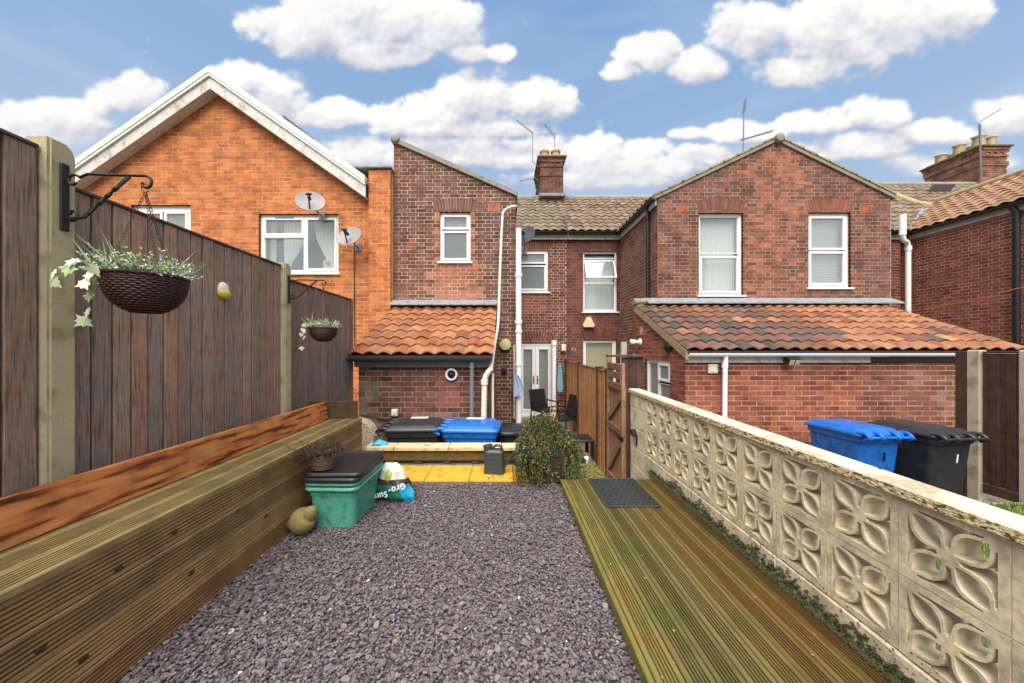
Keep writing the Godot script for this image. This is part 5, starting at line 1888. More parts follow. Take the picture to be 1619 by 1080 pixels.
	lt.box(Vector3(-0.02, 0.2, 0.05 * sgn - 0.015), Vector3(0.1, 0.25, 0.05 * sgn + 0.015), 0.004)
	obj(lt, "latch", M.iron, G)
	# dark screen beside the gate
	var Sx := thing("dark_timber_screen", "dark brown timber screen beside the gate in front of the lean-to window", "fence", Vector3(1.85, -0.6, -4.75))
	for i in 3:
		var mb := MB.new()
		mb.col = vary(lin(92, 58, 46), 0.1)
		mb.uo = Vector2(i * 1.3, i)
		mb.box(Vector3(1.60 + i * 0.098, -0.6, -4.72), Vector3(1.695 + i * 0.098, 1.21, -4.70), 0.003, 1)
		obj(mb, "board", M.fence_dark, Sx)
	var sr := MB.new()
	sr.col = lin(104, 74, 58)
	sr.box(Vector3(1.40, 1.215, -4.76), Vector3(1.91, 1.245, -4.66), 0.004)
	obj(sr, "capping", M.fence_dark, Sx)

# ---------------------------------------------------------------- neighbour's fence on the right
func make_right_fence() -> void:
	var X := 5.9
	var P := thing("closeboard_fence", "chocolate brown closeboard fence panel behind the black wheeled bin", "fence", Vector3(X, -0.45, -4.1))
	for i in 15:
		var mb := MB.new()
		mb.col = vary(lin(92, 62, 52), 0.12)
		mb.uo = Vector2(rng.randf() * 5, rng.randf() * 5)
		var za := 4.28 - i * 0.07
		mb.box(Vector3(X - 0.006 - 0.012 * (i % 2), -0.32, -za), Vector3(X + 0.008 - 0.012 * (i % 2), 1.27, -za + 0.076), 0.002, 1)
		obj(mb, "board", M.fence_dark, P)
	var gb := MB.new()
	gb.col = lin(96, 76, 58)
	gb.box(Vector3(X - 0.022, -0.44, -4.27), Vector3(X + 0.012, -0.325, -3.2), 0.004, 2)
	obj(gb, "gravel_board", M.fence_dark, P)
	var cp := MB.new()
	cp.col = lin(70, 48, 42)
	cp.box(Vector3(X - 0.022, 1.272, -4.27), Vector3(X + 0.03, 1.295, -3.2), 0.003, 2)
	obj(cp, "capping_rail", M.fence_dark, P)
	for e in [[4.355, "concrete fence post between brown boards beside the black bin"], [3.91, "concrete fence post at the near end of the chocolate brown panel"]]:
		var Q := thing("concrete_post", e[1], "post", Vector3(X, -0.6, -e[0]))
		var mb := MB.new()
		mb.box(Vector3(X - 0.025, -0.6, -e[0] - 0.064), Vector3(X + 0.075, 1.31, -e[0] + 0.064), 0.012)
		obj(mb, "shaft", M.concrete_light, Q)
	var E := thing("timber_fence_board", "wide brown timber board on the far side of the concrete post", "fence", Vector3(X, -0.6, -4.6))
	for i in 1:
		var mb := MB.new()
		mb.col = vary(lin(96, 68, 56), 0.08)
		mb.box(Vector3(X - 0.02, -0.6, -4.53), Vector3(X + 0.0, 1.29, -4.424), 0.003, 1)
		obj(mb, "board", M.fence_dark, E)

# ---------------------------------------------------------------- slate chippings
func make_slate() -> void:
	var shapes := []
	for k in 6:
		var q := PackedVector2Array()
		var n := 5 + k % 3
		for i in n:
			var t := TAU * (i + rng.randf_range(-0.28, 0.28)) / n
			var r := rng.randf_range(0.55, 1.0)
			q.append(Vector2(cos(t) * r, sin(t) * r * rng.randf_range(0.55, 0.8)))
		var mb := MB.new()
		mb.xf = Transform3D(Basis(Vector3.RIGHT, -PI / 2), Vector3.ZERO)
		var hull := Geometry2D.convex_hull(q)
		hull.remove_at(hull.size() - 1)
		mb.prism(hull, -0.11, 0.11)
		shapes.append(mb.mesh(M.slate))
	var tones := [lin(122, 111, 113), lin(106, 95, 98), lin(138, 127, 129), lin(92, 82, 86), lin(114, 103, 107), lin(128, 117, 116)]
	var G := Node3D.new()
	G.name = "slate_chippings"
	add_child(G)
	G.position = Vector3(-0.5, -0.03, -2.2)
	wpos[G] = G.position
	tag(G, "purple grey slate chippings covering the garden floor", "gravel")
	stuff(G)
	var xs := [[], [], [], [], [], []]
	var cs := [[], [], [], [], [], []]
	var N := 64000
	for i in N:
		var z := -rng.randf_range(0.75, 3.5)
		if i > N - 3500: z = rng.randf_range(-0.75, 0.7)
		var x := rng.randf_range(-1.56, 0.552)
		if z < -3.47: continue
		var s := rng.randf_range(0.0055, 0.0135)
		if rng.randf() < 0.06: s *= 1.9
		var k := rng.randi() % 6
		var tilt := rng.randf_range(0.0, 0.32)
		var B := Basis(Vector3.UP, rng.randf() * TAU) * Basis(Vector3.RIGHT, tilt) * Basis(Vector3.UP, rng.randf() * TAU)
		xs[k].append(Transform3D(B.scaled_local(Vector3(s, s * rng.randf_range(0.7, 1.3), s)), Vector3(x, -0.028 + rng.randf_range(0.0, 0.022) + tilt * s * 0.25, z)))
		var c := vary(tones[rng.randi() % 6], 0.13, 0.025)
		var u := rng.randf()
		if u < 0.004: c = lin(196, 188, 178)
		elif u < 0.02: c = lin(150, 112, 92)
		cs[k].append(c)
	for k in 6:
		stuff(multi("chippings", shapes[k], xs[k], cs[k], G))

# ---------------------------------------------------------------- hanging baskets
func curve(p: Array, n := 16) -> Array:                    # smooth run through points
	var c := Curve3D.new()
	for i in p.size():
		var t: Vector3 = (p[mini(i + 1, p.size() - 1)] - p[maxi(i - 1, 0)]) / 6.0
		c.add_point(p[i], -t, t)
	var out := []
	for i in n + 1: out.append(c.sample_baked(c.get_baked_length() * i / n))
	return out

func scroll(c: Vector3, ax: Vector3, ay: Vector3, r0: float, r1: float, a0: float, turns: float, n := 14) -> Array:
	var out := []
	for i in n + 1:
		var t := float(i) / n
		var a := a0 + turns * TAU * t
		out.append(c + (ax * cos(a) + ay * sin(a)) * lerpf(r0, r1, t))
	return out

func bracket(label: String, z: float, yt: float, reach: float, s: float) -> Vector3:
	var x := -2.17
	var Bk := thing("iron_bracket", label, "bracket", Vector3(x, yt - 0.3 * s, -z), "wrought iron basket brackets")
	var pl := MB.new()
	pl.box(Vector3(x + 0.001, yt - 0.28 * s, -z - 0.018), Vector3(x + 0.012, yt + 0.05 * s, -z + 0.018), 0.003)
	obj(pl, "back_plate", M.iron, Bk)
	var arm := MB.new()
	var pts := scroll(Vector3(x + 0.05 * s, yt - 0.035 * s, -z), Vector3.RIGHT, Vector3.UP, 0.012 * s, 0.035 * s, -0.4, -0.85)
	pts.append_array([Vector3(x + 0.12 * s, yt, -z), Vector3(x + reach * 0.5, yt - 0.004, -z), Vector3(x + reach - 0.05 * s, yt - 0.008, -z)])
	pts.append_array(scroll(Vector3(x + reach - 0.02 * s, yt - 0.045 * s, -z), Vector3.RIGHT, Vector3.UP, 0.037 * s, 0.014 * s, PI / 2, -0.8))
	arm.tube(pts, 0.0065 * sqrt(s), -1, 6)
	obj(arm, "arm", M.iron, Bk)
	var st := MB.new()
	var sp := scroll(Vector3(x + 0.045 * s, yt - 0.2 * s, -z), Vector3.RIGHT, Vector3.UP, 0.01 * s, 0.035 * s, PI, -0.9)
	sp.append(Vector3(x + 0.1 * s, yt - 0.215 * s, -z))
	var e := Vector3(x + reach - 0.1 * s, yt - 0.012, -z)
	var b: Vector3 = sp[-1]
	st.tube(sp, 0.007 * sqrt(s), -1, 6)
	# twisted flat bar
	var n := 40
	var u := (e - b).normalized()
	var v := u.cross(Vector3(0, 0, 1)).normalized()
	var prev := []
	for i in n + 1:
		var t := float(i) / n
		var tw := clampf((t - 0.25) / 0.5, 0, 1) * TAU * 1.5
		var c := b.lerp(e, t)
		var h := (v * cos(tw) + Vector3(0, 0, 1) * sin(tw)) * 0.008 * sqrt(s)
		var w := u.cross(h).normalized() * 0.004 * sqrt(s)
		var ring := [c + h + w, c - h + w, c - h - w, c + h - w]
		if i > 0:
			for k in 4: st.quad(prev[k], prev[(k + 1) % 4], ring[(k + 1) % 4], ring[k])
		prev = ring
	obj(st, "twisted_stay", M.iron, Bk)
	return Vector3(x + reach - 0.02 * s, yt - 0.09 * s, -z)

func leaf_into(mb: MB, p: Vector3, d: Vector3, side: Vector3, l: float, w: float) -> void:
	var m := p + d * l * 0.45
	var up := d.cross(side).normalized() * w * 0.25
	mb.tri(p, m + side * w * 0.5 + up, p + d * l)
	mb.tri(p, p + d * l, m - side * w * 0.5 + up)

func rand_dir(up := 0.0) -> Vector3:
	var a := rng.randf() * TAU
	var y := rng.randf_range(-1, 1)
	return (Vector3(cos(a) * sqrt(1 - y * y), y, sin(a) * sqrt(1 - y * y)) + Vector3(0, up, 0)).normalized()

func basket(label: String, hook: Vector3, c: Vector3, R: float, depth: float, ivy: int, plants: int, fine := true) -> void:
	# c is the middle of the rim
	var B := thing("hanging_basket", label, "hanging basket", c - Vector3(0, depth, 0), "wicker hanging baskets")
	var rows := 16 if fine else 9
	var weave := MB.new()
	var ns := 26
	for r in rows + 1:
		var t := float(r) / rows
		var y := -depth * (1 - t)
		var rad := R * sqrt(maxf(0.02, 1 - pow(1 - t, 2.3) * 0.86))
		var pts := []
		var n := ns * 2
		for i in n + 1:
			var a := TAU * i / n
			var wv := (1.0 if (i + r) % 2 == 0 else -1.0) * 0.005 * (R / 0.155)
			pts.append(c + Vector3(cos(a) * (rad + wv), y, sin(a) * (rad + wv)))
		weave.col = vary(lin(78, 50, 42), 0.22)
		weave.tube(pts, depth / rows * 0.52, -1, 5, false)
	weave.xf = Transform3D(Basis(), c + Vector3(0, -depth, 0))
	weave.lathe([Vector2(0.001, 0.0), Vector2(R * 0.4, 0.004)], 20)
	var wk := obj(weave, "wicker_bowl", M.wicker, B)
	var rim := MB.new()
	rim.col = lin(62, 42, 38)
	var rp := []
	for i in 37: rp.append(c + Vector3(cos(TAU * i / 36) * (R + 0.004), 0.006, sin(TAU * i / 36) * (R + 0.004)))
	rim.tube(rp, 0.008 * R / 0.155, -1, 6, false)
	for k in ns:
		var a := TAU * k / ns
		rim.tube([c + Vector3(cos(a) * R * 0.99, 0, sin(a) * R * 0.99), c + Vector3(cos(a) * R * 0.9, -depth * 0.5, sin(a) * R * 0.9), c + Vector3(cos(a) * R * 0.5, -depth * 0.97, sin(a) * R * 0.5)], 0.003, -1, 4, false)
	obj(rim, "rim", M.wicker, wk)
	var so := MB.new()
	so.xf = Transform3D(Basis(), c + Vector3(0, -0.03, 0))
	so.lathe([Vector2(R * 0.93, 0.0), Vector2(R * 0.5, 0.025), Vector2(0.001, 0.03)], 20)
	obj(so, "moss_liner", M.soil, B)
	# chains
	for k in 3:
		var a := TAU * k / 3 + 0.5
		var ch := MB.new()
		var e := c + Vector3(cos(a) * R * 0.96, 0.01, sin(a) * R * 0.96)
		var n := int(hook.distance_to(e) / 0.017)
		for i in n:
			var p := hook.lerp(e, (i + 0.5) / n)
			var d := (e - hook).normalized()
			var s := d.cross(Vector3(0, 0, 1)).normalized() if i % 2 else d.cross(Vector3(1, 0, 0.3)).normalized()
			var lk := []
			for j in 9: lk.append(p + d * cos(TAU * j / 8) * 0.0105 + s * sin(TAU * j / 8) * 0.0055)
			ch.tube(lk, 0.0016, -1, 4, false)
		obj(ch, "chain", M.rust, B)
	var hk := MB.new()
	hk.tube(scroll(hook + Vector3(0, 0.02, 0), Vector3.RIGHT, Vector3.UP, 0.02, 0.02, 0, 0.9), 0.002, -1, 5)
	obj(hk, "hook_ring", M.rust, B)
	# planting: sprigs, blades and small flowers
	var fo := MB.new()
	var pale := [lin(190, 202, 160), lin(216, 222, 196), lin(150, 168, 112), lin(120, 144, 88), lin(176, 186, 168), lin(206, 206, 214)]
	for i in plants:
		var a := rng.randf() * TAU
		var rr := R * sqrt(rng.randf())
		var p := c + Vector3(cos(a) * rr, -0.005, sin(a) * rr)
		var outw := Vector3(cos(a), 0, sin(a))
		var d := (Vector3.UP * rng.randf_range(0.5, 1.2) + outw * rr / R * rng.randf_range(0.3, 1.1) + rand_dir() * 0.4).normalized()
		var h := rng.randf_range(0.04, 0.14) * (R / 0.155)
		if rng.randf() < 0.14:                                # long grassy blade
			fo.col = vary(lin(168, 176, 132), 0.2)
			var q := p + d * h * 1.7
			leaf_into(fo, p, (q - p).normalized(), d.cross(rand_dir()).normalized(), h * 1.8, 0.007)
			continue
		fo.col = lin(120, 132, 92)
		fo.tube([p, p + d * h], 0.0012, -1, 3, false)
		var col: Color = pale[rng.randi() % 6]
		for j in 9:
			fo.col = vary(col, 0.16, 0.05)
			var s := p + d * h * rng.randf_range(0.25, 1.05)
			var ld := (rand_dir(0.3) + d * 0.4).normalized()
			leaf_into(fo, s, ld, ld.cross(rand_dir()).normalized(), rng.randf_range(0.010, 0.022) * R / 0.155, rng.randf_range(0.006, 0.012) * R / 0.155)
	for i in plants / 14:                                    # pale yellow and white flower heads
		var a := rng.randf() * TAU
		var p := c + Vector3(cos(a) * R * rng.randf(), rng.randf_range(0.02, 0.05), sin(a) * R * rng.randf())
		fo.col = lin(226, 222, 150) if i % 3 == 0 else lin(232, 230, 222)
		for j in 12:
			var ld := rand_dir(0.6)
			leaf_into(fo, p, ld, ld.cross(rand_dir()).normalized(), 0.02 * R / 0.155, 0.012 * R / 0.155)
	obj(fo, "planting", M.leaf, B)
	# trailing ivy with lobed leaves
	var stem := MB.new()
	stem.col = lin(120, 116, 84)
	var lp := []
	for k in 3:
		var dirx := Vector3(-1, 0, 0.15 * k) if k < 2 else Vector3(-0.5, 0, 1)
		var s := c + dirx.normalized() * R * 0.85 + Vector3(0, 0.02, 0)
		var dn := 0.34 if k == 0 else (0.16 if k == 1 else 0.12)
		var path := curve([s, s + dirx * R * 0.5 + Vector3(0, 0.025, 0), s + dirx * R * 0.9 + Vector3(0, -dn * 0.35, 0), s + dirx * R * (1.25 if k == 0 else 0.8) + Vector3(0, -dn * 0.8, 0)], 12)
		var one_stem := MB.new()
		one_stem.col = stem.col
		one_stem.tube(path, 0.002, 0.001, 4)
		obj(one_stem, "ivy_stem", M.leaf, B)
		for i in ivy: lp.append(path[clampi(int((i + 0.7) / ivy * 12), 0, 12)])
	var lobe := MB.new()
	var out := PackedVector2Array()
	for e in [[0, -0.3], [0.32, -0.42], [0.42, -0.12], [0.85, 0.02], [0.46, 0.22], [0.4, 0.55], [0.2, 0.5], [0, 1.0]]:
		out.append(Vector2(e[0], e[1]))
	for i in range(6, 0, -1): out.append(Vector2(-out[i].x, out[i].y))
	lobe.col = Color(1, 1, 1)
	lobe.prism(out, -0.03, 0.03)
	var greens := [lin(226, 232, 206), lin(200, 216, 170), lin(236, 238, 224), lin(168, 190, 130)]
	for i in lp.size():
		var mesh := lobe
		var one := MB.new()
		one.col = greens[i % 4]
		one.xf = Transform3D((Basis(Vector3.UP, rng.randf_range(-0.9, 0.9)) * Basis(Vector3.RIGHT, rng.randf_range(-0.6, 0.4)) * Basis(Vector3(0, 0, 1), PI + rng.randf_range(-0.9, 0.9))).scaled(Vector3.ONE * rng.randf_range(0.032, 0.052) * (R / 0.155)), lp[i] + rand_dir() * 0.02 * (R / 0.155))
		one.prism(out, -0.03, 0.03)
		obj(one, "ivy_leaf", M.leaf, B)

func make_hanging_baskets() -> void:
	var h1 := bracket("black wrought iron bracket with a twisted stay on the near concrete post", 1.715, 2.19, 0.425, 1.0)
	basket("large dark wicker hanging basket of pale artificial plants and trailing ivy", h1, Vector3(h1.x + 0.005, 1.675, h1.z), 0.15, 0.165, 6, 330)
	var h2 := bracket("thin black wrought iron bracket on the far concrete post", 3.51, 2.025, 0.37, 0.85)
	basket("small dark wicker hanging basket of pale plants by the far post", h2, Vector3(h2.x, 1.53, h2.z), 0.122, 0.125, 3, 150, false)
	# oval solar light on the fence
	var p := at(350, 459, 2.226 * F / (VX - 350))
	var L := thing("fence_light", "oval white and yellow solar light on the dark fence boards", "light", p)
	var a := MB.new()
	a.col = lin(222, 206, 198)
	a.xf = Transform3D(Basis(Vector3(0, 0, 1), -PI / 2) * Basis(Vector3.UP, 0.0), p + Vector3(0.0, 0, 0))
	a.lathe([Vector2(0.066, 0.0), Vector2(0.066, 0.014), Vector2(0.055, 0.032), Vector2(0.03, 0.042), Vector2(0.001, 0.045)], 20, 1.0, 0.8)
	obj(a, "housing", M.plain, L)
	var b := MB.new()
	b.col = lin(210, 188, 80)
	b.xf = Transform3D(Basis(Vector3(0, 0, 1), -PI / 2), p + Vector3(0.012, -0.028, 0.0))
	b.lathe([Vector2(0.042, 0.0), Vector2(0.042, 0.018), Vector2(0.03, 0.036), Vector2(0.001, 0.042)], 16, 1.0, 1.25)
	obj(b, "lens", M.plain, L)

# ---------------------------------------------------------------- wheeled bins
func ring(w: float, d: float, r: float, y: float, n := 4) -> Array:   # rounded rectangle at height y
	var out := []
	for q in 4:
		var cx: float = (w / 2 - r) * (1 if q in [0, 3] else -1)
		var cz: float = (d / 2 - r) * (1 if q in [0, 1] else -1)
		for i in n + 1:
			var a := PI / 2 * q + PI / 2 * i / n
			out.append(Vector3(cx + cos(a) * r, y, cz + sin(a) * r))
	return out

func loft(mb: MB, rings: Array, cap_top := true, cap_bottom := true) -> void:
	mb.sheet(rings, true, true)
	var n: int = rings[0].size()
	var m := rings.size() - 1
	for i in range(1, n - 1):
		if cap_top: mb.tri(rings[m][0], rings[m][i + 1], rings[m][i])
		if cap_bottom: mb.tri(rings[0][0], rings[0][i], rings[0][i + 1])

# local: hinge and wheels at +z, front at -z; base at y = 0
func wheeled_bin(called: String, label: String, T: Transform3D, tall: float, m: Material, mark: Color, sticker: bool) -> void:
	var B := thing(called, label, "bin", T.origin, "wheeled bins")
	var w := 0.56
	var d := 0.70
	var h := tall - 0.1
	var body := MB.new()
	body.xf = T
	loft(body, [ring(w * 0.78, d * 0.72, 0.05, 0.04), ring(w * 0.80, d * 0.74, 0.05, 0.10), ring(w * 0.93, d * 0.93, 0.05, h - 0.08), ring(w * 0.95, d * 0.95, 0.05, h - 0.07), ring(w * 0.985, d * 0.985, 0.05, h - 0.065), ring(w * 0.985, d * 0.985, 0.05, h)], true, true)
	for k in [-1, 1]:                                        # moulded ribs on the sides
		for zz in [-0.18, 0.02]:
			body.box(Vector3(k * w * 0.46 - 0.012, h - 0.2, zz - 0.012), Vector3(k * w * 0.46 + 0.012, h - 0.06, zz + 0.012), 0.003)
	var bo := obj(body, "body", m, B)
	var lid := MB.new()
	lid.xf = T
	var rs := []
	for e in [[1.04, 1.05, 0.0], [1.06, 1.07, 0.012], [1.05, 1.06, 0.035], [0.96, 0.97, 0.055], [0.9, 0.92, 0.06], [0.84, 0.82, 0.085], [0.6, 0.6, 0.095], [0.2, 0.2, 0.1]]:
		rs.append(ring(w * e[0], d * e[1], 0.06 * e[0], h + 0.002 + e[2]))
	loft(lid, rs, true, true)
	for k in [-0.55, 0.55]:                                  # pads on the lid
		lid.box(Vector3(k * w * 0.5 - 0.05, h + 0.06, -d * 0.44), Vector3(k * w * 0.5 + 0.05, h + 0.09, -d * 0.30), 0.012)
	var lo := obj(lid, "lid", m, B)
	var hd := MB.new()
	hd.xf = T
	hd.tube([Vector3(-w * 0.5, h + 0.01, d * 0.6), Vector3(w * 0.5, h + 0.01, d * 0.6)], 0.017, -1, 8)
	for k in [-0.47, -0.18, 0.18, 0.47]:
		hd.tube(curve([Vector3(k * w, h + 0.045, d * 0.44), Vector3(k * w, h + 0.05, d * 0.56), Vector3(k * w, h + 0.01, d * 0.63), Vector3(k * w, h - 0.03, d * 0.54)], 6), 0.026, 0.022, 7)
	obj(hd, "handle", m, B)
	for k in [-1, 1]:
		var wl := MB.new()
		wl.xf = T * Transform3D(Basis(Vector3(0, 0, 1), PI / 2), Vector3(k * w * 0.40 + 0.025, 0.1, d * 0.42))
		wl.lathe([Vector2(0.001, 0.0), Vector2(0.09, 0.0), Vector2(0.1, 0.01), Vector2(0.1, 0.04), Vector2(0.09, 0.05), Vector2(0.001, 0.05)], 18)
		obj(wl, "wheel", M.rubber, B)
	if mark.a > 0:
		var n := MB.new()
		n.xf = T
		n.col = mark
		n.xf = T * Transform3D(Basis(Vector3.RIGHT, 0.09), Vector3(0.06, h - 0.24, d * 0.452))
		n.box(Vector3(-0.011, -0.05, 0.0), Vector3(0.011, 0.05, 0.004))
		obj(n, "number_mark", M.print, bo)
	if sticker:
		var s := MB.new()
		s.xf = T
		s.col = lin(222, 222, 214)
		s.box(Vector3(-0.2, h + 0.099, -0.13), Vector3(-0.1, h + 0.1035, 0.1), 0.0)
		obj(s, "sticker", M.print, lo)

func turn(a: float, p: Vector3) -> Transform3D:
	return Transform3D(Basis(Vector3.UP, a), p)

func make_bins() -> void:
	# beside the lean-to, handles to the left
	wheeled_bin("wheeled_bin", "black wheeled bin beside the old brick lean-to behind the coping", turn(-PI / 2 + 0.05, Vector3(-1.155, -0.6, -4.62)), 0.98, M.bin_black, Color(0, 0, 0, 0), true)
	wheeled_bin("wheeled_bin", "blue wheeled bin under the peeling white pipe behind the coping", turn(-PI / 2 - 0.06, Vector3(-0.41, -0.6, -4.60)), 0.975, M.bin_blue, Color(0, 0, 0, 0), true)
	# in the neighbour's yard, handles towards us
	wheeled_bin("wheeled_bin", "blue wheeled bin with a dark number one beyond the cream wall", turn(0.06, Vector3(4.42, -0.6, -4.42)), 0.99, M.bin_blue, lin(24, 26, 34), false)
	wheeled_bin("wheeled_bin", "black wheeled bin with a white number one beyond the cream wall", turn(0.10, Vector3(5.14, -0.6, -4.32)), 1.0, M.bin_black, lin(226, 226, 222), false)
	# round black dustbin
	var p := Vector3(0.06, -0.6, -4.75)
	var D := thing("round_dustbin", "round black plastic dustbin with a domed lid beside the blue bin", "bin", p)
	var b := MB.new()
	b.xf = Transform3D(Basis(), p)
	b.lathe([Vector2(0.001, 0.0), Vector2(0.2, 0.0), Vector2(0.205, 0.02), Vector2(0.25, 0.78), Vector2(0.265, 0.8), Vector2(0.265, 0.82)], 28)
	obj(b, "body", M.black_plastic, D)
	var l := MB.new()
	l.xf = b.xf
	l.lathe([Vector2(0.275, 0.8), Vector2(0.28, 0.83), Vector2(0.26, 0.85), Vector2(0.2, 0.875), Vector2(0.1, 0.89), Vector2(0.001, 0.892)], 28)
	l.tube(curve([p * 0 + Vector3(-0.07, 0.885, 0), Vector3(-0.05, 0.92, 0), Vector3(0.05, 0.92, 0), Vector3(0.07, 0.885, 0)], 8), 0.012, -1, 6)
	obj(l, "lid", M.black_plastic, D)

# ---------------------------------------------------------------- clutter in the garden
func make_clutter() -> void:
	# stacked green recycling boxes
	var bp := Vector3(-1.275, -0.012, -2.84)
	var T := turn(-0.03, bp)
	var G := thing("recycling_box", "green plastic recycling box, lower of the two nested boxes", "box", bp, "green recycling boxes")
	var mb := MB.new()
	mb.xf = T
	loft(mb, [ring(0.31, 0.46, 0.045, 0.0), ring(0.315, 0.465, 0.05, 0.01), ring(0.345, 0.50, 0.05, 0.24), ring(0.362, 0.515, 0.05, 0.245), ring(0.37, 0.525, 0.05, 0.29)], false, true)
	obj(mb, "tub", M.box_green, G)
	var rm := MB.new()
	rm.xf = T
	loft(rm, [ring(0.375, 0.53, 0.055, 0.288), ring(0.405, 0.56, 0.06, 0.285), ring(0.41, 0.565, 0.06, 0.295), ring(0.40, 0.555, 0.06, 0.312), ring(0.372, 0.525, 0.05, 0.314)], false, false)
	obj(rm, "rim", M.box_green, G)
	var G2 := thing("recycling_box", "green plastic recycling box nested in the lower one", "box", bp + Vector3(0, 0.3, 0), "green recycling boxes")
	var m2 := MB.new()
	m2.xf = T
	loft(m2, [ring(0.30, 0.45, 0.045, 0.1), ring(0.352, 0.507, 0.05, 0.29), ring(0.362, 0.515, 0.05, 0.335)], false, true)
	obj(m2, "tub", M.box_green, G2)
	var r2 := MB.new()
	r2.xf = T
	loft(r2, [ring(0.375, 0.53, 0.055, 0.327), ring(0.405, 0.56, 0.06, 0.324), ring(0.41, 0.565, 0.06, 0.334), ring(0.40, 0.555, 0.06, 0.351), ring(0.366, 0.52, 0.05, 0.353)], false, false)
	obj(r2, "rim", M.box_green, G2)
	for k in 2:
		var Ld := thing("box_lid", ["black plastic lid closing the green recycling box", "black plastic lid lying askew on top of the other lid"][k], "lid", bp + Vector3(0, 0.36 + 0.03 * k, 0), "black box lids")
		var lm := MB.new()
		lm.xf = turn(-0.03 + 0.06 * k, bp + Vector3(0.004 * k, 0.356 + k * 0.034, -0.01 * k))
		var rs := [ring(0.40, 0.56, 0.06, 0.0), ring(0.425, 0.585, 0.065, 0.0), ring(0.43, 0.59, 0.065, 0.012), ring(0.42, 0.58, 0.065, 0.03), ring(0.39, 0.55, 0.055, 0.033)]
		if k == 1: rs.append_array([ring(0.36, 0.52, 0.05, 0.018), ring(0.34, 0.49, 0.05, 0.016), ring(0.2, 0.3, 0.05, 0.024)])
		loft(lm, rs, true, true)
		obj(lm, "lid", M.black_plastic, Ld)
	# dead heather in a wicker pot
	var pp := Vector3(-1.40, 0.405, -2.70)
	var Pt := thing("wicker_plant_pot", "small wicker pot of dead twiggy heather on the black lid", "plant pot", pp)
	var pot := MB.new()
	for r in 9:
		var pts := []
		for i in 33:
			var a := TAU * i / 32
			var rad := 0.075 + 0.018 * r / 8.0 + (0.0035 if (i + r) % 2 else -0.0035)
			pts.append(pp + Vector3(cos(a) * rad, 0.006 + r * 0.0125, sin(a) * rad))
		pot.col = vary(lin(120, 98, 70), 0.25)
		pot.tube(pts, 0.0068, -1, 5, false)
	pot.col = lin(60, 48, 40)
	pot.xf = Transform3D(Basis(), pp)
	pot.lathe([Vector2(0.001, 0.0), Vector2(0.07, 0.0), Vector2(0.085, 0.1), Vector2(0.06, 0.09), Vector2(0.001, 0.088)], 16)
	obj(pot, "pot", M.wicker, Pt)
	var tw := MB.new()
	for i in 90:
		var a := rng.randf() * TAU
		var s := pp + Vector3(cos(a) * 0.05, 0.09, sin(a) * 0.05)
		var far := 1.0 if i > 12 else 1.9
		var d := Vector3(cos(a) * 0.7 - (0.9 if i <= 12 else 0.1), rng.randf_range(0.3, 1.0), sin(a) * 0.7).normalized()
		var e := s + d * 0.08 * far
		var f := e + Vector3(d.x, rng.randf_range(-0.8, 0.3), d.z) * 0.05 * far + rand_dir() * 0.02
		var path := curve([s, s.lerp(e, 0.6) + rand_dir() * 0.012, e, f], 8)
		tw.col = vary(lin(66, 52, 40), 0.3)
		tw.tube(path, 0.003, 0.0015, 4, false)
		for j in range(2, 9):
			for q in 4:
				tw.col = vary(lin(70, 56, 40), 0.35)
				var ld := rand_dir()
				leaf_into(tw, path[j], ld, ld.cross(rand_dir()).normalized(), rng.randf_range(0.012, 0.022), 0.007)
	obj(tw, "dead_stems", M.leaf, Pt)
	# compost bag, standing on its printed top
	var cp := Vector3(-0.985, -0.01, -3.10)
	var Cb := thing("compost_bag", "half empty plastic compost bag with upside down lettering beside the green box", "bag", cp)
	var cb := MB.new()
	var yaw := -0.12
	cb.xf = turn(yaw, cp)
	var bands := [[0.0, 0.145, 0.05, 0.05], [0.05, 0.165, 0.10, 0.03], [0.13, 0.16, 0.105, 0.0], [0.2, 0.145, 0.085, -0.005], [0.26, 0.11, 0.055, -0.01], [0.31, 0.07, 0.025, -0.015], [0.335, 0.03, 0.012, -0.01]]
	var g := []
	for k in bands.size() - 1:
		for sub in 3:
			var t := sub / 3.0
			var row := []
			var y := lerpf(bands[k][0], bands[k + 1][0], t)
			for i in 33:
				var a := TAU * i / 32
				var rx := lerpf(bands[k][1], bands[k + 1][1], t)
				var rz := lerpf(bands[k][2], bands[k + 1][2], t)
				var wr := 1.0 + 0.05 * sin(a * 5 + y * 30) + 0.03 * sin(a * 9 - y * 50)
				row.append(Vector3(cos(a) * rx * wr + lerpf(bands[k][3], bands[k + 1][3], t), y, sin(a) * rz * wr))
			g.append(row)
	var parts := [[0, 4, lin(50, 142, 132)], [3, 10, lin(62, 44, 40)], [9, 13, lin(176, 170, 156)], [12, 18, lin(186, 208, 196)]]
	for e in parts:
		var pm := MB.new()
		pm.xf = cb.xf
		pm.col = e[2]
		pm.sheet(g.slice(e[0], e[1]), true, true)
		obj(pm, "printed_film", M.print, Cb)
	var blue := MB.new()
	blue.xf = cb.xf
	blue.col = lin(40, 160, 196)
	var bg := []
	for row in g.slice(0, 8):
		var r2_ := []
		for i in range(0, 6): r2_.append(row[i] * Vector3(1.015, 1, 1.015))
		bg.append(r2_)
	blue.sheet(bg, false, true)
	obj(blue, "blue_edge", M.print, Cb)
	var band := MB.new()
	band.xf = cb.xf
	band.col = lin(34, 104, 88)
	var gg := []
	for row in g.slice(1, 8):
		var r3 := []
		for i in range(5, 13): r3.append(row[i] * Vector3(1.012, 1, 1.012))
		gg.append(r3)
	band.sheet(gg, false, true)
	obj(band, "green_band", M.print, Cb)
	var fruit := MB.new()
	fruit.col = lin(150, 148, 62)
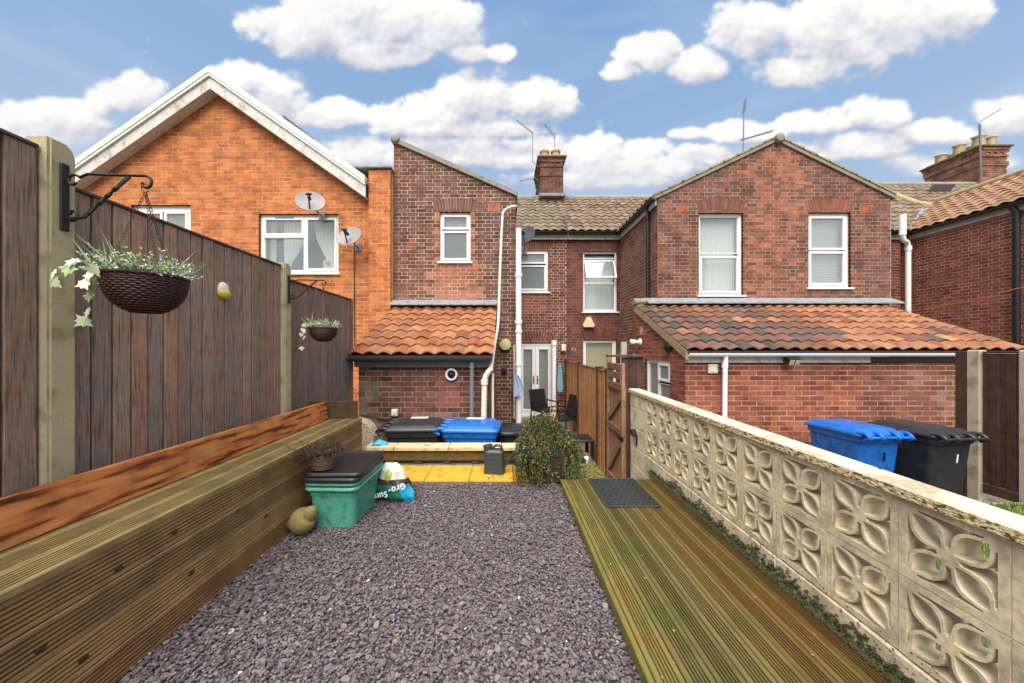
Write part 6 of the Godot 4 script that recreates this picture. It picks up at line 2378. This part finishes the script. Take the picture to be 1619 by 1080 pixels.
	fruit.xf = turn(yaw, cp) * Transform3D(Basis(Vector3.RIGHT, PI / 2 - 0.4), Vector3(-0.01, 0.235, 0.072))
	fruit.lathe([Vector2(0.001, 0.012), Vector2(0.03, 0.008), Vector2(0.042, 0.0)], 14, 0.75, 1.2)
	obj(fruit, "printed_fruit", M.print, Cb)
	for e in [["Gro-", 0.085, 0.14], ["Sure", -0.065, 0.075]]:
		var tm := TextMesh.new()
		tm.text = e[0]
		var sf := SystemFont.new()
		sf.font_names = PackedStringArray(["Droid Sans"])
		sf.font_weight = 700
		tm.font = sf
		tm.font_size = 64
		tm.pixel_size = 0.00108
		tm.depth = 0.006
		var lm := StandardMaterial3D.new()
		lm.albedo_color = Color8(226, 236, 230)
		lm.roughness = 0.4
		tm.material = lm
		inst(tm, "lettering", turn(yaw, cp) * Transform3D(Basis(Vector3.UP, 0.35 if e[1] > 0 else -0.1) * Basis(Vector3(0, 0, 1), PI + 0.28), Vector3(e[1], e[2], 0.118 if e[1] < 0 else 0.104)), Cb)
	# second bag scrap lying behind the boxes
	var sc := thing("plastic_bag", "crumpled blue and white plastic bag behind the green boxes", "bag", Vector3(-1.43, 0.217, -4.02))
	var sm := MB.new()
	sm.xf = turn(0.2, Vector3(-1.43, 0.217, -4.02))
	var sg := []
	for r in 6:
		var row := []
		for i in 17:
			var a := TAU * i / 16
			var rad: float = [0.06, 0.068, 0.056, 0.04, 0.02, 0.003][r] * (1 + 0.2 * sin(a * 3 + r) + 0.1 * sin(a * 7 - r * 2))
			row.append(Vector3(cos(a) * rad * 1.3, r * 0.013, sin(a) * rad * 0.8))
		sg.append(row)
	sm.col = lin(60, 166, 204)
	sm.sheet(sg, true, true)
	obj(sm, "film", M.print, sc)
	# stone bird
	var bd := Vector3(-1.455, -0.012, -2.52)
	var Bd := thing("stone_bird", "plump moss stained stone bird ornament by the foot of the bench", "ornament", bd)
	var bm := MB.new()
	bm.xf = turn(0.5, bd)
	var grid := []
	for i in 25:
		var th := PI * i / 24
		var row := []
		for j in 32:
			var ph := TAU * j / 32
			var n := Vector3(sin(th) * cos(ph), -cos(th), sin(th) * sin(ph))
			var r := 0.088
			r *= 1.0 + 0.10 * n.y * (1.0 if n.y < 0 else 0.4)
			var hd := Vector3(0.55, 0.72, 0.42).normalized()
			r += 0.05 * exp(-pow(n.angle_to(hd) / 0.4, 2))                                    # head
			r += 0.022 * exp(-pow(n.angle_to(Vector3(0.92, 0.42, 0.42).normalized()) / 0.13, 2))  # beak
			r -= 0.014 * exp(-pow((n.angle_to(hd) - 0.66) / 0.14, 2))                             # neck crease
			r += 0.03 * exp(-pow(n.angle_to(Vector3(-0.85, -0.2, -0.4).normalized()) / 0.3, 2))    # tail
			r -= 0.006 * exp(-pow((n.angle_to(Vector3(0.1, -0.05, 1).normalized()) - 0.6) / 0.09, 2))   # wing edge
			row.append(Vector3(n.x * r * 1.02, maxf(n.y * r * 1.08 + 0.088, 0.0), n.z * r))
		grid.append(row)
	bm.sheet(grid, true, true)
	obj(bm, "body", M.stone, Bd)
	# watering can
	var wp_ := Vector3(-0.095, 0.004, -3.72)
	var Wc := thing("watering_can", "dark green plastic watering can with ribbed body on the yellow slabs", "watering can", wp_)
	var wm := MB.new()
	wm.xf = turn(-0.12, wp_)
	var wr := []
	for i in 15:
		var t := i / 14.0
		var rib := 0.004 if i % 3 == 1 else 0.0
		var sh := 1.0 - 0.12 * t * t
		wr.append(ring(0.215 * sh + rib, 0.14 * sh + rib, 0.03, t * 0.235))
	wr.append(ring(0.15, 0.09, 0.03, 0.25))
	loft(wm, wr, true, true)
	obj(wm, "body", M.can_green, Wc)
	var nk := MB.new()
	nk.xf = turn(-0.12, wp_) * Transform3D(Basis(Vector3(0, 0, 1), 0.18), Vector3(-0.065, 0.225, 0))
	nk.lathe([Vector2(0.05, 0.0), Vector2(0.046, 0.05), Vector2(0.052, 0.055), Vector2(0.052, 0.066), Vector2(0.044, 0.066), Vector2(0.04, 0.0)], 18)
	obj(nk, "filler_neck", M.can_green, Wc)
	var hn := MB.new()
	hn.xf = turn(-0.12, wp_)
	hn.tube(curve([Vector3(-0.02, 0.27, 0), Vector3(0.02, 0.292, 0), Vector3(0.07, 0.285, 0), Vector3(0.088, 0.22, 0)], 10), 0.014, -1, 8)
	obj(hn, "handle", M.can_green, Wc)
	var spt := MB.new()
	spt.xf = turn(-0.12, wp_)
	spt.tube(curve([Vector3(0.09, 0.05, 0), Vector3(0.14, 0.12, 0), Vector3(0.22, 0.235, 0)], 8), 0.02, 0.012, 8)
	obj(spt, "spout", M.can_green, Wc)
	# steel dog bowl on the mossy path
	var bw := Vector3(0.985, -0.011, -4.12)
	var Bw := thing("steel_bowl", "shiny steel pet bowl on the mossy path", "bowl", bw)
	var bl := MB.new()
	bl.xf = Transform3D(Basis(), bw)
	bl.lathe([Vector2(0.075, 0.0), Vector2(0.078, 0.004), Vector2(0.062, 0.04), Vector2(0.066, 0.044), Vector2(0.058, 0.042), Vector2(0.05, 0.012), Vector2(0.001, 0.01)], 26)
	obj(bl, "bowl", M.steel, Bw)
	# low black table and chair
	var tb := Vector3(1.22, -0.6, -5.75)
	var Tb := thing("plastic_side_table", "low black plastic side table against the timber fence", "table", tb)
	var tp := MB.new()
	tp.box(tb + Vector3(-0.24, 0.43, -0.22), tb + Vector3(0.24, 0.465, 0.22), 0.012)
	obj(tp, "table_top", M.black_plastic, Tb)
	for e in [[-1, -1], [1, -1], [1, 1], [-1, 1]]:
		var lg := MB.new()
		lg.box(tb + Vector3(e[0] * 0.2 - 0.025, 0, e[1] * 0.18 - 0.025), tb + Vector3(e[0] * 0.2 + 0.025, 0.43, e[1] * 0.18 + 0.025), 0.006)
		obj(lg, "leg", M.black_plastic, Tb)
	for k in 2:
		var tc := turn([-1.2, 0.5][k], [Vector3(1.28, -0.6, -7.55), Vector3(1.0, -0.6, -8.5)][k])
		var Ch := thing("garden_chair", ["black garden chair beside the timber fence", "black garden chair in front of the french doors"][k], "chair", tc.origin, "black garden chairs")
		var se := MB.new()
		se.xf = tc
		se.box(Vector3(-0.24, 0.40, -0.24), Vector3(0.24, 0.44, 0.24), 0.012)
		obj(se, "seat", M.black_plastic, Ch)
		var bkr := MB.new()
		bkr.xf = tc * Transform3D(Basis(Vector3.RIGHT, -0.22), Vector3(0, 0.44, -0.23))
		bkr.box(Vector3(-0.24, 0.0, -0.02), Vector3(0.24, 0.48, 0.015), 0.015)
		obj(bkr, "backrest", M.black_plastic, Ch)
		for e in [[-1, -1], [1, -1], [1, 1], [-1, 1]]:
			var lg := MB.new()
			lg.xf = tc
			lg.tube([Vector3(e[0] * 0.25, 0, e[1] * 0.25), Vector3(e[0] * 0.23, 0.62 if e[1] > 0 else 0.66, e[1] * 0.2)], 0.016, -1, 6)
			obj(lg, "leg", M.black_plastic, Ch)
		for e in [-1, 1]:
			var am := MB.new()
			am.xf = tc
			am.box(Vector3(e * 0.24 - 0.025, 0.62, -0.24), Vector3(e * 0.24 + 0.025, 0.65, 0.24), 0.008)
			obj(am, "armrest", M.black_plastic, Ch)
	var tg := thing("toy_ball", "small purple toy on the low black table", "toy", tb + Vector3(-0.14, 0.466, 0.05))
	var to := MB.new()
	to.xf = Transform3D(Basis(), tb + Vector3(-0.14, 0.466, 0.05))
	to.col = lin(84, 72, 190)
	to.lathe([Vector2(0.03, 0.0), Vector2(0.07, 0.01), Vector2(0.075, 0.03), Vector2(0.04, 0.05), Vector2(0.001, 0.055)], 14)
	obj(to, "body", M.plain, tg)
	var tf := MB.new()
	tf.xf = Transform3D(Basis(), tb + Vector3(-0.19, 0.52, 0.05))
	tf.col = lin(196, 150, 110)
	tf.lathe([Vector2(0.001, -0.01), Vector2(0.03, 0.0), Vector2(0.034, 0.02), Vector2(0.02, 0.045), Vector2(0.001, 0.05)], 12)
	obj(tf, "knob", M.plain, tg)
	# flaking cream stub of wall beside the bins
	var fw := thing("flaking_stub_wall", "low stub of wall in flaking cream paint by the lean-to corner", "wall", Vector3(-1.98, -0.6, -4.85))
	var fm := MB.new()
	fm.xf = Transform3D(Basis(), Vector3(-1.955, 0, -4.95))
	fm.prism(PackedVector2Array([Vector2(-0.12, -0.6), Vector2(0.14, -0.6), Vector2(0.15, 0.1), Vector2(0.1, 0.22), Vector2(0.02, 0.3), Vector2(-0.12, 0.34)]), -0.1, 0.12)
	obj(fm, "render", M.flaking_paint, fw)

# ---------------------------------------------------------------- pipes, lights and dishes on the walls
func pipe(called: String, label: String, pts: Array, r: float, m: Material, collars := [], sides := 10) -> Node3D:
	var P := thing(called, label, "pipe", pts[-1])
	var mb := MB.new()
	mb.tube(pts, r, -1, sides)
	obj(mb, "run", m, P)
	for c in collars:
		var k := MB.new()
		k.tube([c[0], c[1]], r * 1.28, -1, sides)
		obj(k, "collar", m, P)
	return P

func dish(label: String, p: Vector3, R: float, aim: Vector3, m: Material, wall_z: float) -> void:
	var D := thing("satellite_dish", label, "satellite dish", p, "satellite dishes")
	var z := aim.normalized()
	var x := Vector3.UP.cross(z).normalized()
	var B := Basis(x, z, x.cross(z))
	var mb := MB.new()
	mb.xf = Transform3D(B, p)
	var pr := []
	for i in 7: pr.append(Vector2(R * i / 6.0 + 0.001, 0.16 * R * pow(i / 6.0, 2)))
	pr.append(Vector2(R * 1.02, 0.15 * R))
	for i in range(6, -1, -1): pr.append(Vector2(R * i / 6.0 + 0.001, 0.16 * R * pow(i / 6.0, 2) - 0.012))
	mb.lathe(pr, 32, 1.0, 0.9)
	obj(mb, "reflector", m, D)
	var arm := MB.new()
	var foot := p + (B * Vector3(0, 0, 0.9)) * R * 0.9 * (1.0 if (B * Vector3(0, 0, 1)).y < 0 else -1.0)
	var tip := foot.lerp(p + z * R * 0.9, 0.9)
	arm.tube([foot, tip], 0.014, -1, 6)
	arm.tube([tip, tip + (p - tip).normalized() * 0.12], 0.03, -1, 8)
	arm.tube([tip + Vector3(-0.05, 0.02, 0), tip + Vector3(0.05, 0.02, 0)], 0.02, -1, 6)
	obj(arm, "receiver_arm", M.black_plastic, D)
	var br := MB.new()
	br.tube([p - z * 0.015, Vector3(p.x, p.y - R * 0.4, -wall_z + 0.12), Vector3(p.x, p.y - R * 0.4, -wall_z + 0.01)], 0.018, -1, 6)
	br.box(Vector3(p.x - 0.06, p.y - R * 0.4 - 0.08, -wall_z + 0.004), Vector3(p.x + 0.06, p.y - R * 0.4 + 0.08, -wall_z + 0.016))
	obj(br, "wall_mount", M.grey_plastic, D)

func make_wall_fittings() -> void:
	# orange house dishes
	dish("grey satellite dish above the white window of the orange house", at(491, 320, 6.55), 0.25, Vector3(0.35, 0.42, 1.0), M.dish, 6.96)
	dish("grey satellite dish beside the white window of the orange house", at(554, 375, 6.6), 0.24, Vector3(-0.2, 0.48, 1.0), M.dish, 6.96)
	pipe("dish_cable", "thin dark cable hanging down the orange wall below the dish", [at(560, 388, 6.94), at(560, 480, 6.94), at(561, 560, 6.94)], 0.008, M.black_plastic, [], 5)
	dish("dark satellite dish on the corner over the french doors", at(832, 373, 8.6), 0.26, Vector3(-0.55, 0.3, 0.8), M.dish_dark, 9.4)
	# long peeling waste pipe, bent down the wing and over the lean-to
	var a := at(818, 325, 6.9)
	pipe("waste_pipe", "long leaning white waste pipe running from the wing gutter down past the lean-to", curve([at(817, 326, 6.9), at(808, 327, 6.9), at(797, 332, 6.88), at(794, 350, 6.86), at(790, 440, 6.7), at(788, 505, 6.4), at(782, 545, 5.6), at(777, 582, 4.98)], 40), 0.025, M.upvc_dull, [[at(776.5, 576, 5.0), at(776, 585, 4.97)]])
	pipe("cast_iron_downpipe", "peeling white cast iron downpipe with a collar on the lean-to corner", curve([at(777, 583, 4.96), at(770, 590, 4.95), at(767, 597, 4.95), at(766, 605, 4.95), at(764, 720, 4.95)], 20), 0.042, M.upvc_dull, [[at(766, 600, 4.95), at(766, 608, 4.95)]])
	pipe("thin_white_pipe", "thin white pipe standing beside the peeling downpipe", [at(779, 590, 5.05), at(779, 720, 5.05)], 0.02, M.upvc_dull)
	pipe("rusty_pipe", "thin rusty pipe squeezed between the two white downpipes", [at(774.5, 600, 5.0), at(774.5, 720, 5.0)], 0.014, M.rust)
	pipe("grey_downpipe", "grey plastic downpipe on the old brick lean-to wall", [at(746, 566, 4.92), at(746, 576, 4.94), at(745.5, 720, 4.98)], 0.03, M.grey_plastic, [[at(746, 572, 4.93), at(746, 582, 4.94)]])
	pipe("soil_pipe", "thick white soil pipe with brackets beside the french doors", [at(820, 362, 6.8), at(820, 668, 6.8)], 0.055, M.upvc, [[at(820, 432, 6.8), at(820, 438, 6.8)], [at(820, 506, 6.8), at(820, 512, 6.8)], [at(820, 522, 6.8), at(820, 526, 6.8)], [at(820, 574, 6.8), at(820, 578, 6.8)]], 14)
	pipe("thin_white_pipe", "thin peeling white pipe behind the thick soil pipe", [at(813, 545, 6.98), at(813, 662, 6.98)], 0.02, M.upvc_dull)
	pipe("rainwater_pipe", "white rainwater pipe with a hopper at the right of the french doors", [at(876, 540, 9.2), at(876, 655, 9.2)], 0.06, M.upvc, [[at(876, 538, 9.2), at(876, 546, 9.2)]])
	# gas flue
	var p := at(714, 592, 5.05)
	var fl := thing("boiler_flue", "round white boiler flue on the old brick lean-to wall", "vent", p)
	var f := MB.new()
	f.xf = Transform3D(Basis(Vector3.RIGHT, PI / 2), p)
	f.lathe([Vector2(0.088, 0.0), Vector2(0.09, 0.03), Vector2(0.08, 0.04), Vector2(0.06, 0.035), Vector2(0.055, 0.01)], 24)
	obj(f, "collar", M.upvc, fl)
	var f2 := MB.new()
	f2.xf = f.xf
	f2.lathe([Vector2(0.056, 0.008), Vector2(0.04, 0.012), Vector2(0.035, 0.07), Vector2(0.001, 0.072)], 18)
	obj(f2, "grille", M.black_plastic, fl)
	box_fitting("outdoor_socket", "white outdoor socket box on the lean-to wall above the black bin", "socket", at(625, 652, 5.06), 0.045, 0.05, 0.06, M.upvc_dull)
	pipe("black_cable", "black cable sagging from the socket along the lean-to wall", curve([at(624, 658, 5.04), at(616, 664, 5.04), at(600, 661, 5.04), at(570, 656, 5.04)], 16), 0.009, M.black_plastic, [], 5)
	var cr := at(799, 545, 6.98)
	var cv := thing("round_wall_cover", "round cream wall cover beside the leaning waste pipe", "vent", cr)
	var c := MB.new()
	c.xf = Transform3D(Basis(Vector3.RIGHT, PI / 2), cr)
	c.col = lin(206, 196, 140)
	c.lathe([Vector2(0.11, 0.0), Vector2(0.115, 0.04), Vector2(0.1, 0.06), Vector2(0.001, 0.065)], 24)
	obj(c, "cover", M.plain, cv)
	box_fitting("black_wall_lamp", "small black lamp on the brown brick of the wing", "light", at(797, 585, 7.0), 0.05, 0.05, 0.08, M.black_plastic)
	# alarm box: five-sided
	var al := at(930, 509, 9.38)
	var A := thing("alarm_box", "cream five sided burglar alarm box under the open window", "alarm", al)
	var ab := MB.new()
	ab.xf = Transform3D(Basis(), al)
	ab.col = lin(226, 206, 168)
	ab.prism(PackedVector2Array([Vector2(-0.155, -0.1), Vector2(-0.13, -0.145), Vector2(0.13, -0.145), Vector2(0.155, -0.1), Vector2(0.05, 0.13), Vector2(-0.05, 0.13)]), 0.0, 0.09)
	obj(ab, "cover", M.plain, A)
	box_fitting("wall_lantern", "small cream lantern on the brick beside the french doors", "light", at(890.5, 550, 9.38), 0.06, 0.09, 0.1, M.upvc_dull)
	var np := at(906.5, 553, 9.38)
	var Nb := thing("house_number", "small pale house number on the brick between the door and blinds", "number", np)
	var nt := TextMesh.new()
	nt.text = "73"
	var nf := SystemFont.new()
	nf.font_names = PackedStringArray(["Droid Sans"])
	nt.font = nf
	nt.font_size = 32
	nt.pixel_size = 0.0036
	nt.depth = 0.01
	nt.material = M.upvc_dull
	inst(nt, "digits", Transform3D(Basis(), np), Nb)
	box_fitting("meter_box", "white meter box in the corner behind the timber fence", "meter", at(990, 553, 9.0), 0.14, 0.2, 0.1, M.upvc_dull)
	# lamps on the right lean-to flank
	var lp := Vector3(2.70, at(1013, 541, 6.84).y, -6.84)
	var Lm := thing("white_spot_lamp", "white spot lamp on the lean-to flank wall", "light", lp)
	var l := MB.new()
	l.xf = Transform3D(Basis(Vector3(0, 0, 1), PI / 2), lp)
	l.lathe([Vector2(0.07, 0.0), Vector2(0.075, 0.02), Vector2(0.04, 0.04), Vector2(0.035, 0.1), Vector2(0.05, 0.12), Vector2(0.055, 0.2), Vector2(0.001, 0.2)], 16)
	obj(l, "lamp", M.upvc, Lm)
	var kp := Vector3(2.70, at(1059, 548, 5.65).y, -5.65)
	var Bk := thing("round_bulkhead_lamp", "dark round bulkhead lamp on the lean-to flank above the frosted window", "light", kp)
	var k := MB.new()
	k.xf = Transform3D(Basis(Vector3(0, 0, 1), PI / 2), kp)
	k.lathe([Vector2(0.095, 0.0), Vector2(0.1, 0.03), Vector2(0.085, 0.05), Vector2(0.06, 0.075), Vector2(0.001, 0.085)], 18)
	obj(k, "lamp", M.black_plastic, Bk)
	var fp := at(1253, 570, 5.05)
	var Fl := thing("flood_light", "small dark twin flood light under the white lean-to gutter", "light", fp)
	var fm := MB.new()
	fm.xf = Transform3D(Basis(Vector3.RIGHT, 0.5), fp)
	fm.box(Vector3(-0.085, -0.05, -0.07), Vector3(0.085, 0.05, 0.05), 0.012)
	obj(fm, "housing", M.black_plastic, Fl)
	for e in [-1, 1]:
		var fg := MB.new()
		fg.xf = fm.xf
		fg.col = lin(206, 194, 150)
		fg.box(Vector3(e * 0.042 - 0.034, -0.042, 0.048), Vector3(e * 0.042 + 0.034, 0.03, 0.053), 0.002)
		obj(fg, "lens", M.print, Fl)
	box_fitting("wall_vent", "square cream plastic vent on the red lean-to wall", "vent", at(1126, 583, 5.18), 0.07, 0.07, 0.03, M.upvc_dull)
	# cloths
	for e in [["hanging_cloth", "pale blue and white cloth hung on the soil pipe", at(815, 592, 6.7), lin(176, 184, 214), 0.1, 0.42], ["hanging_towel", "light blue towel hung on the rainwater pipe by the doors", at(885, 574, 9.1), lin(132, 184, 196), 0.075, 0.76]]:
		var H := thing(e[0], e[1], "cloth", e[2])
		var m := MB.new()
		m.col = e[3]
		var g := []
		for r in 12:
			var row := []
			var t := r / 11.0
			for i in 13:
				var s := i / 12.0 - 0.5
				var w: float = e[4] * lerpf(0.35, 1.0, sqrt(t)) * (1.0 if t < 0.8 else 1.0 - (t - 0.8) * 1.2)
				row.append(e[2] + Vector3(s * w * 2 + 0.06 * sin(t * 2.2) * (1 if e[4] > 0.09 else 0), -t * e[5], 0.04 + 0.03 * sin(s * 14 + t * 2)))
			g.append(row)
		m.sheet(g, false, true)
		obj(m, "cloth", M.cloth, H)
	# washing line
	var wl := thing("washing_line", "orange washing line strung across to the far house", "rope", at(1440, 492, 7.4))
	var w := MB.new()
	w.col = lin(226, 120, 84)
	w.tube(curve([at(1436, 493, 8.3), at(1500, 482, 7.4), at(1560, 470, 6.7), at(1625, 453, 6.1), Vector3(9.6, 2.6, -4.5)], 24), 0.006, -1, 5)
	obj(w, "rope", M.plain, wl)

func box_fitting(called: String, label: String, cat: String, p: Vector3, w: float, h: float, d: float, m: Material) -> void:
	var B := thing(called, label, cat, p)
	var mb := MB.new()
	mb.box(p + Vector3(-w, -h, -0.005), p + Vector3(w, h, d), 0.008)
	obj(mb, "housing", m, B)
	var c := MB.new()
	c.box(p + Vector3(-w * 0.7, -h * 0.7, d), p + Vector3(w * 0.7, h * 0.6, d + 0.008), 0.004)
	obj(c, "cover", m, B)

# ---------------------------------------------------------------- aerials
func aerial(label: String, foot: Vector3, mid: Array, boom: Array, els: int, l0: float, l1: float, r := 0.014) -> void:
	var A := thing("tv_aerial", label, "aerial", foot, "television aerials")
	var m := MB.new()
	m.tube([foot] + mid, r, -1, 6)
	obj(m, "mast", M.aerial, A)
	var b := MB.new()
	b.tube(boom, 0.012, -1, 5)
	obj(b, "boom", M.aerial, A)
	var d: Vector3 = (boom[1] - boom[0]).normalized()
	var s := d.cross(Vector3(0.25, 1, 0)).normalized()
	if s.length() < 0.1: s = Vector3.RIGHT
	for i in els:
		var e := MB.new()
		var c: Vector3 = boom[0].lerp(boom[1], (i + 0.3) / els)
		var l := lerpf(l0, l1, float(i) / els)
		e.tube([c - s * l, c + s * l], 0.006, -1, 4)
		obj(e, "element", M.aerial, A)

func make_aerials() -> void:
	aerial("tall aerial on a cranked mast left of the two pot chimney", at(851, 264, 11.6), [at(842, 256, 11.6), at(842, 212, 11.6)], [at(843, 211, 11.6), at(817, 190, 11.6)], 12, 0.1, 0.05)
	aerial("aerial standing over the two chimney pots", at(877, 250, 12.4), [at(877, 216, 12.4)], [at(878, 217, 12.4), at(861, 197, 12.4)], 9, 0.22, 0.1)
	aerial("low aerial pointing sideways from the two pot chimney", at(850, 285, 11.7), [at(846, 281, 11.7)], [at(846, 281, 11.7), at(822, 286, 11.7)], 8, 0.14, 0.1)
	aerial("upright aerial on the mast beside the gable ridge", at(1175, 245, 8.2), [at(1176, 178, 8.2)], [at(1176, 178, 8.2), at(1178.5, 156, 8.2)], 10, 0.07, 0.04, 0.013)
	aerial("long sideways aerial by the gable ridge", at(1175, 222, 8.22), [at(1175, 217, 8.22)], [at(1170, 222, 8.22), at(1222, 207, 8.22)], 13, 0.05, 0.08, 0.013)
	aerial("aerial on the tall steel mast of the six pot chimney", at(1551, 290, 11.6), [at(1549, 196, 11.6)], [at(1545, 195, 11.6), at(1583, 172, 11.6)], 14, 0.07, 0.03, 0.03)

# ---------------------------------------------------------------- shrub, weeds, moss
func make_greenery() -> void:
	var bp := Vector3(0.43, 0.004, -3.62)
	var S := thing("potted_shrub", "large trailing olive green shrub spilling over a dark square pot", "shrub", bp)
	var pot := MB.new()
	pot.xf = turn(0.08, bp)
	loft(pot, [ring(0.36, 0.36, 0.03, 0.0), ring(0.42, 0.42, 0.03, 0.26), ring(0.45, 0.45, 0.03, 0.265), ring(0.45, 0.45, 0.03, 0.3)], true, true)
	var pm := mat("pot_brown", lin(72, 50, 42), 0.7, tx.fine, Vector3.ONE * 3.0)
	obj(pot, "pot", pm, S)
	var stems := MB.new()
	var leaves := MB.new()
	var c := bp + Vector3(0, 0.3, 0)
	for i in 980:
		var a := rng.randf() * TAU
		var el := rng.randf()
		var reach := 0.29 * pow(rng.randf(), 0.45) * (0.92 + 0.16 * sin(a * 3 + 1.0) + 0.12 * sin(a * 7 + 2.0) + rng.randf_range(-0.06, 0.14))
		var top := rng.randf_range(0.12, 0.36) * (1.0 - 0.45 * pow(reach / 0.29, 2))
		var o := Vector3(cos(a), 0, sin(a))
		var drop := rng.randf_range(0.0, 0.5) * smoothstep(0.08, 0.3, reach)
		var s := c + o * reach * 0.25 + Vector3(0, 0.0, 0)
		var pts := [s, c + o * reach * 0.7 + Vector3(0, top, 0) + rand_dir() * 0.02, c + o * reach * 1.05 + Vector3(0, top * 0.75 - drop * 0.35, 0) + rand_dir() * 0.03, c + o * reach * 1.12 + Vector3(0, top * 0.6 - drop, 0) + rand_dir() * 0.04]
		for q in pts.size(): pts[q].y = maxf(pts[q].y, 0.015)
		var path := curve(pts, 14)
		stems.col = vary(lin(104, 92, 48), 0.3)
		stems.tube(path, 0.0026, 0.0012, 3, false)
		for j in range(4, 15):
			for q in 4:
				var t := rng.randf()
				var base := lin(80, 90, 46) if t < 0.36 else (lin(46, 54, 32) if t < 0.8 else (lin(128, 128, 62) if t < 0.95 else lin(140, 112, 60)))
				leaves.col = vary(base, 0.3, 0.08)
				var d: Vector3 = (path[mini(j + 1, 14)] - path[j - 1]).normalized()
				var ld := (d * 0.6 + rand_dir() * 0.8).normalized()
				leaf_into(leaves, path[j] + rand_dir() * 0.006, ld, ld.cross(rand_dir()).normalized(), rng.randf_range(0.018, 0.038), rng.randf_range(0.008, 0.015))
	for i in 7:                                              # dry canes standing out at the top
		var d := Vector3(rng.randf_range(0.05, 0.35), 1.0, rng.randf_range(-0.2, 0.2)).normalized()
		stems.col = lin(196, 158, 96)
		stems.tube([c + Vector3(0.05, 0.15, 0), c + Vector3(0.05, 0.15, 0) + d * rng.randf_range(0.2, 0.34)], 0.005, 0.002, 4)
	obj(stems, "stems", M.leaf, S)
	obj(leaves, "foliage", M.leaf, S)
	# seedlings in the slate
	for e in [[566, 990], [607, 982], [498, 985], [674, 867], [436, 1008], [862, 764]]:
		var d: float = 1.31 * F / (e[1] - VY)
		var p := at(e[0], e[1], d)
		p.y = 0.0
		var W := MB.new()
		for i in 9:
			W.col = vary(lin(96, 120, 58), 0.25)
			var ld := Vector3(cos(i * 2.4), rng.randf_range(0.25, 0.9), sin(i * 2.4)).normalized()
			leaf_into(W, p, ld, ld.cross(Vector3.UP).normalized(), rng.randf_range(0.010, 0.02), 0.008)
		var w := obj(W, "seedling", M.leaf)
		tag(w, "tiny green weed seedling growing through the slate", "weed", "weed seedlings in the slate")
	# moss and algae where deck and wall meet
	var blob := MB.new()
	blob.lathe([Vector2(0.001, -0.5), Vector2(0.8, -0.3), Vector2(1.0, 0.0), Vector2(0.75, 0.5), Vector2(0.3, 0.75), Vector2(0.001, 0.8)], 6)
	var mm := mat("moss", Color(1, 1, 1), 0.95)
	var bm := blob.mesh(mm)
	var xs := []
	var cs := []
	var nz := FastNoiseLite.new()
	nz.seed = 4
	nz.frequency = 2.5
	for i in 9000:
		var z := -rng.randf_range(0.3, 3.6)
		var n := nz.get_noise_1d(z * 1.5)
		var amt := 0.035 + 0.05 * maxf(0.0, n + 0.35)
		if z < -3.2: amt *= 0.6
		var t := pow(rng.randf(), 1.7)
		var y := 0.05 + amt * t * 1.5
		if nz.get_noise_2d(z * 14.0, y * 30.0) < -0.12 + t * 0.45: continue
		var x := 1.521 - rng.randf_range(0.0, 0.006) if t > 0.25 else rng.randf_range(1.478, 1.52)
		if t <= 0.25: y = 0.052 + rng.randf_range(0, 0.012)
		var s := rng.randf_range(0.004, 0.009)
		xs.append(Transform3D(Basis(Vector3.UP, rng.randf() * TAU).scaled(Vector3(s, s * rng.randf_range(0.6, 1.2), s)), Vector3(x, y, z)))
		cs.append(vary(lin(62, 66, 34), 0.35, 0.12))
	for i in 1500:                                           # stray specks higher on the base course
		var z := -rng.randf_range(0.4, 3.7)
		var y := 0.06 + 0.14 * rng.randf()
		if nz.get_noise_2d(z * 9.0 + 50, y * 20.0) < 0.15: continue
		var s := rng.randf_range(0.002, 0.005)
		xs.append(Transform3D(Basis().scaled(Vector3(s * 0.6, s, s)), Vector3(1.521, y, z)))
		cs.append(vary(lin(74, 72, 44), 0.3))
	var moss := multi("moss_growth", bm, xs, cs, self)
	tag(moss, "dark green moss growing where the decking meets the cream wall", "moss")
	stuff(moss)
	# dead leaves lying about
	var lf := MB.new()
	for i in 60:
		var deck := i < 26
		var z := -rng.randf_range(1.0, 3.3)
		var p := Vector3(rng.randf_range(0.6, 1.45), 0.0585, z) if deck else Vector3(rng.randf_range(-1.5, 0.5), 0.006, -rng.randf_range(1.2, 3.45))
		lf.col = vary(lin(176, 140, 84) if deck else lin(150, 104, 76), 0.3)
		var ld := Vector3(cos(i * 1.7), 0.12, sin(i * 1.7)).normalized()
		leaf_into(lf, p, ld, ld.cross(Vector3.UP).normalized(), rng.randf_range(0.012, 0.028), 0.009)
	for i in 26:
		lf.col = vary(lin(96, 66, 30), 0.3)
		var p := Vector3(rng.randf_range(-0.2, 0.3), 0.0075, -rng.randf_range(3.52, 3.68))
		var ld := Vector3(cos(i * 1.7), 0.1, sin(i * 1.7)).normalized()
		leaf_into(lf, p, ld, ld.cross(Vector3.UP).normalized(), rng.randf_range(0.02, 0.04), 0.014)
	var lo := obj(lf, "fallen_leaves", M.leaf)
	tag(lo, "scattered small dead leaves on the deck, slabs and slate", "leaves")
	stuff(lo)
